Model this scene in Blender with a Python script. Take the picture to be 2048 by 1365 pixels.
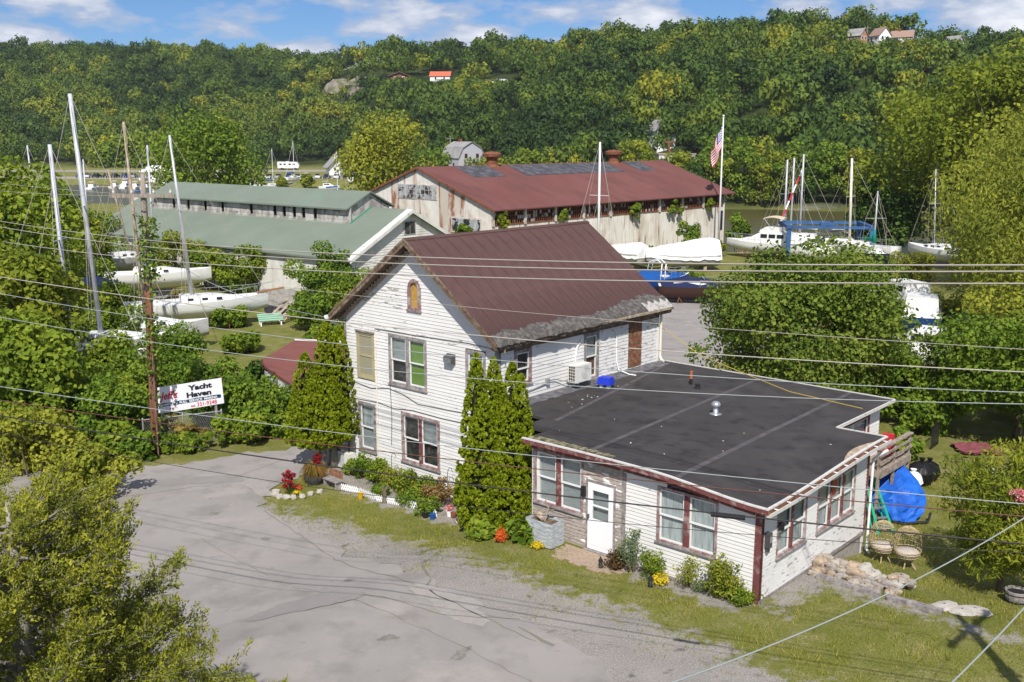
import bpy, math, random
import numpy as np
from mathutils import Vector, Matrix
from mathutils.geometry import delaunay_2d_cdt

D = bpy.data
SC = bpy.context.scene
COL = SC.collection
for o in list(D.objects):
    D.objects.remove(o)

# ---------------------------------------------------------------- camera
cam = D.cameras.new('camera')
cam.sensor_width = 36.0
cam.lens = 2050.0 / 2048.0 * 36.0
cam.clip_start = 0.1
cam.clip_end = 5000
cam_ob = D.objects.new('camera', cam)
COL.objects.link(cam_ob)
cam_ob.location = (0, 0, 11.94)
cam_ob.rotation_euler = (math.pi / 2 - 0.196, 0, 0)
SC.camera = cam_ob
SC.render.resolution_x = 1024
SC.render.resolution_y = 682

# ---------------------------------------------------------------- world and sun
SUN_EL = math.radians(47)
SUN_AZ = math.radians(182)          # the sun stands behind the camera
SUN_DIR = Vector((math.sin(SUN_AZ) * math.cos(SUN_EL), math.cos(SUN_AZ) * math.cos(SUN_EL), math.sin(SUN_EL)))
wd = D.worlds.new('World')
SC.world = wd
wd.use_nodes = True
wn = wd.node_tree.nodes
wl = wd.node_tree.links
wn.clear()
w_out = wn.new('ShaderNodeOutputWorld')
w_bg = wn.new('ShaderNodeBackground')
w_bg.inputs[1].default_value = 0.125
sky = wn.new('ShaderNodeTexSky')
sky.sky_type = 'NISHITA'
sky.sun_disc = False
sky.sun_elevation = SUN_EL
sky.sun_rotation = SUN_AZ
sky.altitude = 300
sky.air_density = 1.0
sky.dust_density = 0.15
sky.ozone_density = 3.0
w_tc = wn.new('ShaderNodeTexCoord')
# broken cumulus over the whole sky, denser and flatter towards the horizon
w_map = wn.new('ShaderNodeMapping')
w_map.inputs['Location'].default_value = (0.43, 0.2, 0.12)
w_map.inputs['Scale'].default_value = (7.0, 7.0, 20.0)
w_no = wn.new('ShaderNodeTexNoise')
w_no.inputs['Scale'].default_value = 1.25
w_no.inputs['Detail'].default_value = 8
w_no.inputs['Roughness'].default_value = 0.55
w_no.inputs['Distortion'].default_value = 0.05
w_cr = wn.new('ShaderNodeValToRGB')
w_cr.color_ramp.elements[0].position = 0.44
w_cr.color_ramp.elements[0].color = (0, 0, 0, 1)
w_cr.color_ramp.elements[1].position = 0.54
w_cr.color_ramp.elements[1].color = (1, 1, 1, 1)
# cloud shade: grey bodies, white tops
w_cc = wn.new('ShaderNodeValToRGB')
w_cc.color_ramp.elements[0].position = 0.52
w_cc.color_ramp.elements[0].color = (3.0, 3.5, 4.6, 1)
w_cc.color_ramp.elements[1].position = 0.70
w_cc.color_ramp.elements[1].color = (6.6, 6.7, 7.0, 1)
w_tint = wn.new('ShaderNodeMix')
w_tint.data_type = 'RGBA'
w_tint.blend_type = 'MULTIPLY'
w_tint.inputs[0].default_value = 1.0
w_tint.inputs[7].default_value = (0.31, 0.43, 0.62, 1)
w_mix = wn.new('ShaderNodeMix')
w_mix.data_type = 'RGBA'
wl.new(w_tc.outputs['Generated'], w_map.inputs['Vector'])
wl.new(w_map.outputs[0], w_no.inputs['Vector'])
wl.new(w_no.outputs['Fac'], w_cr.inputs[0])
wl.new(w_no.outputs['Fac'], w_cc.inputs[0])
wl.new(sky.outputs[0], w_tint.inputs[6])
wl.new(w_tint.outputs[2], w_mix.inputs[6])
wl.new(w_cc.outputs[0], w_mix.inputs[7])
wl.new(w_cr.outputs[0], w_mix.inputs[0])
wl.new(w_mix.outputs[2], w_bg.inputs[0])
wl.new(w_bg.outputs[0], w_out.inputs[0])

sun = D.lights.new('sun', 'SUN')
sun.energy = 4.6
sun.angle = math.radians(0.5)
sun.color = (1.0, 0.95, 0.87)
sun_ob = D.objects.new('sun', sun)
COL.objects.link(sun_ob)
sun_ob.rotation_euler = (-SUN_DIR).to_track_quat('-Z', 'Y').to_euler()

SC.view_settings.view_transform = 'Standard'
SC.view_settings.look = 'None'
SC.view_settings.exposure = 0.30
SC.view_settings.gamma = 1.0
SC.view_settings.use_curve_mapping = False
SC.render.engine = 'CYCLES'
SC.cycles.max_bounces = 6
SC.cycles.transparent_max_bounces = 12

# ---------------------------------------------------------------- helpers
R = math.radians
HAZE = .00008
PHI = -0.731
HX, HY = -0.409, 33.408
CP, SP = math.cos(PHI), math.sin(PHI)


def w2(u, v, z=0.0):
    """house axes (u along the gable front, v towards the back) to world"""
    return (HX + u * CP - v * SP, HY + u * SP + v * CP, z)


def uv_of(X, Y):
    X = X - HX
    Y = Y - HY
    return X * CP + Y * SP, -X * SP + Y * CP


def sst(a, b, x):
    t = np.clip((x - a) / (b - a), 0, 1)
    return t * t * (3 - 2 * t)


def link(o, parent=None):
    COL.objects.link(o)
    if parent is not None:
        o.parent = parent
    return o


def tag(o, label, cat=None, group=None, kind=None):
    o['label'] = label
    if cat:
        o['category'] = cat
    if group:
        o['group'] = group
    if kind:
        o['kind'] = kind
    return o


def empty(name, loc, rz=0.0, label=None, cat=None, group=None):
    o = D.objects.new(name, None)
    COL.objects.link(o)
    o.location = loc
    o.rotation_euler = (0, 0, rz)
    o.empty_display_size = 0.2
    if label:
        tag(o, label, cat, group)
    return o


def dup(root, loc=None, rz=None, label=None, group=None, scale=None):
    r = root.copy()
    COL.objects.link(r)
    if loc is not None:
        r.location = loc
    if rz is not None:
        r.rotation_euler = (0, 0, rz)
    if scale is not None:
        r.scale = scale if hasattr(scale, '__len__') else (scale,) * 3
    if label:
        r['label'] = label
    if group:
        r['group'] = group
    for ch in list(root.children):
        c = ch.copy()
        COL.objects.link(c)
        c.parent = r
        for g in list(ch.children):
            e = g.copy()
            COL.objects.link(e)
            e.parent = c
    return r


class MB:
    """collects shapes; build() links them as ONE mesh object"""

    def __init__(self):
        self.v = []
        self.f = []
        self.mi = []
        self.m = 0

    def add(self, vs, fs):
        n = len(self.v)
        self.v += [tuple(p) for p in vs]
        for f in fs:
            self.f.append([i + n for i in f])
            self.mi.append(self.m)
        return self

    def box(self, x0, x1, y0, y1, z0, z1):
        return self.add([(x0, y0, z0), (x1, y0, z0), (x1, y1, z0), (x0, y1, z0), (x0, y0, z1), (x1, y0, z1), (x1, y1, z1), (x0, y1, z1)],
                        [(3, 2, 1, 0), (4, 5, 6, 7), (0, 1, 5, 4), (1, 2, 6, 5), (2, 3, 7, 6), (3, 0, 4, 7)])

    def obox(self, c, s, rot=(0, 0, 0)):
        from mathutils import Euler
        M = Euler(rot).to_matrix()
        vs = []
        for z in (-.5, .5):
            for x, y in ((-.5, -.5), (.5, -.5), (.5, .5), (-.5, .5)):
                vs.append(tuple(Vector(c) + M @ Vector((x * s[0], y * s[1], z * s[2]))))
        return self.add(vs, [(3, 2, 1, 0), (4, 5, 6, 7), (0, 1, 5, 4), (1, 2, 6, 5), (2, 3, 7, 6), (3, 0, 4, 7)])

    def bar(self, p, q, w, h, up=(0, 0, 1)):
        p = Vector(p)
        q = Vector(q)
        d = (q - p).normalized()
        up = Vector(up)
        if abs(d.dot(up)) > .98:
            up = Vector((0, 1, 0))
        s = d.cross(up).normalized() * (w / 2)
        t = s.cross(d).normalized() * (h / 2)
        vs = [p - s - t, p + s - t, p + s + t, p - s + t, q - s - t, q + s - t, q + s + t, q - s + t]
        return self.add(vs, [(0, 1, 2, 3), (7, 6, 5, 4), (1, 0, 4, 5), (2, 1, 5, 6), (3, 2, 6, 7), (0, 3, 7, 4)])

    def tube(self, pts, r, n=6, cap=True):
        pts = [Vector(p) for p in pts]
        k = len(pts)
        rs = r if hasattr(r, '__len__') else [r] * k
        vs = []
        fs = []
        ref = Vector((0, 0, 1))
        d0 = (pts[1] - pts[0]).normalized()
        if abs(d0.dot(ref)) > .9:
            ref = Vector((1, 0, 0))
        for i in range(k):
            d = (pts[min(i + 1, k - 1)] - pts[max(i - 1, 0)])
            if d.length < 1e-9:
                d = d0
            d.normalize()
            s = d.cross(ref)
            if s.length < 1e-4:
                s = d.cross(Vector((0, 1, 0)))
            s.normalize()
            t = s.cross(d)
            for j in range(n):
                a = 2 * math.pi * j / n
                vs.append(pts[i] + (s * math.cos(a) + t * math.sin(a)) * rs[i])
        for i in range(k - 1):
            for j in range(n):
                a = i * n + j
                b = i * n + (j + 1) % n
                fs.append((a, b, b + n, a + n))
        if cap:
            fs.append(tuple(range(n - 1, -1, -1)))
            fs.append(tuple(range((k - 1) * n, k * n)))
        return self.add(vs, fs)

    def lathe(self, prof, n=12, c=(0, 0, 0)):
        vs = []
        fs = []
        for r, z in prof:
            for j in range(n):
                a = 2 * math.pi * j / n
                vs.append((c[0] + r * math.cos(a), c[1] + r * math.sin(a), c[2] + z))
        for i in range(len(prof) - 1):
            for j in range(n):
                a = i * n + j
                b = i * n + (j + 1) % n
                fs.append((a, b, b + n, a + n))
        fs.append(tuple(range(n - 1, -1, -1)))
        fs.append(tuple(range((len(prof) - 1) * n, len(prof) * n)))
        return self.add(vs, fs)

    def ext(self, poly, vec):
        """extrude a 3-D polygon by a vector"""
        n = len(poly)
        vec = Vector(vec)
        vs = [Vector(p) for p in poly] + [Vector(p) + vec for p in poly]
        fs = [tuple(range(n - 1, -1, -1)), tuple(range(n, 2 * n))]
        for i in range(n):
            j = (i + 1) % n
            fs.append((i, j, j + n, i + n))
        return self.add(vs, fs)

    def quad(self, a, b, c, d):
        return self.add([a, b, c, d], [(0, 1, 2, 3)])

    def grid(self, P, closed=False):
        """P: rows of points, joined as quads"""
        nr = len(P)
        nc = len(P[0])
        vs = [p for row in P for p in row]
        fs = []
        for i in range(nr - 1):
            for j in range(nc - 1 if not closed else nc):
                a = i * nc + j
                b = i * nc + (j + 1) % nc
                fs.append((a, b, b + nc, a + nc))
        return self.add(vs, fs)

    def build(self, name, mats, parent=None, smooth=False, loc=None, rz=None, bevel=0):
        me = D.meshes.new(name)
        me.from_pydata(self.v, [], self.f)
        if not isinstance(mats, (list, tuple)):
            mats = [mats]
        for m in mats:
            me.materials.append(m)
        if len(mats) > 1:
            me.polygons.foreach_set('material_index', self.mi)
        if smooth:
            me.polygons.foreach_set('use_smooth', [True] * len(me.polygons))
        me.update()
        o = D.objects.new(name, me)
        link(o, parent)
        if loc is not None:
            o.location = loc
        if rz is not None:
            o.rotation_euler = (0, 0, rz)
        return o


def np_mesh(name, V, F, mats, parent=None, attr=None, loc=None):
    """V (n,3), F (m,k) numpy arrays -> mesh object; attr: per-vertex float named tint"""
    me = D.meshes.new(name)
    V = np.ascontiguousarray(V, dtype=np.float32)
    F = np.ascontiguousarray(F, dtype=np.int32)
    m, k = F.shape
    me.vertices.add(len(V))
    me.vertices.foreach_set('co', V.ravel())
    me.loops.add(m * k)
    me.loops.foreach_set('vertex_index', F.ravel())
    me.polygons.add(m)
    me.polygons.foreach_set('loop_start', np.arange(0, m * k, k, dtype=np.int32))
    try:
        me.polygons.foreach_set('loop_total', np.full(m, k, dtype=np.int32))
    except Exception:
        pass
    if not isinstance(mats, (list, tuple)):
        mats = [mats]
    for q in mats:
        me.materials.append(q)
    if attr is not None:
        for an, av in attr.items():
            a = me.attributes.new(an, 'FLOAT', 'POINT')
            a.data.foreach_set('value', np.ascontiguousarray(av, dtype=np.float32))
    me.update(calc_edges=True)
    o = D.objects.new(name, me)
    link(o, parent)
    if loc is not None:
        o.location = loc
    return o


# ---------------------------------------------------------------- materials
def _mixn(nt, fac, a, b):
    m = nt.nodes.new('ShaderNodeMix')
    m.data_type = 'RGBA'
    if hasattr(fac, 'default_value') or hasattr(fac, 'links'):
        nt.links.new(fac, m.inputs[0])
    else:
        m.inputs[0].default_value = fac
    for s, x in ((6, a), (7, b)):
        if hasattr(x, 'links'):
            nt.links.new(x, m.inputs[s])
        else:
            m.inputs[s].default_value = (*x[:3], 1)
    return m.outputs[2]


def _noise(nt, scale, stretch=(1, 1, 1), lo=.4, hi=.6, detail=5, rough=.6, coord='Object', loc=(0, 0, 0)):
    tc = nt.nodes.new('ShaderNodeTexCoord')
    mp = nt.nodes.new('ShaderNodeMapping')
    mp.inputs['Scale'].default_value = stretch
    mp.inputs['Location'].default_value = loc
    no = nt.nodes.new('ShaderNodeTexNoise')
    no.inputs['Scale'].default_value = scale
    no.inputs['Detail'].default_value = detail
    no.inputs['Roughness'].default_value = rough
    nt.links.new(tc.outputs[coord], mp.inputs[0])
    nt.links.new(mp.outputs[0], no.inputs['Vector'])
    mr = nt.nodes.new('ShaderNodeMapRange')
    mr.inputs[1].default_value = lo
    mr.inputs[2].default_value = hi
    nt.links.new(no.outputs['Fac'], mr.inputs[0])
    return mr.outputs[0]


def mat(name, c, rough=.7, layers=(), bump=0, bscale=30, bstretch=(1, 1, 1), metal=0, spec=.2, coat=0):
    """layers: (colour, scale, stretch, lo, hi[, strength]) mixed over the base by noise"""
    m = D.materials.new(name)
    m.use_nodes = True
    nt = m.node_tree
    b = nt.nodes['Principled BSDF']
    b.inputs['Roughness'].default_value = rough
    b.inputs['Metallic'].default_value = metal
    b.inputs['Specular IOR Level'].default_value = spec
    if coat:
        b.inputs['Coat Weight'].default_value = coat
    cur = c
    for i, L in enumerate(layers):
        f = _noise(nt, L[1], L[2], L[3], L[4], loc=(i * 3.1, i * 1.7, i * 5.3))
        if len(L) > 5:
            mm = nt.nodes.new('ShaderNodeMath')
            mm.operation = 'MULTIPLY'
            nt.links.new(f, mm.inputs[0])
            mm.inputs[1].default_value = L[5]
            f = mm.outputs[0]
        cur = _mixn(nt, f, cur, L[0])
    if hasattr(cur, 'links'):
        nt.links.new(cur, b.inputs['Base Color'])
    else:
        b.inputs['Base Color'].default_value = (*cur[:3], 1)
    if bump:
        f = _noise(nt, bscale, bstretch, 0, 1, detail=6)
        bn = nt.nodes.new('ShaderNodeBump')
        bn.inputs['Strength'].default_value = 1.0
        bn.inputs['Distance'].default_value = bump
        nt.links.new(f, bn.inputs['Height'])
        nt.links.new(bn.outputs[0], b.inputs['Normal'])
    return m


def leafmat(name, cols, trans=.3, rough=.55):
    """cols: dark .. light leaf colours, picked by the per-leaf tint attribute"""
    m = D.materials.new(name)
    m.use_nodes = True
    nt = m.node_tree
    b = nt.nodes['Principled BSDF']
    out = nt.nodes['Material Output']
    at = nt.nodes.new('ShaderNodeAttribute')
    at.attribute_name = 'tint'
    cr = nt.nodes.new('ShaderNodeValToRGB')
    el = cr.color_ramp.elements
    n = len(cols)
    cols = [(c[0] * 1.18, c[1] * 1.18, c[2] * .88) for c in cols]
    el[0].color = (*cols[0], 1)
    el[1].color = (*cols[-1], 1)
    for i in range(1, n - 1):
        e = el.new(i / (n - 1))
        e.color = (*cols[i], 1)
    nt.links.new(at.outputs['Fac'], cr.inputs[0])
    nt.links.new(cr.outputs[0], b.inputs['Base Color'])
    b.inputs['Roughness'].default_value = rough
    b.inputs['Specular IOR Level'].default_value = .10
    tr = nt.nodes.new('ShaderNodeBsdfTranslucent')
    nt.links.new(cr.outputs[0], tr.inputs[0])
    mx = nt.nodes.new('ShaderNodeMixShader')
    mx.inputs[0].default_value = trans
    nt.links.new(b.outputs[0], mx.inputs[1])
    nt.links.new(tr.outputs[0], mx.inputs[2])
    nt.links.new(mx.outputs[0], out.inputs[0])
    return m


def glassmat(name, tint=(.8, .85, .85), base=.16):
    m = D.materials.new(name)
    m.use_nodes = True
    nt = m.node_tree
    nt.nodes.remove(nt.nodes['Principled BSDF'])
    out = nt.nodes['Material Output']
    t = nt.nodes.new('ShaderNodeBsdfTransparent')
    t.inputs[0].default_value = (*tint, 1)
    g = nt.nodes.new('ShaderNodeBsdfGlossy')
    g.inputs['Roughness'].default_value = .03
    fr = nt.nodes.new('ShaderNodeLayerWeight')
    fr.inputs[0].default_value = .3
    po = nt.nodes.new('ShaderNodeMath')
    po.operation = 'POWER'
    po.inputs[1].default_value = 3.0
    ad = nt.nodes.new('ShaderNodeMath')
    ad.operation = 'MULTIPLY_ADD'
    ad.inputs[1].default_value = .7
    ad.inputs[2].default_value = base * .6
    mx = nt.nodes.new('ShaderNodeMixShader')
    nt.links.new(fr.outputs['Facing'], po.inputs[0])
    nt.links.new(po.outputs[0], ad.inputs[0])
    nt.links.new(ad.outputs[0], mx.inputs[0])
    nt.links.new(t.outputs[0], mx.inputs[1])
    nt.links.new(g.outputs[0], mx.inputs[2])
    nt.links.new(mx.outputs[0], out.inputs[0])
    return m


M = {}
GREYW = (.23, .21, .19)
M['clap'] = mat('white_clapboard', (.70, .69, .675), .6, [((.54, .52, .49), .55, (1, 1, .45), .46, .74, .55), ((.66, .65, .62), 1.3, (1, 1, 3), .5, .75, .6), (GREYW, 2.2, (1.3, 1.3, 5), .655, .69, .8), ((.46, .43, .40), 7, (1, 1, 4), .64, .70, .5)])
M['clap_peel'] = mat('peeling_clapboard', (.70, .69, .675), .6, [((.54, .52, .49), .55, (1, 1, .45), .46, .74, .55), ((.66, .65, .62), 1.3, (1, 1, 3), .5, .75, .6), (GREYW, 2.6, (1, 1, 4), .575, .62, .8), ((.42, .40, .37), 9, (1, 1, 4), .58, .66, .6)])
M['clap_bare'] = mat('bare_clapboard', (.33, .29, .26), .8, [((.42, .37, .33), 5, (1, 1, 8), .4, .6), ((.24, .20, .17), 3, (2, 2, 7), .5, .6, .8), ((.78, .77, .75), 1.6, (1.4, 1.4, 3), .58, .61)])
M['sheath'] = mat('wall_sheathing', (.35, .33, .30), .9)
M['white'] = mat('white_paint', (.72, .72, .71), .45, [((.6, .58, .55), 6, (1, 1, 1), .58, .75, .6)])
M['whitegl'] = mat('white_gloss', (.82, .82, .83), .3)
M['redtrim'] = mat('oxblood_trim', (.165, .058, .055), .7, [((.34, .25, .23), 4, (1, 1, 1), .52, .64, .9), ((.13, .04, .04), 9, (1, 1, 1), .5, .6, .6)])
M['greytrim'] = mat('weathered_trim', (.22, .20, .20), .8, [((.34, .31, .29), 5, (1, 1, 1), .45, .6), ((.14, .10, .09), 8, (1, 1, 1), .55, .65, .8)])
M['pinktrim'] = mat('faded_red_trim', (.25, .155, .15), .75, [((.38, .34, .33), 5, (1, 1, 1), .45, .6), ((.17, .08, .08), 6, (1, 1, 1), .55, .65, .8)])
M['brownwood'] = mat('brown_weathered_wood', (.15, .10, .07), .85, [((.26, .20, .14), 3, (1, 1, 1), .45, .65), ((.07, .05, .04), 7, (1, 1, 1), .5, .62, .8)], bump=.004, bscale=20)
M['tanwood'] = mat('tan_weathered_wood', (.33, .25, .17), .85, [((.45, .37, .28), 4, (1, 1, 1), .45, .6), ((.16, .12, .08), 6, (1, 1, 1), .55, .66, .8)])
M['metalroof'] = mat('brown_roof_metal', (.095, .053, .050), .8, [((.112, .065, .061), 1.0, (1, 1, 1), .35, .65), ((.075, .046, .043), 2.6, (.6, 3, .6), .5, .7, .6), ((.14, .10, .095), 5, (1, 1, 1), .62, .74, .4), ((.055, .032, .03), .45, (1, 1, 1), .5, .68, .6)], spec=.08)
M['tar'] = mat('grey_tar_coating', (.085, .078, .075), .8, [((.165, .15, .14), 5, (1, 1, 1), .42, .62), ((.06, .055, .05), 8, (1, 1, 1), .5, .6, .9), ((.14, .10, .07), 4, (1, 1, 1), .58, .66, .5)], bump=.03, bscale=14)
M['tarpaint'] = mat('white_roof_patch', (.42, .40, .38), .7, [((.25, .23, .22), 6, (1, 1, 1), .5, .6)], bump=.02, bscale=14)
M['membrane'] = mat('black_roof_membrane', (.047, .043, .043), .8, [((.060, .055, .055), .7, (1, 1, 1), .35, .65), ((.032, .029, .030), 1.6, (1, 1, 1), .5, .65, .8), ((.085, .079, .077), .4, (1, 1, 1), .52, .72, .6), ((.11, .10, .095), 1.8, (1, 1, 1), .62, .74, .45), ((.14, .13, .13), 60, (1, 1, 1), .72, .76, .8)], spec=.12)
M['seam'] = mat('roof_seam_tape', (.105, .095, .10), .7, [((.075, .068, .07), 3, (1, 1, 1), .4, .6)])
M['flash'] = mat('grey_flashing', (.11, .11, .125), .6, [((.20, .19, .20), 3, (1, 1, 1), .45, .65), ((.06, .06, .065), 5, (1, 1, 1), .5, .6, .7)])
M['gutter'] = mat('white_gutter', (.58, .56, .54), .5, [((.42, .30, .27), 5, (1, 1, 1), .56, .68, .8)])
M['cream'] = mat('cream_downspout', (.72, .66, .55), .5)
M['glass'] = glassmat('window_glass')
M['curtain'] = mat('white_curtain', (.62, .63, .63), .9, [((.36, .38, .39), 10, (1.5, 1.5, .12), .42, .62)])
M['blind'] = mat('grey_blind', (.42, .43, .43), .8, [((.34, .35, .36), 3, (1, 1, 6), .4, .6)])
M['dark'] = mat('painted_dark', (.035, .035, .038), .9, [((.14, .13, .12), 4, (1, 1, 1), .5, .7, .8)])  # near-black colour stands in for the shade of unlit rooms and recesses
M['greenshade'] = mat('green_window_shade', (.24, .35, .10), .8, [((.20, .32, .07), 3, (1, 1, 1), .4, .6)])
M['tanshutter'] = mat('tan_shutter', (.40, .35, .20), .75, [((.33, .30, .19), 3, (1, 1, 1), .4, .6)])
M['tanpanel'] = mat('olive_panel', (.29, .27, .19), .75)
M['ochre'] = mat('ochre_board', (.46, .28, .06), .7, [((.36, .22, .06), 5, (1, 1, 1), .45, .6)])
M['brownboard'] = mat('brown_board', (.20, .09, .05), .8, [((.28, .15, .09), 6, (1, 1, 1), .45, .6), ((.10, .05, .03), 8, (1, 1, 1), .5, .6, .7)])
M['black'] = mat('black_plastic', (.02, .02, .022), .5)
M['darkgrey'] = mat('dark_grey_metal', (.07, .07, .075), .5)
M['grey'] = mat('grey_metal', (.32, .33, .34), .45, metal=.3)
M['silver'] = mat('silver_metal', (.62, .63, .65), .3, metal=.8)
M['alu'] = mat('aluminium_spar', (.55, .56, .60), .45, [((.42, .43, .46), 3, (1, 1, .3), .45, .6)], metal=.2)
M['acwhite'] = mat('ac_casing', (.66, .65, .60), .5)
M['bluebin'] = mat('blue_plastic', (.02, .045, .50), .4)
M['concrete'] = mat('concrete', (.33, .31, .28), .9, [((.24, .22, .20), 4, (1, 1, 1), .45, .62)], bump=.01)
M['rust'] = mat('rust', (.22, .09, .045), .85, [((.13, .05, .03), 4, (1, 1, 1), .45, .6)])
M['orange'] = mat('orange_pvc', (.45, .13, .05), .6)
# ================================================================ terrain
def yard_z(X, Y):
    u, v = uv_of(X, Y)
    s1 = .7 * (1 - sst(-1.5, 3.5, u)) + .3 * (1 - sst(-20, -8, u))
    s2 = .75 * sst(.5, 6, v) + .25 * sst(12, 40, v)
    return -np.maximum(s1, s2)


NB_X = [-900, -100, -40, 0, 20, 40, 80, 200, 900]
NB_Y = [300, 215, 195, 160, 123, 114, 104, 95, 60]
FB_X = [-900, -100, -50, 0, 40, 70, 95, 200, 900]
FB_Y = [380, 316, 300, 250, 213, 205, 198, 185, 120]
RG_A = (np.array([-1500, -100, 0, 200, 400, 560, 690, 760, 860, 1000, 1100, 1200, 1400, 1560, 1680, 1780, 1850, 1900, 1960, 2048, 2200, 4000]) - 1024) / 2050.0
RG_P = np.array([120, 85, 85, 90, 90, 98, 108, 84, 88, 76, 84, 58, 48, 28, 20, 30, 46, 60, 54, 56, 66, 110])
RG_R = np.array([700, 700, 700, 700, 700, 690, 640, 560, 550, 535, 510, 480, 440, 410, 390, 370, 366, 364, 362, 360, 360, 360])
RG_B = np.array([430, 430, 430, 430, 430, 430, 420, 350, 330, 300, 280, 262, 238, 226, 224, 222, 220, 220, 218, 215, 215, 215])


def hill_t(X, Y):
    a = X / np.maximum(Y, 1.0)
    Rr = np.interp(a, RG_A, RG_R)
    B = np.interp(a, RG_A, RG_B)
    P = np.interp(a, RG_A, RG_P)
    zr = 11.94 + (275.0 - P) / 2050.0 * Rr - 10.5
    return (Y - B) / (Rr - B), zr


def terrain(X, Y):
    X = np.asarray(X, float)
    Y = np.asarray(Y, float)
    z = yard_z(X, Y)
    ins = np.minimum(Y - np.interp(X, NB_X, NB_Y), np.interp(X, FB_X, FB_Y) - Y)
    z = z - 2.4 * sst(-1.5, 4.5, ins)
    t, zr = hill_t(X, Y)
    h = np.where(t <= 1, sst(-.12, 1.12, t) * 1.0, 1.0 - .25 * sst(1, 3, t))
    z = z + np.where(Y > 150, zr * np.where(t > -.12, h, 0), 0)
    return z


def gz(x, y):
    return float(terrain(x, y))


def onyard(x, y, dz=0.0):
    return (x, y, gz(x, y) + dz)


def grow(a, b, s, k=1.12):
    r = [a]
    st = s
    sgn = 1 if b > a else -1
    while abs(r[-1] - a) < abs(b - a):
        r.append(r[-1] + sgn * st)
        st *= k
    return r[1:]


def inpoly(X, Y, poly):
    r = np.zeros(np.shape(X), bool)
    n = len(poly)
    for i in range(n):
        x1, y1 = poly[i]
        x2, y2 = poly[(i + 1) % n]
        c = ((y1 > Y) != (y2 > Y)) & (X < (x2 - x1) * (Y - y1) / (y2 - y1 + 1e-12) + x1)
        r ^= c
    return r


def pdist(X, Y, poly, closed=True):
    d = np.full(np.shape(X), 1e9)
    n = len(poly)
    for i in range(n if closed else n - 1):
        x1, y1 = poly[i]
        x2, y2 = poly[(i + 1) % n]
        dx, dy = x2 - x1, y2 - y1
        t = np.clip(((X - x1) * dx + (Y - y1) * dy) / (dx * dx + dy * dy + 1e-12), 0, 1)
        d = np.minimum(d, np.hypot(X - x1 - t * dx, Y - y1 - t * dy))
    return d


ROAD = [(2.53, 20.8), (1.5, 22.46), (-.18, 24.42), (-1.95, 25.91), (-4.08, 28.65), (-6.51, 31.18), (-8.9, 33.9), (-8.9, 35.2), (-8.36, 36.6), (-7.45, 38.1), (-6.9, 38.9),
        w2(-9.0, 3)[:2], w2(-8.9, 30)[:2], w2(-13.5, 30)[:2], w2(-13.2, 4)[:2], (-9.4, 40.85), (-11.13, 40.24), (-12.42, 39.3), (-13.82, 39.07), (-16.08, 38.6), (-17.4, 39.9), (-20.6, 39.6), (-34, 44),
        (-40, 30), (-20, 8), (8, 8), (7.4, 14)]
# gravel shoulder between the asphalt and the grass strip
GRAV = [(8.8, 18.5), (6.4, 20.98), (4.87, 22.71), (3.5, 24.14), (1.03, 26.07), (-1.38, 28.22), (-2.9, 30.1), (-5.43, 32.2), (-8.09, 33.7), (-9.2, 35.0), (-11, 33), (-7, 29), (-3, 25), (1, 21), (6, 15)]
DIRT = [(6.2, 24.5), (7.2, 26.0), (8.9, 28.3), (9.5, 27.4), (7.6, 25.0), (6.9, 24.2)]
PATH = [(8.57, 26.4), (9.34, 26.3), (10.37, 25.0), (11.19, 24.2), (12.56, 23.1), (14.5, 22.2), (14.2, 21.5), (12.17, 22.36), (10.75, 23.77), (9.54, 24.71), (8.4, 25.8)]
PARK = [w2(-1.2, 13)[:2], w2(4.5, 14)[:2], (19, 58), (17, 82), (9, 84), (4, 70)]


def ground_fields(X, Y):
    """gravel share and woodland share of the ground"""
    def soft(poly, w):
        d = pdist(X, Y, poly)
        return np.where(inpoly(X, Y, poly), .5 + .5 * np.clip(d / w, 0, 1), .5 - .5 * np.clip(d / w, 0, 1))
    g = np.maximum.reduce([soft(GRAV, 1.3), soft(DIRT, .7), soft(PATH, .5) * .85, soft(PARK, 1.5)])
    # flower beds along the gable and the annex
    u, v = uv_of(X, Y)
    bed = np.maximum(((u > -8.0) & (u < 3) & (v > -2.3) & (v < 0.2)) * 1.0, ((u > 6.3) & (u < 10.7) & (v > -2.7) & (v < -1.7)) * 1.0)
    shore = np.exp(-(np.minimum(np.abs(Y - np.interp(X, NB_X, NB_Y)), np.abs(np.interp(X, FB_X, FB_Y) - Y)) / 1.3) ** 2)
    g = np.maximum(g, np.maximum(bed * .75, shore * .95))
    far = ((Y > 318) & (Y < 420) & (X < -20)) * 1.0
    strip = ((Y > 326) & (Y < 350) | (Y > 392) & (Y < 410)) * 1.0
    g = np.maximum(g, far * strip * .9)
    t, _ = hill_t(X, Y)
    wood = np.where(Y > 190, np.clip((t + .03) * 20, 0, 1), 0)
    wood = np.maximum(wood, sst(-2.5, 1.0, Y - np.interp(X, FB_X, FB_Y)) * sst(-25, 5, X) * (Y > 170))
    return g, wood


xs = np.array(sorted(grow(-24, -900, 1.0) + list(np.arange(-24, 22.01, .5)) + grow(22, 900, 1.0)))
ys = np.array(sorted(grow(16, -60, 2.0) + list(np.arange(16, 56.01, .5)) + grow(56, 1100, .8, 1.035)))
GXX, GYY = np.meshgrid(xs, ys)
GZZ = terrain(GXX, GYY)
nx, ny = len(xs), len(ys)
idx = np.arange(nx * ny).reshape(ny, nx)
GF = np.stack([idx[:-1, :-1], idx[:-1, 1:], idx[1:, 1:], idx[1:, :-1]], -1).reshape(-1, 4)
g_grav, g_wood = ground_fields(GXX.ravel(), GYY.ravel())


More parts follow.
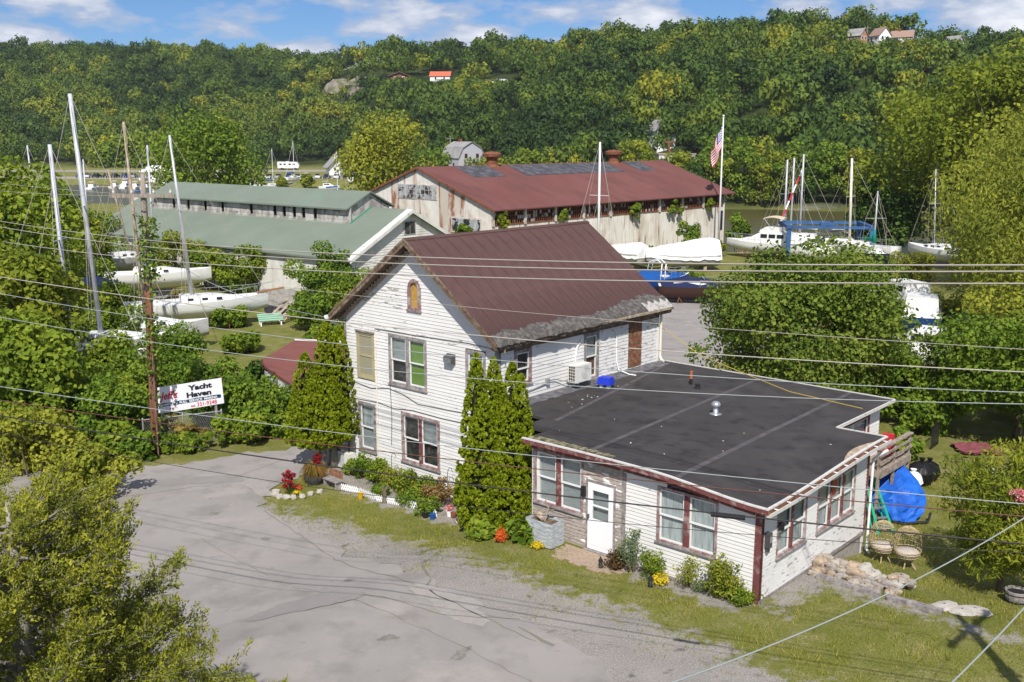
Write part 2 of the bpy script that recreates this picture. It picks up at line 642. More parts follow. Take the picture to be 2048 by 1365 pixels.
def ground_material():
    m = D.materials.new('ground_grass_and_gravel')
    m.use_nodes = True
    nt = m.node_tree
    b = nt.nodes['Principled BSDF']
    b.inputs['Roughness'].default_value = .95
    b.inputs['Specular IOR Level'].default_value = .1
    grass = _mixn(nt, _noise(nt, .35, lo=.35, hi=.65), (.150, .165, .038), (.215, .222, .058))
    grass = _mixn(nt, _noise(nt, 1.1, lo=.46, hi=.66, loc=(9, 2, 0)), grass, (.33, .285, .14))
    grass = _mixn(nt, _noise(nt, 16, lo=.35, hi=.65, loc=(2, 9, 0)), grass, (.14, .145, .032))
    grav = _mixn(nt, _noise(nt, .8, lo=.35, hi=.65, loc=(4, 4, 0)), (.275, .252, .235), (.345, .315, .29))
    grav = _mixn(nt, _noise(nt, 22, lo=.52, hi=.66, loc=(1, 7, 0)), grav, (.46, .43, .40))
    grav = _mixn(nt, _noise(nt, 30, lo=.52, hi=.68, loc=(8, 1, 0)), grav, (.185, .168, .15))
    grav = _mixn(nt, _noise(nt, 1.5, lo=.60, hi=.68, loc=(3, 1, 0)), grav, (.16, .145, .13))
    at = nt.nodes.new('ShaderNodeAttribute')
    at.attribute_name = 'gravel'
    n1 = _noise(nt, 1.4, lo=.25, hi=.75, detail=9, rough=.72)
    ad = nt.nodes.new('ShaderNodeMath')
    ad.operation = 'ADD'
    nt.links.new(at.outputs['Fac'], ad.inputs[0])
    nt.links.new(n1, ad.inputs[1])
    mr = nt.nodes.new('ShaderNodeMapRange')
    mr.inputs[1].default_value = .90
    mr.inputs[2].default_value = 1.12
    nt.links.new(ad.outputs[0], mr.inputs[0])
    c = _mixn(nt, mr.outputs[0], grass, grav)
    aw = nt.nodes.new('ShaderNodeAttribute')
    aw.attribute_name = 'wood'
    floor = _mixn(nt, _noise(nt, .12, lo=.4, hi=.6), (.020, .030, .010), (.045, .060, .016))
    c = _mixn(nt, aw.outputs['Fac'], c, floor)
    nt.links.new(c, b.inputs['Base Color'])
    bn = nt.nodes.new('ShaderNodeBump')
    bn.inputs['Distance'].default_value = .05
    nt.links.new(_noise(nt, 26, lo=0, hi=1, detail=7), bn.inputs['Height'])
    nt.links.new(bn.outputs[0], b.inputs['Normal'])
    return m


M['ground'] = ground_material()
ground = np_mesh('ground', np.stack([GXX.ravel(), GYY.ravel(), GZZ.ravel()], 1), GF, M['ground'], attr={'gravel': g_grav, 'wood': g_wood})
ground.data.polygons.foreach_set('use_smooth', [True] * len(ground.data.polygons))
tag(ground, 'sloping yard, creek banks and wooded hillside', kind='structure')

M['water'] = mat('creek_water', (.075, .066, .018), .3, [((.055, .055, .018), .02, (1, 1, 1), .4, .6)], bump=.02, bscale=1.2, bstretch=(1, .4, 1), spec=.22)
wb = MB()
wx = [-900, -300, -100, -40, 0, 20, 40, 80, 200, 900]
wb.grid([[(x, np.interp(x, NB_X, NB_Y) - 3, -2.35) for x in wx], [(x, np.interp(x, FB_X, FB_Y) + 3, -2.35) for x in wx]])
tag(wb.build('creek_water', M['water']), 'murky olive creek behind the boatyard', kind='structure')


def sheet(name, poly, m, dz, step=.8, jit=.0, seed=1, seg=.35):
    """flat sheet laid on the yard: polygon with a slightly ragged edge, interior points follow the slope"""
    rng = np.random.RandomState(seed)
    P = []
    n = len(poly)
    for i in range(n):
        a = np.array(poly[i])
        b = np.array(poly[(i + 1) % n])
        L = np.linalg.norm(b - a)
        k = max(1, int(L / seg))
        nrm = np.array([-(b - a)[1], (b - a)[0]]) / (L + 1e-9)
        for j in range(k):
            p = a + (b - a) * j / k
            P.append(p + nrm * rng.normal(0, jit) if jit else p)
    P = np.array(P)
    x0, y0 = P.min(0)
    x1, y1 = P.max(0)
    gx, gy = np.meshgrid(np.arange(x0, x1, step), np.arange(y0, y1, step))
    gx = gx.ravel()
    gy = gy.ravel()
    k = inpoly(gx, gy, P) & (pdist(gx, gy, P) > step * .4)
    Q = np.concatenate([P, np.stack([gx[k], gy[k]], 1)])
    ne = len(P)
    res = delaunay_2d_cdt([Vector(q) for q in Q], [(i, (i + 1) % ne) for i in range(ne)], [], 1, 1e-5)
    V = np.array([[p.x, p.y] for p in res[0]])
    F = np.array([f for f in res[2] if len(f) == 3])
    # keep triangles whose centre is inside, facing up
    c = V[F].mean(1)
    F = F[inpoly(c[:, 0], c[:, 1], P)]
    e1 = V[F[:, 1]] - V[F[:, 0]]
    e2 = V[F[:, 2]] - V[F[:, 0]]
    fl = e1[:, 0] * e2[:, 1] - e1[:, 1] * e2[:, 0] < 0
    F[fl] = F[fl][:, ::-1]
    Z = terrain(V[:, 0], V[:, 1]) + dz
    return np_mesh(name, np.column_stack([V, Z]), F, m)


M['asphalt'] = mat('worn_asphalt', (.265, .245, .232), .9, [((.315, .29, .275), .35, (1, 1, 1), .35, .65), ((.215, .198, .187), .9, (1, 1, 1), .50, .68, .75), ((.36, .33, .305), .55, (1, 1, 1), .56, .70, .7), ((.17, .155, .147), 2.2, (1, 1, 1), .66, .72, .5), ((.33, .31, .30), 3.2, (1, 1, 1), .60, .72, .5), ((.19, .175, .165), 36, (1, 1, 1), .52, .68, .45), ((.37, .345, .325), 44, (1, 1, 1), .60, .72, .4)], bump=.012, bscale=60, spec=.2)
tag(sheet('road', ROAD, M['asphalt'], .03, jit=.13, seed=3), 'worn grey asphalt road and driveway', kind='structure')
tag(sheet('parking_area', [w2(-1.0, 13)[:2], w2(4.5, 14.5)[:2], (17.5, 60), (15.5, 80), (9.5, 82), (4.5, 70)], M['asphalt'], .03, jit=.1, seed=5, step=2), 'patch of grey asphalt behind the house', kind='structure')

# darker tar seams and cracks with weeds are thin strips laid on the road
M['crack'] = mat('road_crack', (.19, .175, .162), .95, [((.20, .19, .09), 4, (1, 1, 1), .5, .6)])
def strip(name, pts, w, m, dz, seed=0):
    rng = random.Random(seed)
    mb = MB()
    rows = []
    P = []
    for (x0, y0), (x1, y1) in zip(pts[:-1], pts[1:]):
        k = max(2, int(math.hypot(x1 - x0, y1 - y0) / .35))
        for j in range(k):
            P.append((x0 + (x1 - x0) * j / k + rng.gauss(0, .035), y0 + (y1 - y0) * j / k + rng.gauss(0, .035)))
    P.append(pts[-1])
    for i, (x, y) in enumerate(P):
        a = P[max(i - 1, 0)]
        b = P[min(i + 1, len(P) - 1)]
        d = math.hypot(b[0] - a[0], b[1] - a[1]) + 1e-9
        nx_, ny_ = -(b[1] - a[1]) / d, (b[0] - a[0]) / d
        h = w * (.35 + rng.random()) / 2
        rows.append([(x - nx_ * h, y - ny_ * h, gz(x - nx_ * h, y - ny_ * h) + dz), (x + nx_ * h, y + ny_ * h, gz(x + nx_ * h, y + ny_ * h) + dz)])
    mb.grid(rows)
    return mb.build(name, m, ROADOB)


ROADOB = D.objects['road']
for i, pts in enumerate([[(-8.6, 33.6), (-6.2, 30.4), (-3.8, 27.2), (-1.2, 24.6), (.6, 22.8)], [(-2.6, 27.5), (-2.2, 26.5), (-2.3, 26.0)], [(-10, 31), (-5, 26), (-1, 22.4), (.5, 20.9)],
                         [(-4.4, 25.8), (-1.6, 24.2), (.2, 24.0)], [(-14, 35), (-11, 36.3), (-9, 39.5)], [(.2, 23.6), (1.0, 22.6)]]):
    strip('road_crack', pts, [.035, .07, .022, .03, .03, .09][i], M['crack'], .036, i)

# worn patches: pale sand, dark oil and soil stains, old tar patches
M['sand'] = mat('sandy_patch', (.315, .29, .268), .95, [((.28, .257, .24), 3, (1, 1, 1), .4, .6), ((.36, .335, .31), 20, (1, 1, 1), .55, .68, .7)])
M['stain'] = mat('dark_stain', (.17, .155, .142), .9, [((.235, .215, .20), 4, (1, 1, 1), .40, .58)])
M['tarpatch'] = mat('old_tar_patch', (.24, .222, .21), .9, [((.26, .24, .23), 2, (1, 1, 1), .4, .6), ((.18, .167, .16), 30, (1, 1, 1), .52, .66, .6)])
def blob(name, c, rx, ry, rz, m, dz, seed):
    rg = np.random.RandomState(seed)
    n = 26
    ph = rg.uniform(0, 6.28, 4)
    P = []
    for i in range(n):
        a = 2 * math.pi * i / n
        k = 1 + .22 * math.sin(2 * a + ph[0]) + .16 * math.sin(3 * a + ph[1]) + .12 * math.sin(5 * a + ph[2]) + rg.normal(0, .06)
        x, y = rx * k * math.cos(a), ry * k * math.sin(a)
        P.append((c[0] + x * math.cos(rz) - y * math.sin(rz), c[1] + x * math.sin(rz) + y * math.cos(rz)))
    o = sheet(name, P, m, dz, step=.5, seg=.12, jit=.02, seed=seed)
    o.parent = ROADOB
    return o
for i, (x, y, rx, ry, rz, m_) in enumerate(((-1.6, 24.9, 1.5, .5, -.7, 'sand'), (-9.3, 35.9, .9, .4, -1.0, 'sand'), (-5.4, 25.3, 1.2, .7, .4, 'tarpatch'), (-11.5, 36.8, 1.3, .6, .2, 'tarpatch'),
                                            (-3.0, 23.0, .22, .14, 0, 'stain'), (-6.8, 27.6, .18, .12, .5, 'stain'), (-1.2, 22.2, .3, .16, 1, 'stain'), (-7.9, 31.0, .16, .1, 0, 'stain'), (-4.6, 27.0, .12, .1, 0, 'stain'), (-10.2, 33.2, .2, .14, .8, 'stain'))):
    blob({'sand': 'sand_patch', 'stain': 'oil_stain', 'tarpatch': 'tar_patch'}[m_], (x, y), rx, ry, rz, M[m_], .036 + .002 * (i % 3), 80 + i)
# ================================================================ vegetation builders
def rand_dirs(rng, n):
    v = rng.normal(size=(n, 3))
    return v / np.linalg.norm(v, axis=1)[:, None]


def leaf_quads(rng, C, out, L, W, bias=.6, up=.3, jit=.35, droop=0.0):
    """diamond leaves at centres C; normals lean to `out` and up"""
    n = len(C)
    nrm = out * bias + rand_dirs(rng, n) + np.array([0, 0, up])
    nrm /= np.linalg.norm(nrm, axis=1)[:, None] + 1e-9
    a = np.cross(nrm, rand_dirs(rng, n))
    a /= np.linalg.norm(a, axis=1)[:, None] + 1e-9
    if droop:
        a = a + np.array([0, 0, -droop])
        a /= np.linalg.norm(a, axis=1)[:, None] + 1e-9
    b = np.cross(nrm, a)
    b /= np.linalg.norm(b, axis=1)[:, None] + 1e-9
    s = (1 + rng.uniform(-jit, jit, n))[:, None]
    l = a * L * .5 * s
    w = b * W * .5 * s
    V = np.stack([C - l, C + w - l * .15, C + l, C - w - l * .15], 1).reshape(-1, 3)
    F = np.arange(4 * n).reshape(n, 4)
    return V, F


def clump_cloud(rng, clumps, n, shell=.55, flat=1.0):
    """n points spread over spherical clumps (k,4) -> points, outward directions, clump index"""
    cl = np.asarray(clumps)
    wgt = cl[:, 3] ** 2
    k = rng.choice(len(cl), n, p=wgt / wgt.sum())
    d = rand_dirs(rng, n)
    r = cl[k, 3] * (shell + (1 - shell) * rng.random(n) ** .7) * rng.uniform(.8, 1.12, n)
    P = cl[k, :3] + d * r[:, None] * np.array([1, 1, flat])
    return P, d, k


def crown(name, m, clumps, n, L, W, seed, parent, shell=.55, flat=.85, bias=.95, up=.35, droop=0, zmin=None, tvar=.5):
    rng = np.random.RandomState(seed)
    P, d, k = clump_cloud(rng, clumps, n, shell, flat)
    if zmin is not None:
        keep = P[:, 2] > zmin
        P, d, k = P[keep], d[keep], k[keep]
    V, F = leaf_quads(rng, P, d, L, W, bias, up, droop=droop)
    ck = rng.random(len(clumps))
    t = np.clip(tvar * ck[k] + (1 - tvar) * rng.random(len(k)) ** 1.2, 0, 1)
    return np_mesh(name, V, F, m, parent, {'tint': np.repeat(t, 4)})


def ell_clumps(rng, n, c, r, cr, surf=.55):
    """clump centres inside an ellipsoid, biased to the surface"""
    d = rand_dirs(rng, n)
    s = (surf + (1 - surf) * rng.random(n))[:, None] * rng.uniform(.78, 1.08, (n, 1))
    P = np.array(c) + d * s * np.array(r)
    return np.column_stack([P, cr * rng.uniform(.65, 1.3, n)])


def trunk_mesh(parent, H, r, clumps, seed, m, nb=9, lean=(0, 0), z0=0, fork=.35):
    rng = random.Random(seed)
    mb = MB()
    pts = []
    k = 7
    for i in range(k):
        t = i / (k - 1)
        pts.append((lean[0] * t + rng.gauss(0, r * .35) * t, lean[1] * t + rng.gauss(0, r * .35) * t, z0 + H * t))
    mb.tube(pts, [r * (1.25 if i == 0 else 1 - .72 * i / (k - 1)) for i in range(k)], 8)
    if clumps is not None and len(clumps):
        ids = rng.sample(range(len(clumps)), min(nb, len(clumps)))
        for i in ids:
            c = clumps[i]
            t = fork + (1 - fork) * .8 * rng.random()
            j = int(t * (k - 1))
            b = Vector(pts[j])
            e = Vector((c[0], c[1], c[2]))
            if e.z < b.z:
                b = Vector(pts[max(1, j - 2)])
            mid = (b + e) / 2 + Vector((rng.gauss(0, .1), rng.gauss(0, .1), abs(rng.gauss(0, .12)))) * (e - b).length * .5
            rr = r * (.42 - .2 * t)
            mb.tube([b, mid, e], [rr, rr * .65, rr * .2], 5)
    return mb.build('trunk', m, parent, smooth=True)


M['bark'] = mat('tree_bark', (.13, .10, .075), .9, [((.20, .165, .13), 6, (1, 1, .3), .45, .6), ((.06, .045, .035), 9, (1, 1, .3), .52, .62, .8)], bump=.01, bscale=20)
M['bark_grey'] = mat('grey_bark', (.22, .20, .17), .9, [((.32, .29, .25), 6, (1, 1, .3), .45, .6), ((.11, .09, .07), 9, (1, 1, .3), .52, .62, .8)])
M['lf_maple'] = leafmat('maple_leaves', [(.035, .070, .012), (.085, .135, .022), (.14, .19, .035), (.18, .22, .05), (.24, .20, .065)])
M['lf_willow'] = leafmat('willow_leaves', [(.095, .125, .020), (.165, .195, .034), (.245, .265, .045), (.33, .315, .055)], .4)
M['lf_yellow'] = leafmat('yellow_green_leaves', [(.075, .110, .018), (.150, .190, .026), (.235, .265, .036), (.33, .325, .045)], .4)
M['lf_mid'] = leafmat('mid_green_leaves', [(0.046, 0.085, 0.014), (0.101, 0.163, 0.022), (0.155, 0.225, 0.031), (0.232, 0.279, 0.046)])
M['lf_bright'] = leafmat('bright_green_leaves', [(0.063, 0.108, 0.016), (0.125, 0.184, 0.025), (0.195, 0.254, 0.031), (0.279, 0.305, 0.046)], .35)
M['lf_dark'] = leafmat('dark_green_leaves', [(0.023, 0.051, 0.016), (0.046, 0.093, 0.022), (0.078, 0.132, 0.031), (0.109, 0.171, 0.037)])
M['lf_olive'] = leafmat('olive_leaves', [(0.085, 0.109, 0.019), (0.171, 0.194, 0.028), (0.256, 0.264, 0.039), (0.341, 0.326, 0.054)])
M['lf_arbor'] = leafmat('arborvitae_sprays', [(.060, .085, .006), (.125, .165, .010), (.19, .235, .013), (.25, .28, .02)], .25)
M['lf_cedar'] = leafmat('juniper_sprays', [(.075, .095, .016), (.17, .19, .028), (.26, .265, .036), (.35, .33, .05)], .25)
M['lf_peach'] = leafmat('peach_leaves', [(0.062, 0.093, 0.012), (0.139, 0.171, 0.022), (0.232, 0.256, 0.031), (0.341, 0.310, 0.046)], .35)
M['lf_ivy'] = leafmat('vine_leaves', [(0.034, 0.074, 0.012), (0.085, 0.147, 0.022), (0.147, 0.225, 0.031), (0.217, 0.271, 0.046)])
M['lf_autumn'] = leafmat('russet_leaves', [(0.078, 0.078, 0.019), (0.155, 0.139, 0.031), (0.248, 0.186, 0.062), (0.310, 0.217, 0.093)])


def tree(name, label, loc, H, r, z0, m, seed, n=9000, L=.28, W=.2, nc=36, cr=.34, tr=.22, group=None, cat='tree', flat=.85, droop=0, lean=(0, 0), bark='bark', ry=None, surf=.55, up=.35):
    rng = np.random.RandomState(seed)
    rt = empty(name, loc, 0, label, cat, group)
    c = (lean[0], lean[1], (z0 + H) / 2)
    cl = ell_clumps(rng, nc, c, (r * .80, (ry or r) * .80, (H - z0) * .42), r * cr, surf)
    trunk_mesh(rt, H * .72, tr, cl, seed, M[bark], lean=lean)
    crown('crown', m, cl, n, L, W, seed + 1, rt, flat=flat, droop=droop, zmin=.05, up=up)
    return rt


def bush(name, label, loc, rx, ry, H, m, seed, n=3500, L=.16, W=.11, nc=14, cr=.42, group=None, cat='shrub', stems=True, rz=0, droop=0, z0=.0):
    rng = np.random.RandomState(seed)
    rt = empty(name, loc, rz, label, cat, group)
    cl = ell_clumps(rng, nc, (0, 0, z0 + (H - z0) * .43), (rx * .78, ry * .78, (H - z0) * .42), 1, .35)
    cl[:, 3] *= cr * min(rx, ry, (H - z0) * .75)
    mb = MB()
    rr = random.Random(seed)
    for i in range(min(nc, 9)):
        c = cl[i]
        mb.tube([(c[0] * .45, c[1] * .45, -.05), (c[0] * .7, c[1] * .7, c[2] * .5), (c[0], c[1], c[2])], [.006 + .010 * H, .004 + .006 * H, .003], 5)
    mb.build('stem', M['bark'], rt)
    crown('foliage', m, cl, n, L, W, seed + 1, rt, zmin=.01, droop=droop)
    return rt
# ================================================================ the white house
HOUSE = empty('clapboard_house', (HX, HY, 0), PHI, 'peeling white clapboard house with steep brown metal roof and flat black-roofed annex', 'house')
GW, GL = 8.10, 9.5                     # gable width, length
RU, RZ, SL = -4.05, 8.49, .7287        # ridge line and slope
EV = .30                               # eave overhang edge (u)
SWU = -.08                             # side wall plane
AU, AV = 10.75, -1.81                  # annex right wall, annex front wall
V1, V2, NU = 4.86, 9.48, 9.15          # annex notch


def fbox(mb, face, s0, s1, z0, z1, d0, d1):
    k, p = face
    if k == 'v':
        mb.box(s0, s1, p - d1, p - d0, z0, z1)
    elif k == 'u':
        mb.box(p + d0, p + d1, s0, s1, z0, z1)
    return mb


def fpt(face, s, z, d):
    k, p = face
    return (s, p - d, z) if k == 'v' else (p + d, s, z)


_brd = random.Random(5)
BOARDS = []


def clapboards(face, wall, z0, z1, pitch, s0f, s1f, openings, matf):
    n = int(math.ceil((z1 - z0) / pitch))
    cnt = 0
    for i in range(n):
        za = z0 + i * pitch
        zb = min(za + pitch + .012, z1 + .02)
        zm = za + pitch / 2
        a, b = s0f(zm), s1f(zm)
        if b - a < .08:
            continue
        segs = [(a, b)]
        for (o0, o1, oz0, oz1) in openings:
            if oz0 < zm < oz1:
                ns = []
                for (p, q) in segs:
                    if o1 <= p or o0 >= q:
                        ns.append((p, q))
                    else:
                        if o0 - p > .02:
                            ns.append((p, o0))
                        if q - o1 > .02:
                            ns.append((o1, q))
                segs = ns
        for (p, q) in segs:
            m, p2 = matf((p + q) / 2, zm)
            parts = [(p, q, m)]
            if p2 is not None and p < p2 < q:
                parts = [(p, p2, matf(p + .01, zm)[0]), (p2, q, matf(q - .01, zm)[0])]
            for (x, y, mm) in parts:
                j = _brd.gauss(0, .0015)
                t = .026 + _brd.gauss(0, .002)
                mb = MB()
                vs = []
                for s in (x, y):
                    vs += [fpt(face, s, za + j, 0), fpt(face, s, za + j, t), fpt(face, s, zb, .007), fpt(face, s, zb, 0)]
                fs = [(0, 1, 2, 3), (7, 6, 5, 4), (0, 4, 5, 1), (1, 5, 6, 2), (2, 6, 7, 3)]
                if face[0] == 'u':
                    fs = [f[::-1] for f in fs]
                BOARDS.append((y - x, vs, fs, mm, wall))
                cnt += 1
    return cnt


def window(face, s0, s1, z0, z1, trim, mull, fills, parent=HOUSE, tw=.10, mw=.15, sash='white', rail=.5, label=None, sillm=None):
    """casing > mullion, sash, pane, curtain.  fills: one (upper, lower) pair of panel materials per light"""
    mb = MB()
    fbox(mb, face, s0, s0 + tw, z0, z1, -.14, .045)
    fbox(mb, face, s1 - tw, s1, z0, z1, -.14, .045)
    fbox(mb, face, s0 + tw, s1 - tw, z1 - tw, z1, -.14, .048)
    fbox(mb, face, s0 + tw, s1 - tw, z0, z0 + tw * .7, -.14, .042)
    wo = mb.build('window', M[trim], parent)
    if label:
        wo['label'] = label
    mb = MB()
    fbox(mb, face, s0 - .03, s1 + .03, z0 - .05, z0 - .001, -.02, .085)
    mb.build('sill', M[sillm or 'greytrim'], wo)
    n = len(fills)
    W = (s1 - s0 - 2 * tw - mw * (n - 1)) / n
    for i in range(n):
        a = s0 + tw + i * (W + mw)
        b = a + W
        if i:
            mb = MB()
            fbox(mb, face, a - mw, a, z0 + tw * .7, z1 - tw, -.14, .04)
            mb.build('mullion', M[mull], wo)
        za, zb = z0 + tw * .7, z1 - tw
        zm = za + (zb - za) * rail
        fw = .05
        for (p, q, d) in ((zm - .02, zb, .012), (za, zm + .02, -.022)):
            mb = MB()
            fbox(mb, face, a, a + fw, p, q, d - .035, d)
            fbox(mb, face, b - fw, b, p, q, d - .035, d)
            fbox(mb, face, a + fw, b - fw, p, p + fw, d - .036, d - .001)
            fbox(mb, face, a + fw, b - fw, q - fw, q, d - .036, d - .001)
            so = mb.build('sash', M[sash], wo)
            mb = MB()
            c = [fpt(face, a + fw - .004, p + fw - .004, d - .018), fpt(face, b - fw + .004, p + fw - .004, d - .018), fpt(face, b - fw + .004, q - fw + .004, d - .018), fpt(face, a + fw - .004, q - fw + .004, d - .018)]
            mb.quad(*(c if face[0] == 'u' else c))
            mb.build('pane', M['glass'], wo)
        for (p, q, m_) in ((zm, zb, fills[i][0]), (za, zm, fills[i][1])):
            mb = MB()
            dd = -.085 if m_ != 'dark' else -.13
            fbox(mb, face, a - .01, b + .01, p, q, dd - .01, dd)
            mb.build('curtain' if m_ != 'dark' else 'dark_panel', M[m_], wo)  # dark panel painted in place of an unlit room
    return wo


GF_ = ('v', 0.0)
SF_ = ('u', SWU)
AF_ = ('v', AV)
RF_ = ('u', AU)
zt = lambda u: RZ - abs(u - RU) * SL     # top of the roof skin

# ---- main walls (backing) ----------------------------------------------------
mb = MB()
zw = lambda u: zt(u) - .18
mb.ext([(-GW, .14, -1.0), (SWU - .14, .14, -1.0), (SWU - .14, .14, zw(SWU)), (RU, .14, zw(RU)), (-GW, .14, zw(-GW))], (0, .16, 0))
gable = mb.build('gable_wall', M['sheath'], HOUSE)
mb = MB()
mb.box(SWU - .3, SWU - .14, .31, GL, -1.0, zw(SWU) - .02)
side = mb.build('side_wall', M['sheath'], HOUSE)
mb = MB()
mb.box(-GW, -GW + .16, .31, GL, -1.0, zw(-GW) - .02)
mb.box(-GW - .02, -GW - .001, 0.0, GL, -1.0, zw(-GW) - .02)
mb.build('far_side_wall', M['clap'], HOUSE)
mb = MB()
mb.ext([(-GW + .17, GL - .16, -1.0), (SWU - .31, GL - .16, -1.0), (SWU - .31, GL - .16, zw(SWU) - .3), (RU, GL - .16, zw(RU)), (-GW + .17, GL - .16, zw(-GW) - .1)], (0, .18, 0))
mb.build('back_wall', M['clap'], HOUSE)

gable_op = [(-7.37, -6.37, 2.93, 4.74), (-5.55, -3.52, 3.0, 4.88), (-7.39, -6.38, .08, 2.0), (-4.93, -2.9, .12, 2.02), (-4.45, -3.76, 5.9, 6.75), (-4.3, -3.9, 6.7, 6.95), (-1.57, -.62, 3.4, 4.82)]
pk = lambda s, z: (M['clap_peel'] if (s < -4.4 and 5.5 < z < 6.9) or (s > -3.4 and 2.3 < z < 3.0) or (4.85 < z < 5.05 and -7.4 < s < -3.4) else M['clap'], None)
hw = lambda z: (RZ - .2 - z) / SL
n1 = clapboards(GF_, gable, -.72, 8.2, .124, lambda z: max(-GW + .12, RU - hw(z)), lambda z: min(SWU - .10, RU + hw(z)), gable_op, pk)
side_op = [(.80, 1.69, 3.6, 4.84), (4.64, 5.54, 3.1, 4.87), (7.44, 8.34, 3.12, 4.94)]
n2 = clapboards(SF_, side, 2.95, 5.10, .128, lambda z: .12, lambda z: GL - .10, side_op, lambda s, z: (M['clap_peel'] if s > 5.6 else M['clap'], 5.6))

mb = MB()
fbox(mb, GF_, -GW, -GW + .115, -1.0, 5.02, -.14, .034)
mb.build('corner_board', M['greytrim'], HOUSE)
mb = MB()
mb.box(SWU - .10, SWU + .034, -.034, .115, 2.8, 5.12)
mb.build('corner_board', M['greytrim'], HOUSE)
mb = MB()
fbox(mb, SF_, GL - .095, GL + .03, 2.9, 5.12, -.14, .034)
mb.build('corner_board', M['white'], HOUSE)

# gable windows
# tan louvred shutter window
mb = MB()
fbox(mb, GF_, -7.37, -7.29, 2.93, 4.74, -.14, .05)
fbox(mb, GF_, -6.45, -6.37, 2.93, 4.74, -.14, .05)
fbox(mb, GF_, -7.29, -6.45, 4.66, 4.74, -.14, .052)
fbox(mb, GF_, -7.29, -6.45, 2.93, 3.01, -.14, .052)
fbox(mb, GF_, -7.29, -6.45, 3.80, 3.87, -.10, .03)
fbox(mb, GF_, -7.29, -7.22, 3.01, 4.66, -.10, .028)
fbox(mb, GF_, -6.52, -6.45, 3.01, 4.66, -.10, .028)
fbox(mb, GF_, -7.22, -6.52, 4.58, 4.66, -.10, .026)
fbox(mb, GF_, -7.22, -6.52, 3.01, 3.10, -.10, .026)
so = mb.build('storm_shutter', M['tanshutter'], HOUSE)
so['label'] = 'tan painted wooden shutter covering a window'
mb = MB()
fbox(mb, GF_, -7.22, -6.52, 3.10, 3.80, -.10, .004)
fbox(mb, GF_, -7.22, -6.52, 3.87, 4.58, -.10, .004)
mb.build('panel', M['tanpanel'], so)
mb = MB()
fbox(mb, GF_, -7.40, -6.34, 4.745, 4.80, -.02, .10)
mb.build('drip_cap', M['greytrim'], so)
window(GF_, -5.55, -3.52, 3.0, 4.88, 'greytrim', 'greytrim', [('blind', 'dark'), ('greenshade', 'greenshade')], mw=.16, tw=.11)
window(GF_, -7.39, -6.38, .08, 2.0, 'greytrim', 'greytrim', [('curtain', 'blind')], tw=.13)
window(GF_, -4.93, -2.9, .12, 2.02, 'pinktrim', 'redtrim', [('dark', 'dark'), ('blind', 'dark')], mw=.15, tw=.12)
window(GF_, -1.57, -.62, 3.4, 4.82, 'greytrim', 'greytrim', [('curtain', 'curtain')], tw=.12)

# attic window with a rounded top, boarded in ochre
def arch(w, h, n=9, c=(-4.105, 5.9)):
    r = w / 2
    pts = [(c[0] - r, c[1]), (c[0] + r, c[1])]
    for i in range(n + 1):
        a = math.pi * i / n
        pts.append((c[0] + r * math.cos(a), c[1] + h - r * 1.25 + 1.25 * r * math.sin(a)))
    return pts
oa = arch(.68, 1.12)
ia = [(x, z) for x, z in arch(.40, .90, c=(-4.105, 5.99))]
mb = MB()
N_ = len(oa)
for d0, d1 in ((-.10, .06),):
    vs = [(x, -d1, z) for x, z in oa] + [(x, -d1, z) for x, z in ia] + [(x, -d0, z) for x, z in oa] + [(x, -d0, z) for x, z in ia]
    fs = []
    for i in range(N_):
        j = (i + 1) % N_
        fs.append((i, j, N_ + j, N_ + i))
        fs.append((j, i, 2 * N_ + i, 2 * N_ + j))
        fs.append((N_ + i, N_ + j, 3 * N_ + j, 3 * N_ + i))
    mb.add(vs, fs)
aw = mb.build('attic_window', M['pinktrim'], HOUSE)
aw['label'] = 'round-topped attic window filled with an ochre board'
mb = MB()
mb.ext([(x, .02, z) for x, z in ia], (0, .03, 0))
mb.build('panel', M['ochre'], aw)
mb = MB()
fbox(mb, GF_, -4.48, -3.73, 5.84, 5.899, -.02, .09)
mb.build('sill', M['pinktrim'], aw)

# exhaust hood, pipe and cables on the gable
mb = MB()
mb.ext([(-2.46, -.03, 4.20), (-2.46, -.24, 4.26), (-2.46, -.24, 4.46), (-2.46, -.03, 4.56)], (.40, 0, 0))
vh = mb.build('exhaust_hood', M['darkgrey'], HOUSE)
mb = MB()
for i in range(4):
    mb.box(-2.44, -2.08, -.255, -.245, 4.275 + i * .045, 4.30 + i * .045)
mb.build('louvre', M['grey'], vh)
mb = MB()
mb.tube([(-6.25, -.05, 4.85), (-6.24, -.05, 2.5), (-6.22, -.05, .2), (-6.2, -.05, -.6)], .022, 6)
mb.build('conduit', M['cream'], HOUSE)
rr = random.Random(3)
for pts in ([(-7.9, 2.75), (-6.6, 2.62), (-5.6, 2.78), (-4.8, 2.68), (-4.0, 2.45), (-2.5, 2.5), (-.6, 2.6)], [(-7.9, 2.05), (-6.2, 2.12), (-5.3, 2.05), (-4.3, 2.16), (-2.8, 2.14), (-.8, 2.2)],
            [(-5.5, 2.95), (-5.45, 1.7), (-5.5, .6)], [(-6.3, 4.95), (-4, 4.98), (-1.4, 5.05), (-.3, 5.0)]):
    mb = MB()
    mb.tube([(s, -.04, z) for s, z in pts], .011, 5)
    mb.build('wall_cable', M['darkgrey'], HOUSE)

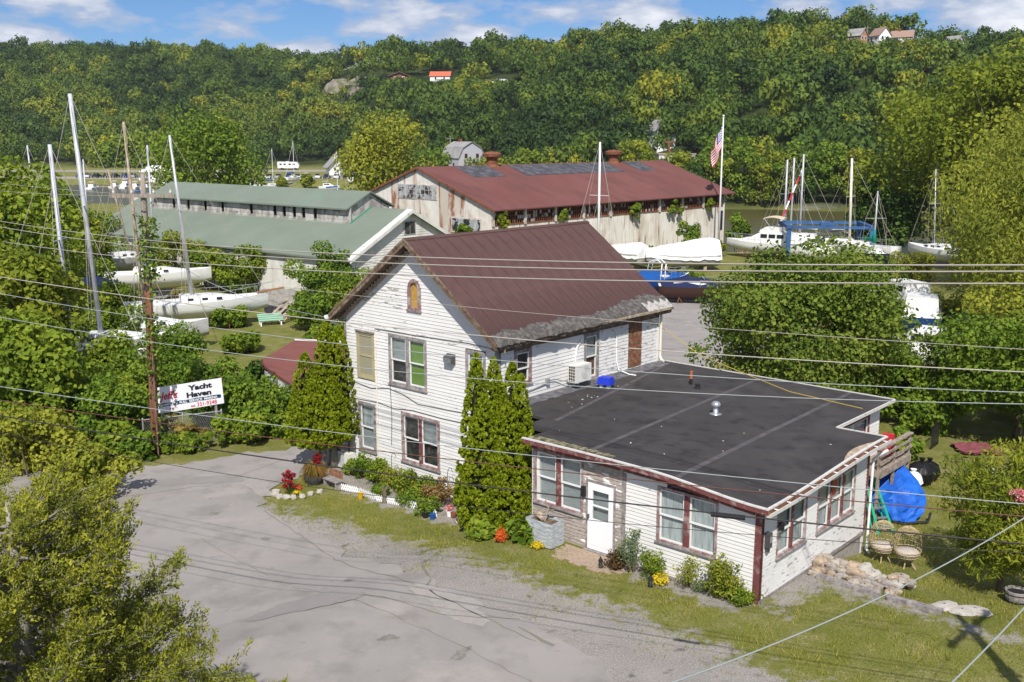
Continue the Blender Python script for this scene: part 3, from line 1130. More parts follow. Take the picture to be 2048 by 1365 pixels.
# ---- side-wall windows -------------------------------------------------------
window(SF_, .80, 1.69, 3.6, 4.84, 'pinktrim', 'pinktrim', [('dark', 'dark')], tw=.12, rail=.45)
window(SF_, 4.64, 5.54, 3.1, 4.87, 'greytrim', 'greytrim', [('blind', 'brownboard')], tw=.12, rail=.5)
mb = MB()
for i in range(14):
    fbox(mb, SF_, 7.44, 8.34, 3.12 + i * .13, 3.12 + i * .13 + .126, -.1, .016 + .008 * (i % 2))
bw = mb.build('boarded_window', M['brownboard'], HOUSE)
bw['label'] = 'opening closed with brown horizontal boards'

# ---- main roof ----------------------------------------------------------------
VA, VB = -.5, 9.89
mb = MB()
for sg in (-1, 1):
    e = RU + sg * (EV - RU)
    mb.ext([(RU, VA, RZ - .045), (e, VA, zt(e) - .045), (e, VA, zt(e) - .15), (RU, VA, RZ - .16)], (0, VB - VA, 0))
roof = mb.build('roof', M['brownwood'], HOUSE)
NP = 16
pw = (VB - VA) / NP
for sg in (1, -1):
    e = RU + sg * (EV + .03 - RU)
    mb = MB()
    p = [(RU, RZ), (e, zt(e))]
    mb.ext([(p[0][0], 0, p[0][1] - .043), (p[1][0], 0, p[1][1] - .043), (p[1][0], 0, p[1][1] - .012), (p[0][0], 0, p[0][1] - .012)], (0, pw - .004, 0))
    nx_, nz_ = sg * SL / math.hypot(1, SL), 1 / math.hypot(1, SL)
    q = [(x, z - .012) for x, z in p]
    mb.ext([(q[0][0], 0, q[0][1]), (q[1][0], 0, q[1][1]), (q[1][0] + nx_ * .014, 0, q[1][1] + nz_ * .014), (q[0][0] + nx_ * .014, 0, q[0][1] + nz_ * .014)], (0, .022, 0))
    first = mb.build('roof_panel', M['metalroof'], roof)
    first.location = (0, VA, 0)
    for i in range(1, NP):
        c = first.copy()
        COL.objects.link(c)
        c.parent = roof
        c.location = (0, VA + i * pw, 0)
mb = MB()
for sg in (1, -1):
    mb.ext([(RU, VA - .01, RZ + .012), (RU + sg * .12, VA - .01, RZ - .12 * SL + .02), (RU + sg * .12, VA - .01, RZ - .12 * SL - .0), (RU, VA - .01, RZ - .02)], (0, VB - VA + .02, 0))
mb.build('ridge_cap', M['metalroof'], roof)
for sg in (-1, 1):
    e = RU + sg * (EV - .01 - RU)
    for (v0, v1, h0, h1, mm, nm) in ((VA - .035, VA - .002, -.005, -.20, 'brownwood', 'rake_board'), (VA - .055, VA - .036, .012, -.075, 'brownwood', 'rake_trim'), (-.045, -.03, -.19, -.33, 'tanwood', 'frieze_board')):
        mb = MB()
        k = 1 / math.cos(math.atan(SL))
        mb.ext([(RU, v0, RZ + h0 * k), (e, v0, zt(e) + h0 * k), (e, v0, zt(e) + h1 * k), (RU, v0, RZ + h1 * k)], (0, v1 - v0, 0))
        mb.build(nm, M[mm], roof)
    mb = MB()
    mb.box(e - .025, e + .0, VA, VB, zt(e) - .24, zt(e) - .05) if sg > 0 else mb.box(e, e + .025, VA, VB, zt(e) - .24, zt(e) - .05)
    mb.build('fascia', M['brownwood'], roof)
mb = MB()
mb.box(SWU + .03, EV - .03, VA + .02, VB - .02, zt(EV) - .27, zt(EV) - .235)
mb.box(SWU + .028, SWU + .055, .05, GL, 5.0 - .12, zt(EV) - .27)
mb.build('soffit', M['brownwood'], roof)
# crumpled tar coating along the right eave
rng = np.random.RandomState(4)
rows = []
nv = 90
top = np.interp(np.linspace(0, 1, nv), np.linspace(0, 1, 14), [.55, .75, .62, .8, .7, .82, .66, .6, .72, .85, 1.0, 1.15, 1.1, .9])
for i in range(nv):
    v = VA - .02 + (VB - VA + .06) * i / (nv - 1)
    T = top[i] * .8 * (1 + rng.normal(0, .07))
    row = []
    for j in range(9):
        t = j / 8
        u = EV + .10 - t * T * .82 - .05 * rng.random() * (j in (0, 8))
        lump = .022 * math.sin(t * math.pi) + rng.normal(0, .008) * (0 < j < 8)
        z = zt(u) + (.022 if j not in (0, 8) else .002) + lump
        if j == 0:
            z -= .06
        row.append((u, v, z))
    rows.append(row)
mb = MB()
mb.grid(rows)
mb.build('tar_coating', M['tar'], roof, smooth=True)
rows = []
for i in range(16):
    v = VB - 1.75 + 1.7 * i / 15
    row = []
    for j in range(6):
        u = EV + .08 - j / 5 * (.45 + .12 * math.sin(i * 1.7)) * .8
        row.append((u, v, zt(u) + .078 + rng.normal(0, .008) - (.03 if j in (0, 5) else 0)))
    rows.append(row)
mb = MB()
mb.grid(rows)
mb.build('tar_patch', M['tarpaint'], roof, smooth=True)
mb = MB()
mb.bar((EV + .03, 5.2, zt(EV) - .07), (EV + .06, VB - .2, zt(EV) - .05), .06, .09)
mb.build('loose_board', M['tanwood'], roof)
# gutter at the far eave with its elbow
e = RU - (EV - RU)
mb = MB()
mb.ext([(e - .02, VA - .12, zt(e) - .05), (e - .15, VA - .12, zt(e) - .05), (e - .15, VA - .12, zt(e) - .14), (e - .10, VA - .12, zt(e) - .18), (e - .02, VA - .12, zt(e) - .18)], (0, VB - VA + .1, 0))
mb.tube([(e - .08, VA + .05, zt(e) - .18), (e - .05, VA + .15, zt(e) - .33), (e + .10, -.03, zt(e) - .5)], .04, 7)
mb.build('gutter', M['whitegl'], HOUSE)
mb = MB()
mb.tube([(SWU + .10, GL + .06, 5.1), (SWU + .10, GL + .06, 3.28), (SWU + .2, GL + .02, 3.14), (SWU + .34, GL - .03, 3.12)], .05, 8)
mb.build('downspout', M['cream'], HOUSE)

# ---- annex ---------------------------------------------------------------------
def zr(u, v):
    return 3.04 - .26 * float(sst(7.5, 11.1, u)) * float(1 - sst(-2.0, 5.0, v)) - .03 * math.sin(u * .9) * (1 if v < 6 else .3) * .5


A0 = 3.0     # left end of the annex front
mb = MB()
mb.box(A0 + .31, AU - .31, AV + .14, AV + .3, -.4, 2.55)
mb.box(A0 + .31, 7.6, AV + .14, AV + .3, 2.55, 2.82)
af = mb.build('annex_front_wall', M['sheath'], HOUSE)
mb = MB()
mb.box(AU - .3, AU - .14, AV + .14, V1, .06, 2.50)
ar = mb.build('annex_side_wall', M['sheath'], HOUSE)
mb = MB()
mb.box(A0, A0 + .3, AV, 0.1, -.8, 2.86)
mb.box(NU, AU - .001, V1 - .16, V1, -1.0, 2.78)
mb.box(NU - .3, NU - .14, V1, V2, -1.0, 2.9)
mb.box(.1, NU - .31, V2 - .16, V2, -1.0, 2.9)
ab = mb.build('annex_back_wall', M['clap'], HOUSE)
front_op = [(5.12, 6.18, .0, 2.16), (3.13, 5.0, 1.0, 2.68), (7.60, 9.51, .93, 2.52)]
fm = lambda s, z: (M['clap_bare'] if s < 6.47 else M['clap'], 6.47)
n3 = clapboards(AF_, af, -.16, 2.52, .108, lambda z: A0 + .05, lambda z: AU - .14, front_op, fm)
n3 += clapboards(AF_, af, 2.53, 2.84, .108, lambda z: A0 + .05, lambda z: 7.9, front_op, fm)
right_op = [(-.94, .75, 1.0, 2.40), (1.42, 3.9, 1.0, 2.42)]
n4 = clapboards(RF_, ar, .09, 2.46, .108, lambda z: AV + .14, lambda z: V1 - .12, right_op, lambda s, z: (M['clap_peel'] if (z < 1.05 and s < 3.0) else M['clap'], None))
n5 = clapboards(('u', NU), ab, .9, 2.9, .12, lambda z: V1 + .02, lambda z: V2, [(5.9, 8.6, .9, 2.75)], lambda s, z: (M['clap'], None))
# the 300 longest boards are parts of their own, the short offcuts of each wall stay joined
BOARDS.sort(key=lambda b: -b[0])
rest = {}
for i, (ln, vs, fs, mm, wall) in enumerate(BOARDS):
    if i < 300:
        MB().add(vs, fs).build('clapboard', mm, wall)
    else:
        rest.setdefault((wall.name, mm.name), (MB(), mm, wall))[0].add(vs, fs)
for mb, mm, wall in rest.values():
    mb.build('clapboard_offcuts', mm, wall)['kind'] = 'stuff'
mb = MB()
fbox(mb, AF_, AU - .135, AU + .034, -.25, 2.5, -.14, .036)
fbox(mb, RF_, AV + .001, AV + .135, -.05, 2.44, -.14, .034)
mb.build('corner_board', M['redtrim'], HOUSE)
mb = MB()
fbox(mb, AF_, 6.40, 6.54, 0.0, 2.62, -.1, .032)
mb.build('corner_board', M['greytrim'], HOUSE)
mb = MB()
fbox(mb, RF_, V1 - .115, V1 + .02, .05, 2.62, -.14, .034)
mb.build('corner_board', M['redtrim'], HOUSE)
mb = MB()
fbox(mb, RF_, AV, V1, -.02, .085, -.3, .045)
mb.build('sill_board', M['greytrim'], HOUSE)
mb = MB()
fbox(mb, RF_, AV + .02, V1, -1.1, -.022, -.3, -.02)
fbox(mb, AF_, A0, AU - .001, -.7, -.165, -.3, -.01)
mb.build('foundation', M['concrete'], HOUSE)

window(AF_, 3.13, 5.0, 1.0, 2.68, 'pinktrim', 'redtrim', [('blind', 'blind'), ('blind', 'blind')], mw=.17, tw=.07)
window(AF_, 7.60, 9.51, .93, 2.52, 'pinktrim', 'redtrim', [('curtain', 'curtain'), ('curtain', 'curtain')], mw=.17, tw=.07)
window(RF_, -.94, .75, 1.0, 2.40, 'pinktrim', 'redtrim', [('blind', 'curtain'), ('blind', 'curtain')], mw=.12, tw=.06)
wo = window(RF_, 1.42, 3.9, 1.0, 2.42, 'pinktrim', 'redtrim', [('blind', 'curtain'), ('blind', 'curtain'), ('curtain', 'curtain')], mw=.09, tw=.06)
M['redcloth'] = mat('red_cloth', (.55, .03, .05), .8)
mb = MB()
for (a, b, z0, z1) in ((2.45, 2.85, 1.95, 2.25), (2.55, 2.8, 1.8, 2.0), (3.15, 3.42, 1.95, 2.2)):
    mb.box(AU - .075, AU - .06, a, b, z0, z1)
mb.build('red_cloth', M['redcloth'], wo)
window(('u', NU), 5.9, 8.6, .9, 2.75, 'redtrim', 'white', [('blind', 'curtain'), ('blind', 'curtain')], tw=.1, mw=.1)

# storm door
mb = MB()
fbox(mb, AF_, 5.12, 5.185, .03, 2.16, -.12, .04)
fbox(mb, AF_, 6.115, 6.18, .03, 2.16, -.12, .04)
fbox(mb, AF_, 5.185, 6.115, 2.09, 2.16, -.12, .041)
fbox(mb, AF_, 5.10, 6.20, -.03, .029, -.1, .16)
door = mb.build('door', M['greytrim'], HOUSE)
door['label'] = 'white storm door with a glazed upper half'
mb = MB()
fbox(mb, AF_, 5.19, 5.36, .04, 2.085, -.02, .035)
fbox(mb, AF_, 5.94, 6.11, .04, 2.085, -.02, .035)
fbox(mb, AF_, 5.36, 5.94, 1.86, 2.085, -.02, .034)
fbox(mb, AF_, 5.36, 5.94, .04, .98, -.02, .034)
fbox(mb, AF_, 5.36, 5.94, 1.38, 1.42, -.015, .03)
fbox(mb, AF_, 5.30, 5.60, .18, .84, .034, .042)
fbox(mb, AF_, 5.70, 6.00, .18, .84, .034, .042)
mb.build('door_leaf', M['whitegl'], door)
mb = MB()
c = [fpt(AF_, s, z, .012) for s, z in ((5.36, .98), (5.94, .98), (5.94, 1.86), (5.36, 1.86))]
mb.quad(*c)
mb.build('pane', M['glass'], door)
mb = MB()
fbox(mb, AF_, 5.30, 6.0, .9, 1.95, -.115, -.11)
mb.build('inner_door', M['blind'], door)
mb = MB()
mb.box(5.225, 5.255, AV - .10, AV - .036, .98, 1.10)
mb.build('handle', M['darkgrey'], door)

# annex roof: one membrane sheet over an L-shaped plan
mb = MB()
us = [0.02] + list(np.linspace(.5, 3, 6)) + list(np.linspace(3.6, 9.51, 12)) + list(np.linspace(9.9, 11.11, 4))
vs_ = list(np.linspace(-2.17, 0, 5)) + list(np.linspace(.8, 5.2, 7)) + list(np.linspace(6, 9.83, 5))
keep = lambda u, v: not ((u < 2.95 and v < .05 - 1e-6 and v < 0) or (u > 9.52 and v > 5.21))
vid = {}
V = []
for i, u in enumerate(us):
    for j, v in enumerate(vs_):
        vid[i, j] = len(V)
        V.append((u, v, zr(u, v)))
nV = len(V)
V += [(x, y, z - .09) for x, y, z in V]
F = []
cells = set()
for i in range(len(us) - 1):
    for j in range(len(vs_) - 1):
        if (us[i] < 1.9 and vs_[j] < -.01) or (us[i] < 2.9 and vs_[j] < -1.2):
            continue
        if us[i + 1] > 9.6 and vs_[j + 1] > 5.3:
            continue
        cells.add((i, j))
for (i, j) in cells:
    a, b, c, d = vid[i, j], vid[i + 1, j], vid[i + 1, j + 1], vid[i, j + 1]
    F.append((a, b, c, d))
    F.append((d + nV, c + nV, b + nV, a + nV))
    for (di, dj, p, q) in ((0, -1, a, b), (1, 0, b, c), (0, 1, c, d), (-1, 0, d, a)):
        if (i + di, j + dj) not in cells:
            F.append((p, p + nV, q + nV, q))
mb.add(V, F)
fr = mb.build('flat_roof', M['membrane'], HOUSE)
for (ua, va, ub, vb, w_) in ((2.45, -.02, 1.15, 6.2, .16), (1.15, 6.2, .4, 9.7, .16), (5.3, -2.0, 4.45, 9.75, .17), (8.35, -2.05, 7.95, 9.75, .17), (2.2, 7.3, 3.6, 9.6, .10)):
    rows = []
    for i in range(15):
        t = i / 14
        u, v = ua + (ub - ua) * t, va + (vb - va) * t
        rows.append([(u - w_ / 2, v, zr(u - w_ / 2, v) + .006), (u + w_ / 2, v, zr(u + w_ / 2, v) + .006)])
    mb = MB()
    mb.grid(rows[::-1])
    mb.build('seam_strip', M['seam'], fr)
# grey flashing turned up against the house wall
rows = [[], [], [], []]
for i in range(40):
    v = .1 + (GL - .1) * i / 39
    top_ = 2.95 + .10 * math.sin(i * .9) * .3 + (.12 if i > 10 else 0)
    rows[0].append((SWU + .05, v, top_))
    rows[1].append((SWU + .06, v, zr(.1, v) + .05))
    rows[2].append((.28, v, zr(.3, v) + .02))
    rows[3].append((.52 + .05 * math.sin(i * 2.1), v, zr(.5, v) + .005))
mb = MB()
mb.grid(rows)
mb.build('flashing', M['flash'], fr)

# front fascia: red board with a pale drip edge
def edge(name, m_, uA, uB, v0, v1, h0, h1, parent):
    n = 14
    P = [(uA + (uB - uA) * i / n) for i in range(n + 1)]
    mb = MB()
    ring = []
    for u in P:
        z = zr(u, v0)
        ring.append([(u, v0, z + h1), (u, v1, z + h1), (u, v1, z + h0), (u, v0, z + h0)])
    mb.grid(ring, closed=True)
    mb.add([*ring[0], *ring[-1]], [(0, 1, 2, 3), (7, 6, 5, 4)])
    return mb.build(name, m_, parent)
edge('fascia', M['redtrim'], 2.92, 11.13, -2.20, -2.172, -.15, -.02, fr)
edge('drip_edge', M['gutter'], 2.92, 11.14, -2.215, -2.13, -.018, .022, fr)
edge('frieze_board', M['redtrim'], 3.05, 10.6, -1.90, -1.84, -.36, -.19, fr)
edge('soffit', M['white'], 2.95, 10.9, -2.17, -1.84, -.14, -.10, fr)
def edge_v(name, m_, u0, u1, vA, vB, h0, h1, parent, n=10):
    ring = []
    for i in range(n + 1):
        v = vA + (vB - vA) * i / n
        z = zr(11.11, v)
        ring.append([(u0, v, z + h0), (u1, v, z + h0), (u1, v, z + h1), (u0, v, z + h1)])
    mb = MB()
    mb.grid(ring, closed=True)
    mb.add([*ring[0], *ring[-1]], [(0, 1, 2, 3), (7, 6, 5, 4)])
    return mb.build(name, m_, parent)
edge_v('fascia', M['brownboard'], 11.112, 11.14, -2.20, 5.22, -.17, -.015, fr)
edge_v('drip_edge', M['gutter'], 11.07, 11.15, -2.20, 5.24, -.013, .024, fr)
edge_v('gutter', M['gutter'], 11.23, 11.25, -2.28, 5.26, -.16, -.06, fr)
edge_v('gutter_base', M['gutter'], 11.141, 11.23, -2.28, 5.26, -.165, -.145, fr)
edge_v('soffit', M['white'], 10.78, 11.10, -2.1, 5.1, -.14, -.10, fr)
for i in range(11):
    v = -1.9 + i * .68
    z = zr(11.11, v)
    mb = MB()
    mb.box(11.13, 11.26, v, v + .03, z - .062, z - .04)
    mb.build('gutter_hanger', M['whitegl'], fr)
mb = MB()
mb.bar((9.52, 5.22, zr(9.51, 5.2) - .02), (9.52, 9.85, zr(9.51, 9.8) - .02), .05, .10)
mb.bar((9.55, 5.225, zr(9.51, 5.2) - .02), (11.1, 5.225, zr(11.1, 5.2) - .02), .05, .10)
mb.bar((0.1, 9.86, zr(0, 9.8) - .02), (9.5, 9.86, zr(9.5, 9.8) - .02), .05, .10)
mb.build('drip_edge', M['gutter'], fr)
# exposed planks where the membrane is gone
M['rotplank'] = mat('rotten_roof_plank', (.20, .18, .10), .9, [((.30, .27, .18), 6, (1, 1, 1), .45, .6), ((.06, .06, .035), 5, (1, 1, 1), .5, .6, .9)])
for i in range(15):
    u = 3.15 + i * .21
    mb = MB()
    mb.obox((u, -1.93 + .02 * math.sin(i * 3), zr(u, -1.9) + .012), (.17, .34 - .011 * i, .018), (0, 0, .1 * math.sin(i * 5.0)))
    mb.build('roof_plank', M['rotplank'], fr)
rows = []
for i in range(18):
    v = 2.2 + 2.4 * i / 17
    w_ = .24 * math.sin(math.pi * i / 17)
    rows.append([(11.105 - w_ * 1.1, v, zr(11.1, v) + .016), (11.105, v, zr(11.1, v) + .012)])
mb = MB()
mb.grid(rows)
mb.build('bare_roof_edge', M['tanwood'], fr)
mb = MB()
mb.tube([(11.2, 5.18, 2.66), (11.0, 5.1, 2.5), (10.84, 5.0, 2.35), (10.83, 4.97, -.55), (10.95, 4.97, -.72)], .045, 8)
mb.build('downspout', M['whitegl'], HOUSE)

# vents and pipes standing through the flat roof
mb = MB()
mb.lathe([(.21, 0), (.21, .015), (.085, .03), (.08, .26), (.08, .27)], 14, (5.9, 4.02, zr(5.9, 4) + .004))
mb.lathe([(.15, .27), (.16, .29), (.15, .36), (.10, .42), (.02, .44)], 14, (5.9, 4.02, zr(5.9, 4)))
mb.build('mushroom_vent', M['silver'], fr, smooth=True)
mb = MB()
mb.lathe([(.055, 0), (.055, .22)], 10, (3.05, 7.06, zr(3, 7)))
mb.m = 1
mb.lathe([(.05, .22), (.05, .46), (.058, .465), (.058, .50)], 10, (3.05, 7.06, zr(3, 7)))
mb.build('vent_pipe', [M['black'], M['orange']], fr)
mb = MB()
mb.lathe([(.16, 0), (.10, .03), (.085, .07), (.085, .17), (.05, .175)], 12, (3.56, 6.69, zr(3.5, 6.7)))
mb.build('pipe_collar', M['black'], fr)
# conduit hanging down the side wall
mb = MB()
mb.tube([(SWU + .05, 6.62, 4.72), (SWU + .05, 6.66, 3.5), (SWU + .12, 6.7, 3.2), (.5, 6.75, 3.08), (.75, 6.85, 3.06)], .022, 6)
mb.build('conduit', M['whitegl'], HOUSE)
mb = MB()
mb.tube([(SWU + .05, 4.45, 4.7), (SWU + .05, 4.2, 4.45), (SWU + .05, 4.1, 4.1), (SWU + .06, 4.1, 3.75)], .03, 6)
mb.build('line_set', M['whitegl'], HOUSE)
mb = MB()
mb.box(SWU + .03, SWU + .13, 2.42, 2.58, 3.38, 3.58)
mb.tube([(SWU + .06, 2.45, 3.42), (SWU + .05, 1.7, 3.32), (SWU + .05, .9, 3.25)], .018, 5)
mb.tube([(SWU + .08, 2.58, 3.5), (SWU + .1, 2.9, 3.5), (SWU + .14, 3.3, 3.36), (.1, 3.5, 3.35)], .018, 5)
mb.build('disconnect_box', M['grey'], HOUSE)
# wall lanterns and meter
mb = MB()
fbox(mb, AF_, 5.00, 5.12, 1.62, 1.92, .02, .14)
mb.build('wall_lantern', M['black'], HOUSE)
mb = MB()
fbox(mb, RF_, -1.62, -1.46, 1.52, 1.92, .03, .17)
fbox(mb, RF_, -1.60, -1.48, 1.40, 1.515, .05, .12)
lo = mb.build('electric_meter', M['darkgrey'], HOUSE)
mb = MB()
fbox(mb, RF_, -1.59, -1.49, 1.66, 1.86, .171, .182)
mb.build('glass_cover', M['grey'], lo)
mb = MB()
fbox(mb, RF_, -.93, -.80, 1.80, 2.0, .05, .16)
mb.build('wall_lantern', M['black'], HOUSE)

# ---- loose things on the flat roof ----------------------------------------------
ac = empty('air_conditioner', w2(.30, 3.95, 3.30), PHI, 'white air conditioner unit on the wall above the flat roof', 'air conditioner')
mb = MB()
mb.box(-.18, .18, -.45, .45, 0, .62)
mb.build('casing', M['acwhite'], ac)
mb = MB()
for i in range(5):
    mb.box(-.16, .16, -.462, -.452, .06 + i * .11, .075 + i * .11)
for i in range(4):
    mb.box(-.15 + i * .095, -.14 + i * .095, -.463, -.451, .03, .59)
mb.m = 1
mb.box(-.155, .155, -.4515, -.4505, .03, .59)
mb.build('grille', [M['acwhite'], M['dark']], ac)
mb = MB()
for r_ in (.24, .19, .14, .09, .04):
    pts = [(.185, .12 + r_ * math.cos(a), .32 + r_ * math.sin(a)) for a in np.linspace(0, 2 * math.pi, 25)]
    mb.tube(pts, .006, 4, cap=False)
mb.build('fan_guard', M['grey'], ac)
mb = MB()
for s in (-.32, .32):
    mb.bar((-.36, s, -.02), (.2, s, -.02), .04, .04)
    mb.bar((-.36, s, -.30), (.1, s, -.04), .03, .03)
mb.build('bracket', M['grey'], ac)
bb = empty('blue_bin', w2(.98, 4.62, 3.03), PHI + .2, 'royal blue plastic tub upturned on white legs on the flat roof', 'tub')
mb = MB()
mb.ext([(-.24, -.2, .26), (.24, -.2, .26), (.24, .2, .26), (-.24, .2, .26)], (0, 0, .03))
mb.add([(-.27, -.22, .14), (.27, -.22, .14), (.27, .22, .14), (-.27, .22, .14), (-.22, -.18, .40), (.22, -.18, .40), (.22, .18, .40), (-.22, .18, .40)],
       [(4, 5, 6, 7), (0, 1, 5, 4), (1, 2, 6, 5), (2, 3, 7, 6), (3, 0, 4, 7)])
mb.build('tub', M['bluebin'], bb)
for s in (-.14, .14):
    mb = MB()
    mb.lathe([(.08, 0), (.09, .25)], 10, (s, -.06, 0))
    mb.build('leg', M['whitegl'], bb)
rr = random.Random(8)
mb = MB()
for i in range(30):
    u, v = (rr.uniform(.4, 10.5), rr.uniform(-1.5, 5)) if i > 14 else (rr.uniform(.5, 2.2), rr.uniform(1.2, 5.5))
    if u < 3 and v < .2:
        continue
    s = rr.uniform(.015, .04)
    mb.m = rr.choice([0, 0, 1])
    mb.obox((u, v, zr(u, v) + .012), (s * 1.6, s, .012), (0, 0, rr.uniform(0, 3)))
ob = mb.build('roof_litter', [M['white'], M['tanwood']], HOUSE)
ob['kind'] = 'stuff'
# ================================================================ boatyard sheds
M['greenroof'] = mat('faded_green_metal', (.158, .192, .152), .75, [((.185, .217, .175), .25, (1, 1, 1), .35, .65), ((.15, .24, .19), .35, (1, 3, 1), .60, .72, .6), ((.19, .23, .19), 1.2, (.3, 3, 1), .55, .7, .4)], spec=.1)
M['greenedge'] = mat('bright_green_flashing', (.02, .25, .17), .5)
M['shedwhite'] = mat('shed_white_paint', (.66, .65, .62), .8, [((.45, .42, .38), .9, (1, 1, .5), .5, .68, .7), ((.26, .24, .22), 2.4, (1, 1, .6), .62, .68, .8)])
M['shingle'] = mat('weathered_shingle', (.50, .48, .45), .85, [((.28, .25, .23), 1.4, (1, 1, .5), .45, .6), ((.12, .10, .09), 2.5, (1, 1, 1), .58, .66, .8)])
M['corr'] = mat('rusty_white_sheet', (.66, .63, .57), .75, [((.46, .39, .31), .5, (1, 1, .35), .45, .65, .8), ((.72, .69, .64), .8, (1, 1, .6), .45, .6, .8), ((.24, .10, .05), 1.6, (1.5, 1.5, .12), .58, .66, .85), ((.36, .22, .13), .35, (1.2, 1.2, .25), .60, .70, .7)])
M['corr_rust'] = mat('rusty_sheet', (.50, .45, .38), .75, [((.27, .10, .05), .9, (1.3, 1.3, .2), .45, .56, .95), ((.60, .56, .50), .8, (1, 1, .6), .5, .6, .8)])
M['redroof'] = mat('red_rusty_roof', (.150, .062, .056), .85, [((.175, .076, .070), .18, (1, 1, 1), .35, .65), ((.125, .060, .053), .5, (1, .25, 1), .5, .65, .8), ((.20, .068, .058), .35, (2.2, .12, 1), .60, .70, .6), ((.17, .09, .075), 1.5, (1, 1, 1), .60, .72, .5)], spec=.06)
M['skylight'] = mat('sooty_skylight', (.06, .06, .07), .7, [((.11, .11, .12), 1.2, (1, 1, 1), .45, .6)])
M['mullwhite'] = mat('peeling_white_post', (.55, .50, .45), .8, [((.30, .18, .12), 2, (1, 1, .4), .52, .62, .8)])
M['pane_dirty'] = mat('grimy_panes', (.32, .34, .35), .4, [((.03, .03, .03), .9, (1, 1, 1), .5, .53), ((.48, .50, .50), 2, (1, 1, 1), .55, .62, .7)])

GSX = (-12.30, 77.54)
GS = empty('green_roof_shed', (*GSX, 0), -.7001, 'long white boat shed with faded green roof and raised clerestory', 'shed')
L_, HWD, ZE, ZR = 39.6, 6.71, 2.76, 6.26
gs = (ZR - ZE) / HWD
mb = MB()
mb.box(-L_ + .4, -.45, .45, .6, -1.6, ZE - .05)
mb.box(-L_ + .4, -.45, 2 * HWD - .6, 2 * HWD - .45, -1.6, ZE - .05)
wl_ = mb.build('long_wall', M['shedwhite'], GS)
mb = MB()
for x in (-.45, -L_ + .5):
    mb.ext([(x - .12, .45, -1.6), (x - .12, 2 * HWD - .45, -1.6), (x - .12, 2 * HWD - .45, ZE + .1), (x - .12, HWD, ZR - .16), (x - .12, .45, ZE + .1)], (.12, 0, 0))
ge = mb.build('end_wall', M['shedwhite'], GS)
# clapboards of the gable end, row by row
for i in range(26):
    z = 1.1 + i * .195
    a = .45 if z < ZE + .1 else .45 + (z - ZE - .1) / gs
    b = 2 * HWD - a
    if b - a < .4:
        break
    for (p, q) in ([(a, b)] if not 4.3 < z < 5.3 else [(a, 6.1), (7.4, b)]):
        if q <= p:
            continue
        mb = MB()
        mb.add([(-.449, p, z), (-.41, p, z), (-.44, p, z + .2), (-.449, q, z), (-.41, q, z), (-.44, q, z + .2)], [(0, 2, 1), (3, 4, 5), (1, 2, 5, 4), (0, 1, 4, 3)])
        mb.build('clapboard', M['shedwhite'], ge)
mb = MB()
mb.box(-.5, -.38, 6.1, 7.4, 4.25, 5.35)
dw = mb.build('loft_window', M['shingle'], GS)
mb = MB()
mb.box(-.37, -.36, 6.2, 6.72, 4.33, 5.27)
mb.box(-.37, -.36, 6.78, 7.3, 4.33, 5.27)
mb.build('pane', M['dark'], dw)
mb = MB()
for sy in (0, 1):
    f = (lambda y: y) if sy == 0 else (lambda y: 2 * HWD - y)
    mb.ext([(-L_, f(0), ZE), (-L_, f(HWD), ZR), (-L_, f(HWD), ZR - .14), (-L_, f(0), ZE - .14)], (L_, 0, 0))
gr = mb.build('roof', M['greenroof'], GS)
mb = MB()
for f in ((lambda y: y), (lambda y: 2 * HWD - y)):
    mb.ext([(.002, f(-.02), ZE + .02), (.002, f(HWD), ZR + .03), (.002, f(HWD), ZR - .26), (.002, f(-.02), ZE - .26)], (.05, 0, 0))
mb.build('rake_board', M['shedwhite'], gr)
mb = MB()
mb.box(-.95, -.02, -.02, .55, ZE + .02, ZE + .04)
for i in range(12):
    y = i * HWD / 12
    mb.obox((-.33, y + .28, ZE + (y + .28) * gs + .02), (.62, .6, .02), (math.atan(gs), 0, 0))
mb.build('edge_flashing', M['shedwhite'], gr)
# clerestory
ms, me_, mw_, mez, mrz = -4.86, -34.8, 2.70, 6.26, 7.57
mb = MB()
for sy in (-1, 1):
    mb.ext([(me_, HWD, mrz), (me_, HWD + sy * mw_, mez), (me_, HWD + sy * mw_, mez - .12), (me_, HWD, mrz - .12)], (ms - me_, 0, 0))
mr_ = mb.build('clerestory_roof', M['greenroof'], GS)
mb = MB()
zb_ = ZE + (HWD - 2.3) * gs
for x in (ms - .4, me_ + .3):
    mb.ext([(x, HWD - 2.25, zb_ - .3), (x, HWD + 2.25, zb_ - .3), (x, HWD + 2.25, mez - .05), (x, HWD, mrz - .13), (x, HWD - 2.25, mez - .05)], (.1, 0, 0))
mb.box(me_ + .4, ms - .3, HWD + 2.15, HWD + 2.25, zb_ - .2, mez + .05)
mb.build('clerestory_end', M['shingle'], GS)
mb = MB()
mb.bar((ms + .02, HWD - 2.35, zb_ + .02), (ms + .02, HWD, ZR + .03), .10, .05)
mb.build('flashing', M['greenedge'], gr)
mb = MB()
mb.box(me_ + .4, ms - .3, HWD - 2.0, HWD - 1.95, zb_ - .2, mez)
mb.build('dark_interior', M['dark'], GS)  # dark sheet stands in for the unlit space behind the gaps
rr = random.Random(2)
x = me_ + .45
gaps = {3, 6, 9, 12, 17, 21, 23, 25, 27, 29}
k = 0
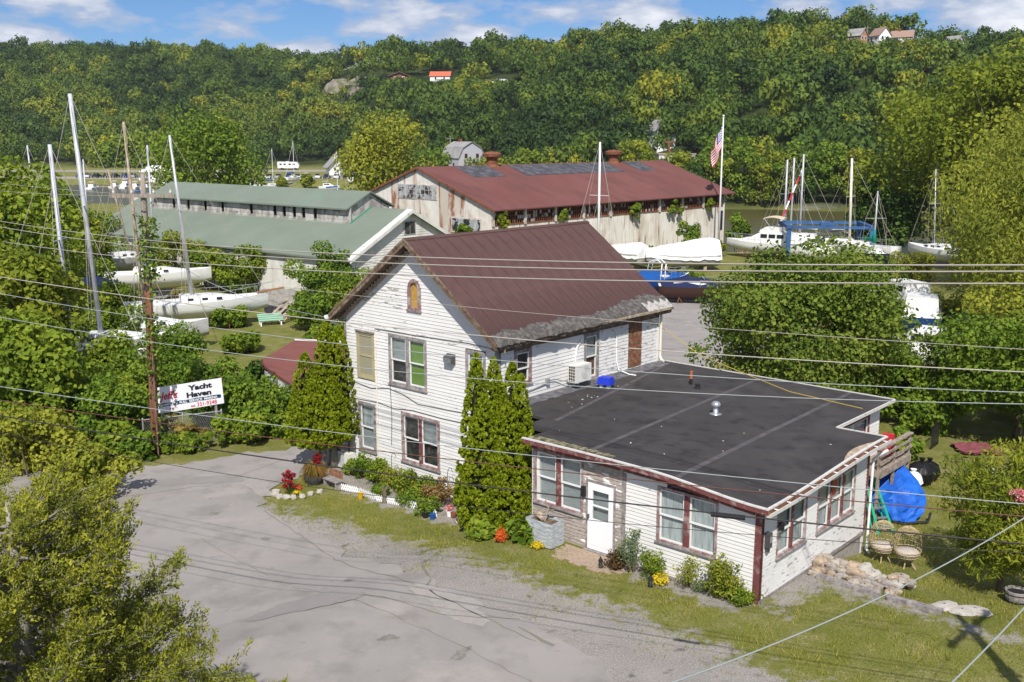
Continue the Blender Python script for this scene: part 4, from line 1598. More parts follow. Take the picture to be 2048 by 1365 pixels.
while x < ms - .35:
    w_ = rr.uniform(.7, 1.25)
    gap = k in gaps
    mb = MB()
    if gap:
        w_ = .55
        mb.box(x, x + .08, HWD - 2.28, HWD - 2.2, zb_ - .05, mez - .02)
    else:
        nrow = 4
        hh = (mez + .1 - zb_ + .1) / nrow
        for r_ in range(nrow):
            for c_ in range(2):
                mb.box(x + c_ * w_ / 2 + .01, x + (c_ + 1) * w_ / 2, HWD - 2.27 - .02 * rr.random() - .02 * (nrow - r_) / nrow, HWD - 2.18, zb_ - .1 + r_ * hh, zb_ - .1 + (r_ + 1) * hh - .015)
    mb.build('clerestory_post' if gap else 'shingle_panel', M['shingle'], GS)
    x += w_
    k += 1
mb = MB()
mb.box(me_ + .4, ms - .3, HWD - 2.42, HWD - 2.16, zb_ - .12, zb_ - .04)
mb.build('clerestory_sill', M['shingle'], GS)

# big shed with the red roof
RS = empty('red_roof_shed', (-1.84, 94.91, 0), .8151, 'large rusty white metal boat shed with a red roof and broken strip windows', 'shed')
RL, RH, RE, RR_ = 40.8, 10.42, 5.46, 9.10
rs = (RR_ - RE) / RH
mb = MB()
mb.box(.4, RL - .3, .45, .55, -1.5, 3.85)
mb.box(.4, RL - .3, 2 * RH - .5, 2 * RH - .4, -1.5, RE)
sw = mb.build('side_wall', M['corr'], RS)
n = 32
wd_ = (RL - .7) / n
rr = random.Random(4)
for i in range(n):
    x0_ = .4 + i * wd_
    mb = MB()
    t = .03 + .02 * rr.random()
    mb.box(x0_ + .01, x0_ + wd_ - .01, .45 - t, .45, -1.5, 3.86)
    for j in range(4):
        mb.box(x0_ + .1 + j * wd_ / 4, x0_ + .16 + j * wd_ / 4, .45 - t - .025, .45 - t, -1.5, 3.86)
    mb.build('wall_panel', M['corr'], sw)
mb = MB()
mb.ext([(.3, .4, -1.5), (.3, 2 * RH - .4, -1.5), (.3, 2 * RH - .4, RE), (.3, RH, RR_ - .15), (.3, .4, RE)], (.12, 0, 0))
mb.ext([(RL - .3, .4, -1.5), (RL - .3, 2 * RH - .4, -1.5), (RL - .3, 2 * RH - .4, RE), (RL - .3, RH, RR_ - .15), (RL - .3, .4, RE)], (.12, 0, 0))
gw = mb.build('gable_wall', M['corr'], RS)
for i in range(17):
    y0_ = .4 + i * 1.18
    y1_ = y0_ + 1.16
    zt_ = lambda y: RE + min(y, 2 * RH - y) * rs - .12
    mb = MB()
    t = .02 + .015 * (i % 3)
    mb.ext([(.3, y0_, -1.5), (.3, y1_, -1.5), (.3, y1_, zt_(y1_)), (.3, y0_, zt_(y0_))], (-t, 0, 0))
    mb.build('wall_panel', M['corr_rust'] if i in (3, 4, 5, 11) else M['corr'], gw)
mb = MB()
for f in ((lambda y: y), (lambda y: 2 * RH - y)):
    mb.ext([(0, f(-.25), RE - .25 * rs), (0, f(RH), RR_), (0, f(RH), RR_ - .16), (0, f(-.25), RE - .25 * rs - .12)], (RL + 1.2, 0, 0))
rroof = mb.build('roof', M['redroof'], RS)
mb = MB()
for f in ((lambda y: y), (lambda y: 2 * RH - y)):
    mb.ext([(-.04, f(-.25), RE - .25 * rs + .02), (-.04, f(RH), RR_ + .02), (-.04, f(RH), RR_ - .2), (-.04, f(-.25), RE - .25 * rs - .2)], (.036, 0, 0))
mb.build('rake_trim', M['rust'], rroof)
xx = 5.0
rr = random.Random(9)
while xx < 36:
    w_ = 1.55
    if not (9.3 < xx < 11.4 or 29.8 < xx < 32.6):
        mb = MB()
        y0_, y1_ = RH - 3.1, RH - .25
        mb.ext([(xx, y0_, RE + y0_ * rs + .005), (xx + w_ - .07, y0_, RE + y0_ * rs + .005), (xx + w_ - .07, y1_, RE + y1_ * rs + .005), (xx, y1_, RE + y1_ * rs + .005)], (0, 0, .035))
        mb.build('skylight_panel', M['skylight'], rroof)
    xx += w_
for vx in (10.67, 31.5):
    mb = MB()
    mb.lathe([(1.0, -.5), (.62, .05), (.6, .75), (1.0, .85), (1.05, 1.15), (.6, 1.35), (.1, 1.4)], 14, (vx, RH, RR_))
    mb.build('roof_ventilator', M['rust'], rroof, smooth=False)
# strip windows
bays = 9
bw_ = (RL - 1.0) / bays
for i in range(bays):
    x0_ = .5 + i * bw_
    mb = MB()
    mb.box(x0_ - .16, x0_ + .16, .28, .5, 3.8, RE)
    mb.build('window_post', M['mullwhite'], RS)
    mb = MB()
    mb.box(x0_ + .16, x0_ + bw_ - .16, .33, .42, 3.86, 3.98)
    mb.box(x0_ + .16, x0_ + bw_ - .16, .34, .40, 5.05, 5.15)
    nm = 13
    for j in range(1, nm):
        xj = x0_ + .16 + (bw_ - .32) * j / nm
        mb.box(xj - .03, xj + .03, .35, .40, 3.98, 5.05)
    mb.box(x0_ + .16, x0_ + bw_ - .16, .355, .395, 4.32, 4.36)
    mb.box(x0_ + .16, x0_ + bw_ - .16, .355, .395, 4.68, 4.72)
    wo = mb.build('strip_window', M['rust'], RS)
    mb = MB()
    for j in range(nm):
        for r_ in range(3):
            if rr.random() < .22:
                xj = x0_ + .16 + (bw_ - .32) * j / nm
                mb.box(xj + .035, xj + (bw_ - .32) / nm - .035, .375, .385, 3.99 + r_ * .36, 4.32 + r_ * .36)
    po = mb.build('panes', M['pane_dirty'], wo)
    po['kind'] = 'stuff'
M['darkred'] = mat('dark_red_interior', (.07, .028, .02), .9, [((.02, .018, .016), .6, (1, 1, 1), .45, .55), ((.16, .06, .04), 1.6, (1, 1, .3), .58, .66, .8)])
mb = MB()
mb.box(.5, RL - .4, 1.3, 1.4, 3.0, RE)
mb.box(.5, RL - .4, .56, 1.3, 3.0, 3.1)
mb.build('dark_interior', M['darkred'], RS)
# gable window with many panes
mb = MB()
y0_, y1_, z0_, z1_ = 7.7, 13.5, 5.95, 7.4
mb.box(.22, .27, y0_, y1_, z0_, z1_)
gwo = mb.build('gable_window', M['mullwhite'], RS)
for j in range(10):
    for r_ in range(3):
        mb = MB()
        a = y0_ + .08 + j * (y1_ - y0_ - .1) / 10
        c = z0_ + .06 + r_ * (z1_ - z0_ - .08) / 3
        mb.box(.205, .219, a, a + (y1_ - y0_ - .1) / 10 - .07, c, c + (z1_ - z0_ - .08) / 3 - .06)
        mb.build('pane', M['pane_dirty'] if rr.random() > .15 else M['dark'], gwo)
mb = MB()
mb.box(.2, .27, 1.6, 5.7, 3.0, 4.5)
gwo = mb.build('gable_window', M['mullwhite'], RS)
mb = MB()
mb.box(.185, .199, 1.75, 5.55, 3.15, 4.35)
mb.build('pane', M['pane_dirty'], gwo)
M['notice'] = mat('dark_notice', (.03, .03, .05), .6)
mb = MB()
mb.box(RL - 1.5, RL - .6, .36, .395, 1.0, 3.3)
nb_ = mb.build('notice_board', M['notice'], RS)
nb_['label'] = 'tall dark notice board on the end of the shed wall'

# low lean-to with a red flat roof left of the house
LT = empty('red_roof_lean_to', (-10.6, 47.0, -1.0), -.05, 'low lean-to with a dull red flat roof beside the twin arborvitae', 'shed')
M['leanred'] = mat('dull_red_roof', (.20, .075, .06), .75, [((.17, .06, .05), .8, (1, 1, 1), .4, .65)])
P = [(-1.5, .5, 2.5), (-.7, 4.3, 2.8), (5.5, 4.3, 2.55), (5.5, -5.6, 2.3), (2.6, -5.6, 2.3)]
mb = MB()
mb.ext(P, (0, 0, -.12))
lr = mb.build('roof', M['leanred'], LT)
mb = MB()
mb.bar(P[1], (5.4, 4.3, 2.57), .1, .14)
mb.build('white_edge', M['white'], lr)
mb = MB()
for a_, b_, h_ in (((-1.2, .3, 0.9), (2.5, -5.3, .9), 2.7), ((-.6, 4.1, 1.0), (5.3, 4.1, 1.0), 2.9), ((2.6, -5.4, 1.0), (5.3, -5.4, 1.0), 2.5)):
    mb = MB()
    mb.bar(a_, b_, .12, h_)
    mb.build('wall', M['shedwhite'], LT)

# ================================================================ poles, wires, sign
M['polewood'] = mat('creosoted_pole', (.20, .085, .05), .85, [((.14, .06, .04), 2.5, (3, 3, .25), .45, .6), ((.30, .22, .16), 3, (3, 3, .15), .58, .66, .7)], bump=.01, bscale=14, bstretch=(3, 3, .2))
M['poletop'] = mat('silvered_pole', (.30, .26, .22), .85, [((.20, .16, .13), 3, (3, 3, .25), .45, .6)])
M['porc'] = mat('porcelain', (.55, .50, .45), .3)


def utility_pole(loc, H, arm_z, rz, label, lean=(0, 0), vine=False, armL=2.5):
    p = empty('utility_pole', loc, 0, label, 'utility pole')
    zs = np.linspace(0, H, 9)
    mb = MB()
    mb.tube([(lean[0] * z / H, lean[1] * z / H, z) for z in zs if z <= H * .63], [.19 - .065 * z / H for z in zs if z <= H * .63], 10)
    mb.build('pole', M['polewood'], p, smooth=True)
    mb = MB()
    zz = [H * .6, H * .7, H * .8, H * .9, H]
    mb.tube([(lean[0] * z / H, lean[1] * z / H, z) for z in zz], [.152, .14, .13, .12, .085], 10)
    mb.build('pole_top', M['poletop'], p, smooth=True)
    cx, cy = lean[0] * arm_z / H, lean[1] * arm_z / H - .16
    d = Vector((math.cos(rz), math.sin(rz), 0))
    c = Vector((cx, cy, arm_z))
    mb = MB()
    mb.bar(c - d * armL / 2, c + d * armL / 2, .11, .13)
    arm = mb.build('crossarm', M['poletop'], p)
    mb = MB()
    for s in (-1, 1):
        mb.bar(c + d * s * .55 - Vector((0, .07, .05)), c - Vector((0, .05, .55)), .05, .02)
    mb.build('brace', M['poletop'], p)
    for s in (-1.1, -.4, .45, 1.1):
        mb = MB()
        q = c + d * s
        mb.lathe([(.02, .06), (.05, .1), (.06, .16), (.04, .2), (.05, .23), (.01, .25)], 8, (q.x, q.y, q.z))
        mb.build('insulator', M['porc'], arm)
    mb = MB()
    mb.lathe([(.20, 0), (.20, .08)], 10, (lean[0] * .66, lean[1] * .66, H * .69))
    mb.obox((lean[0] * .66, lean[1] * .66 - .2, H * .69), (.5, .06, .07))
    mb.build('cable_bracket', M['grey'], p)
    return p


UP = utility_pole((-14.7, 40.6, -.95), 11.5, 10.65, .04, 'tall brown wooden pole with ivy, leaning crossarm and insulators by the roadside', lean=(.25, 0))
ivy = empty('pole_ivy', (-14.6, 40.5, -.9), 0, 'ivy climbing the brown utility pole', 'ivy')
rng = np.random.RandomState(12)
zz = np.concatenate([rng.uniform(.5, 7, 200), rng.uniform(7.2, 9.8, 620), rng.uniform(3.5, 6.0, 260)])
aa = rng.uniform(0, 6.28, len(zz))
rad = .17 + np.abs(rng.normal(0, .09, len(zz))) * np.where(zz > 7, 1.5, .8)
C_ = np.stack([.3 * zz / 13.6 + rad * np.cos(aa) + .05, rad * np.sin(aa) - .05, zz], 1)
V, F = leaf_quads(rng, C_, np.stack([np.cos(aa), np.sin(aa), aa * 0], 1), .14, .11)
np_mesh('foliage', V, F, M['lf_ivy'], ivy, {'tint': np.repeat(rng.random(len(zz)), 4)})
mb = MB()
mb.tube([(.1, -.18, 0), (.15, -.2, 4), (.25, -.18, 8), (.3, -.16, 10.5)], [.03, .025, .02, .01], 5)
mb.build('stem', M['bark'], ivy)
utility_pole((11.05, 15.2, 0), 9.7, 9.1, .8, 'wooden pole whose crossarm shadow falls on the lawn, standing outside the right edge', armL=2.6)

M['wire_lt'] = mat('bare_wire', (.40, .36, .32), .5)
M['wire_grey'] = mat('grey_cable', (.30, .33, .33), .5)
M['wire_dk'] = mat('black_cable', (.035, .03, .03), .6)
M['wire_rd'] = mat('brown_cable', (.12, .05, .035), .6)
PA, PB = np.array([-14.6, 40.4]), np.array([11.0, 15.6])
pd_ = (PB - PA) / np.linalg.norm(PB - PA)
P2 = np.array([-19.0, 27.0])
pd2 = (PB - P2) / np.linalg.norm(PB - P2)


def wire(label, pts, r, m_):
    """smooth cable through points (world)"""
    P = np.array(pts, float)
    d = np.concatenate([[0], np.cumsum(np.linalg.norm(np.diff(P, axis=0), axis=1))])
    k = min(2, len(P) - 1)
    t = np.linspace(0, d[-1], 36)
    out = [np.polyval(np.polyfit(d, P[:, i], k if i == 2 else 1), t) for i in range(3)]
    mb = MB()
    mb.tube(list(zip(*out)), r, 5)
    return tag(mb.build('overhead_wire', M[m_]), label, 'wire', 'overhead wires')


def pw(sz, A=PA, d=pd_):
    return [(A[0] + d[0] * s, A[1] + d[1] * s, z) for s, z in sz]
wire('thick pale wire, uppermost of the three crossing the brown house roof', pw([(-22, 8.0), (.7, 8.07), (11.9, 8.34), (25.2, 9.16), (35, 10.0)]), .016, 'wire_lt')
wire('thick pale wire, middle one of the three crossing the brown house roof', pw([(-22, 7.7), (.7, 7.84), (11.9, 8.12), (25.3, 8.94), (35, 9.95)]), .016, 'wire_lt')
wire('thick pale wire, lowest of the three crossing the brown house roof', pw([(-22, 6.85), (.6, 7.38), (11.9, 7.74), (25.3, 8.69), (35, 9.75)]), .016, 'wire_lt')
wire('thin broken-looking wire crossing low over the brown roof panels', pw([(9.5, 7.05), (13.6, 7.28), (22.2, 7.61), (29.8, 8.04), (35, 8.5)]), .007, 'wire_lt')
wire('upper wire from the pole crossarm to the left edge', pw([(-30, 10.1), (-14.3, 9.76), (-1.2, 9.72)]), .009, 'wire_lt')
wire('lower wire from the pole crossarm to the left edge', pw([(-30, 9.5), (-14.4, 9.38), (.3, 9.70)]), .009, 'wire_lt')
q2 = lambda sz: pw(sz, P2, pd2)
wire('pale cable passing just under the eave of the brown roof', q2([(0, 9.3), (7.2, 8.71), (16, 8.15), (23.5, 8.01), (31, 8.2)]), .010, 'wire_lt')
wire('thin green-grey cable crossing the upper part of the flat roof', q2([(0, 9.0), (7.1, 8.34), (16, 7.67), (23.6, 7.55), (31, 7.9)]), .008, 'wire_grey')
wire('thin green-grey cable crossing the middle of the flat roof', q2([(0, 8.4), (11.5, 7.42), (15.9, 7.23), (23.6, 7.18), (31, 7.75)]), .008, 'wire_grey')
wire('pale cable crossing the front edge of the flat roof', q2([(0, 6.2), (6.8, 5.93), (19.2, 5.70), (27.1, 5.79), (31, 5.9)]), .009, 'wire_grey')
wire('brown cable passing in front of the annex windows', q2([(0, 5.8), (10.1, 5.51), (19.2, 5.43), (25.7, 5.49), (31, 5.7)]), .011, 'wire_rd')
wt = wire('thick black cable with a splice case in front of the annex', q2([(0, 5.5), (11.5, 5.03), (18, 4.92), (22.6, 4.96), (31, 5.2)]), .016, 'wire_dk')
mb = MB()
a, b = pw([(24.35, 4.965), (24.98, 4.975)], P2, pd2)
mb.tube([a, b], .05, 9)
mb.build('splice_case', M['black'], wt)
wire('thin black cable, lowest one in front of the annex door', q2([(6, 4.75), (14.6, 4.47), (21.4, 4.44), (27.2, 4.82), (31, 5.1)]), .007, 'wire_dk')
wire('near grey cable slanting over the lawn to the bottom edge', [(-.5, 7.6, 7.2), (1.98, 9, 6.82), (4.65, 11.5, 6.49), (7.39, 14, 6.47), (11, 17.5, 6.9)], .009, 'wire_grey')
wire('near grey cable in the bottom right corner of the lawn', [(2, 6.6, 6.9), (4.36, 9.5, 6.53), (6.16, 11.5, 6.55), (11, 16.6, 7.2)], .009, 'wire_grey')
M['yellowrope'] = mat('yellow_rope', (.45, .33, .06), .7)
mb = MB()
P = [w2(.0, 8.6, 4.95), (6.2, 40.82, 4.3), (7.44, 39.66, 3.50), (8.65, 37.93, 3.22), (9.81, 35.13, 3.14), (11.6, 32.84, 3.14)]
mb.tube(P, .016, 5)
t = np.linspace(0, 1, 30)
tag(mb.build('yellow_rope', M['yellowrope']), 'slack yellow rope from the house wall to the annex roof corner', 'rope')
mb = MB()
P = [(-14.45, 40.4, 8.14), (-13.0, 43.0, 6.2), (-11.5, 43.0, 5.3), w2(-8.3, .2, 4.98)]
co = [np.polyval(np.polyfit([0, .35, .65, 1], [p[i] for p in P], 2), t) for i in range(3)]
mb.tube(list(zip(*co)), .012, 5)
tag(mb.build('service_drop', M['wire_grey']), 'service cable from the brown pole to the house eave', 'wire', 'overhead wires')

# ---------------------------------------------------------------- yacht haven sign
SG = empty('marina_sign', (-14.92, 41.6, 0.0), math.atan2(1.25, 2.5), 'white marina sign with red and navy lettering above the overgrown fence', 'sign')
SW, SH = 2.80, 1.12
tilt = .10
mb = MB()
mb.box(0, SW, -.02, .02, 0, SH)
sb = mb.build('board', mat('sign_white', (.78, .78, .82), .4), SG)
sb.location = (0, 0, .55)
sb.rotation_euler = (0, -tilt * .55, 0)
M['sgnavy'] = mat('sign_navy', (.012, .05, .10), .5)
M['sgblack'] = mat('sign_black', (.015, .02, .03), .5)
M['sgred'] = mat('sign_red', (.60, .015, .04), .5)
M['sgwhite'] = mat('sign_letter_white', (.8, .8, .85), .5)
mb = MB()
nb2 = 12
rows = [[], []]
for i in range(nb2 + 1):
    x = .12 + (SW - .22) * i / nb2
    wv = .035 * (math.sin(i * 1.9) > 0)
    rows[0].append((x, -.024, .27))
    rows[1].append((x, -.024, .415 + wv * .5))
mb.grid(rows)
mb.build('navy_band', M['sgnavy'], sb)


def lettering(txt, x, z, size, m_, parent, xs=1.0, shear=0.0, off=0.0, name='lettering', y=-.030):
    cu = D.curves.new('t', 'FONT')
    cu.body = txt
    cu.size = size
    cu.shear = shear
    cu.offset = off
    cu.extrude = .002
    cu.resolution_u = 3
    o = D.objects.new('t', cu)
    COL.objects.link(o)
    dg = bpy.context.evaluated_depsgraph_get()
    me = D.meshes.new_from_object(o.evaluated_get(dg))
    D.objects.remove(o)
    me.materials.clear()
    me.materials.append(m_)
    ob = D.objects.new(name, me)
    link(ob, parent)
    ob.location = (x, y, z)
    ob.rotation_euler = (math.pi / 2, 0, 0)
    ob.scale = (xs, 1, 1)
    return ob


lettering("Jeff's", .24, .58, .44, M['sgred'], sb, .82, .35, .010)
lettering("Yacht", 1.42, .80, .30, M['sgblack'], sb, 1.35, 0, .014)
lettering("Haven", 1.28, .50, .30, M['sgblack'], sb, 1.35, 0, .014)
lettering("COMPLETE  FULL  SERVICE  MARINA", .16, .295, .145, M['sgwhite'], sb, 1.02, 0, .004)
lettering("845", 1.42, .06, .12, M['sgred'], sb, 1, 0, .002)
lettering("331-9248", 1.66, .055, .24, M['sgred'], sb, .92, 0, .002)
lettering("BOATS", .55, .12, .10, M['sgred'], sb, 1, 0, 0)
for x in (.25, 2.45):
    mb = MB()
    mb.box(x - .05, x + .05, .025, .12, -1.1, .95)
    mb.build('post', M['greytrim'], SG)
# chain-link fence under the sign
CF = empty('chain_link_fence', (-15.3, 41.0, -1.0), math.atan2(1.25, 2.5), 'overgrown chain-link fence below the marina sign', 'fence')
for x in (0, 1.6, 3.2):
    mb = MB()
    mb.lathe([(.035, 0), (.035, 1.5), (.045, 1.5), (.02, 1.55)], 8, (x, 0, 0))
    mb.build('post', M['grey'], CF)
mb = MB()
for i in range(40):
    x = i * .09 - .2
    for (x1, x2) in ((x, x + .7), (x + .7, x)):
        a, b = max(0, min(3.2, x1)), max(0, min(3.2, x2))
        if a != b:
            z1 = .1 + 1.3 * (0 if a == x1 else abs(a - x1) / .7)
            z2 = .1 + 1.3 * (1 if b == x2 else abs(b - x1) / .7)
            mb.tube([(a, 0, z1), (b, 0, z2)], .005, 3, cap=False)
mb.tube([(0, 0, 1.46), (3.2, 0, 1.46)], .022, 6)
mb.build('mesh', M['grey'], CF)
# ================================================================ boats and yard gear
M['gel'] = mat('white_gelcoat', (.74, .74, .73), .35, [((.55, .54, .50), 1.2, (1, 1, 2), .52, .7, .6)])
M['gelgrey'] = mat('dull_gelcoat', (.50, .50, .50), .5, [((.36, .35, .34), 1.2, (1, 1, 2), .45, .65, .8)])
M['bottom'] = mat('bottom_paint', (.28, .27, .27), .7, [((.20, .17, .16), 2, (1, 1, 1), .45, .6)])
M['navyhull'] = mat('navy_hull', (.012, .022, .06), .3)
M['bluehull'] = mat('blue_hull', (.012, .05, .20), .3)
M['brownhull'] = mat('brown_hull', (.05, .025, .02), .5)
M['teak'] = mat('teak', (.28, .15, .07), .7)
M['canvas_tan'] = mat('tan_canvas', (.52, .45, .33), .8)
M['canvas_green'] = mat('green_sail_cover', (.01, .20, .15), .8)
M['canvas_blue'] = mat('blue_canvas', (.01, .08, .30), .8)
M['canvas_navy'] = mat('navy_canvas', (.012, .02, .07), .8)
M['wrap'] = mat('white_shrink_wrap', (.78, .78, .79), .45, [((.62, .63, .66), 1.5, (1, 1, 1), .45, .7)], bump=.05, bscale=2.5)
M['smoke'] = mat('smoked_acrylic', (.02, .022, .028), .15)
M['liftblue'] = mat('travel_lift_blue', (.04, .11, .27), .55, [((.03, .06, .14), 1, (1, 1, 1), .5, .65, .6)])
M['tyre'] = mat('rubber', (.02, .02, .02), .8)


def hull_sections(L, B, Dp, sheer=.25, fine=1.6, keel=.0, n=13, tr=.75):
    """stations from stern (x=-L/2) to bow (x=L/2); each half section from keel to sheer"""
    S = []
    for i in range(n):
        t = i / (n - 1)
        b = B / 2 * (tr + (1 - tr) * math.sin(min(1, t / .45) * math.pi / 2)) if t < .45 else B / 2 * (1 - ((t - .45) / .55) ** fine) ** .8 if t < 1 else .02
        zs = Dp * (1 + sheer * (t - .35) ** 2 * 2.2)
        zk = Dp * (.55 * max(0, t - .62) / .38) ** 1.5 * 1.1 + keel * (1 - t)
        x = -L / 2 + L * t
        b = max(b, .02)
        S.append((x, b, zs, min(zk, zs - .05)))
    return S


def make_hull(mb, L, B, Dp, chine=.35, **kw):
    S = hull_sections(L, B, Dp, **kw)
    rows = []
    for (x, b, zs, zk) in S:
        h = zs - zk
        half = [(0, zk), (b * .55, zk + h * chine * .45), (b * .88, zk + h * chine), (b * .96, zk + h * .7), (b, zs)]
        rows.append([(x, -y, z) for y, z in reversed(half)] + [(x, y, z) for y, z in half[1:]])
    mb.grid(rows)
    a = len(mb.v) - len(rows) * 9
    mb.f.append([a + j for j in range(8, -1, -1)])
    mb.mi.append(mb.m)
    return S


def make_deck(mb, S, dz=-.04, inset=.97):
    rows = [[(x, -b * inset, zs + dz), (x, 0, zs + dz + .05), (x, b * inset, zs + dz)] for (x, b, zs, zk) in S]
    mb.grid(rows[::-1])


def lofted(mb, sec):
    """sec: list of (x, half width bottom, half width top, z0, z1)"""
    rows = [[(x, -wb, z0), (x, -wt, z1), (x, wt, z1), (x, wb, z0)] for x, wb, wt, z0, z1 in sec]
    mb.grid(rows)
    a = len(mb.v) - 4 * len(rows)
    mb.f.append([a, a + 1, a + 2, a + 3])
    mb.mi.append(mb.m)
    b = a + 4 * (len(rows) - 1)
    mb.f.append([b + 3, b + 2, b + 1, b])
    mb.mi.append(mb.m)


def stands(root, L, B, z):
    for sx in (-.25, .2):
        for sy in (-1, 1):
            mb = MB()
            x, y = L * sx, sy * B * .46
            for a in (0, 2.1, 4.2):
                mb.tube([(x, y * .92, z + .35), (x + .3 * math.cos(a), y + .3 * math.sin(a), 0)], .025, 4)
            mb.build('jack_stand', M['rust'], root)


def sailboat(label, loc, rz, L=9, B=2.9, hz=.9, mast=11.5, mx=.08, mr=.085, hull='gel', spar='alu', boom=True, cover=None, cabin=True, group='sailboats hauled out in the yard', lean=(0, 0), bowsprit=False, mizzen=None, rail=True, spreader=.55):
    r = empty('sailboat', loc, rz, label, 'sailboat', group)
    Dp = 1.35
    mb = MB()
    S = make_hull(mb, L, B, Dp, chine=.5, tr=.55)
    mb.v = [(x, y, z + hz) for x, y, z in mb.v]
    h = mb.build('hull', M[hull], r, smooth=True)
    mb = MB()
    make_deck(mb, S)
    mb.v = [(x, y, z + hz) for x, y, z in mb.v]
    mb.build('deck', M['gel'], r)
    mb = MB()
    mb.ext([(-L * .12, -.12, hz - .75), (L * .12, -.12, hz - .75), (L * .2, -.12, hz + .25), (-L * .2, -.12, hz + .25)], (0, .24, 0))
    mb.build('keel', M['bottom'], r)
    zd = hz + Dp
    if cabin:
        mb = MB()
        lofted(mb, [(-L * .12, B * .30, B * .26, zd - .05, zd + .42), (L * .1, B * .29, B * .25, zd - .05, zd + .40), (L * .26, B * .18, B * .14, zd, zd + .22)])
        cb = mb.build('cabin_trunk', M['gel'], r)
        for sy in (-1, 1):
            for k in range(3):
                mb = MB()
                x = -L * .08 + k * L * .1
                y = sy * (B * .285 - .004)
                mb.ext([(x, y, zd + .12), (x + .38, y - sy * .004, zd + .12), (x + .38, y - sy * .03, zd + .28), (x, y - sy * .03, zd + .28)], (0, sy * .012, 0))
                mb.build('port_window', M['smoke'], cb)
        mb = MB()
        mb.box(-L * .36, -L * .13, -B * .26, B * .26, zd - .3, zd - .02)
        mb.build('cockpit', M['gelgrey'], r)
    if mast:
        x0_ = L * mx
        mb = MB()
        base = Vector((x0_, 0, zd + .2))
        topm = base + Vector((lean[0], lean[1], mast))
        mb.tube([base, base.lerp(topm, .5), topm], [mr, mr, mr * .8], 9)
        mo = mb.build('mast', M[spar], r, smooth=True)
        mb = MB()
        mid = base.lerp(topm, spreader)
        mb.bar(mid - Vector((0, 1.0, 0)), mid + Vector((0, 1.0, 0)), .07, .035)
        mb.build('spreader', M[spar], mo)
        mb = MB()
        mb.tube([topm, topm + Vector((0, 0, .9))], .012, 4)
        mb.tube([topm + Vector((-.25, 0, .05)), topm + Vector((.25, 0, .12))], .015, 4)
        mb.build('masthead_aerial', M['darkgrey'], mo)
        mb = MB()
        bow = Vector((L * .49, 0, zd + .3))
        st = Vector((-L * .48, 0, zd))
        for e in (bow, st):
            mb.tube([topm, e], .014, 4, cap=False)
        for sy in (-1, 1):
            mb.tube([topm, mid + Vector((0, sy, 0)), Vector((x0_, sy * B * .45, zd))], .012, 4, cap=False)
            mb.tube([mid, Vector((x0_ - .5, sy * B * .45, zd))], .012, 4, cap=False)
        mb.build('rigging', M['wire_lt'], r)
        if boom:
            mb = MB()
            mb.tube([base + Vector((-.1, 0, .8)), base + Vector((-L * .38, 0, .75))], .065, 8)
            bo = mb.build('boom', M['gel'], r, smooth=True)
            if cover:
                mb = MB()
                pts = [base + Vector((-.05 - L * .36 * t, .0, .92 + .28 * (1 - t) ** 2)) for t in np.linspace(0, 1, 7)]
                mb.tube(pts, [.22, .24, .2, .18, .16, .13, .08], 8)
                mb.tube([base + Vector((0, 0, .8)), base + Vector((0, 0, 2.0))], [.24, .12], 8)
                mb.build('sail_cover', M[cover], bo, smooth=True)
    if mizzen:
        mb = MB()
        mb.tube([(-L * .32, 0, zd), (-L * .33, 0, zd + mizzen)], [.07, .055], 8)
        mb.build('mizzen_mast', M[spar], r, smooth=True)
    if bowsprit:
        mb = MB()
        mb.bar((L * .42, 0, zd + .32), (L * .62, 0, zd + .55), .28, .1)
        mb.build('bowsprit', M['teak'], r)
    if rail:
        mb = MB()
        for sy in (-1, 1):
            pts = []
            for i in range(2, 12):
                x, b, zs, zk = S[i]
                pts.append((x, sy * b * .95, hz + zs + .62))
                mb.tube([(x, sy * b * .95, hz + zs - .02), (x, sy * b * .95, hz + zs + .62)], .014, 4)
            pts.append((L * .5 + (.5 if bowsprit else 0), 0, zd + 1.05))
            mb.tube(pts, .014, 4)
        mb.build('lifeline', M['silver'], r)
    stands(r, L, B, hz)
    return r


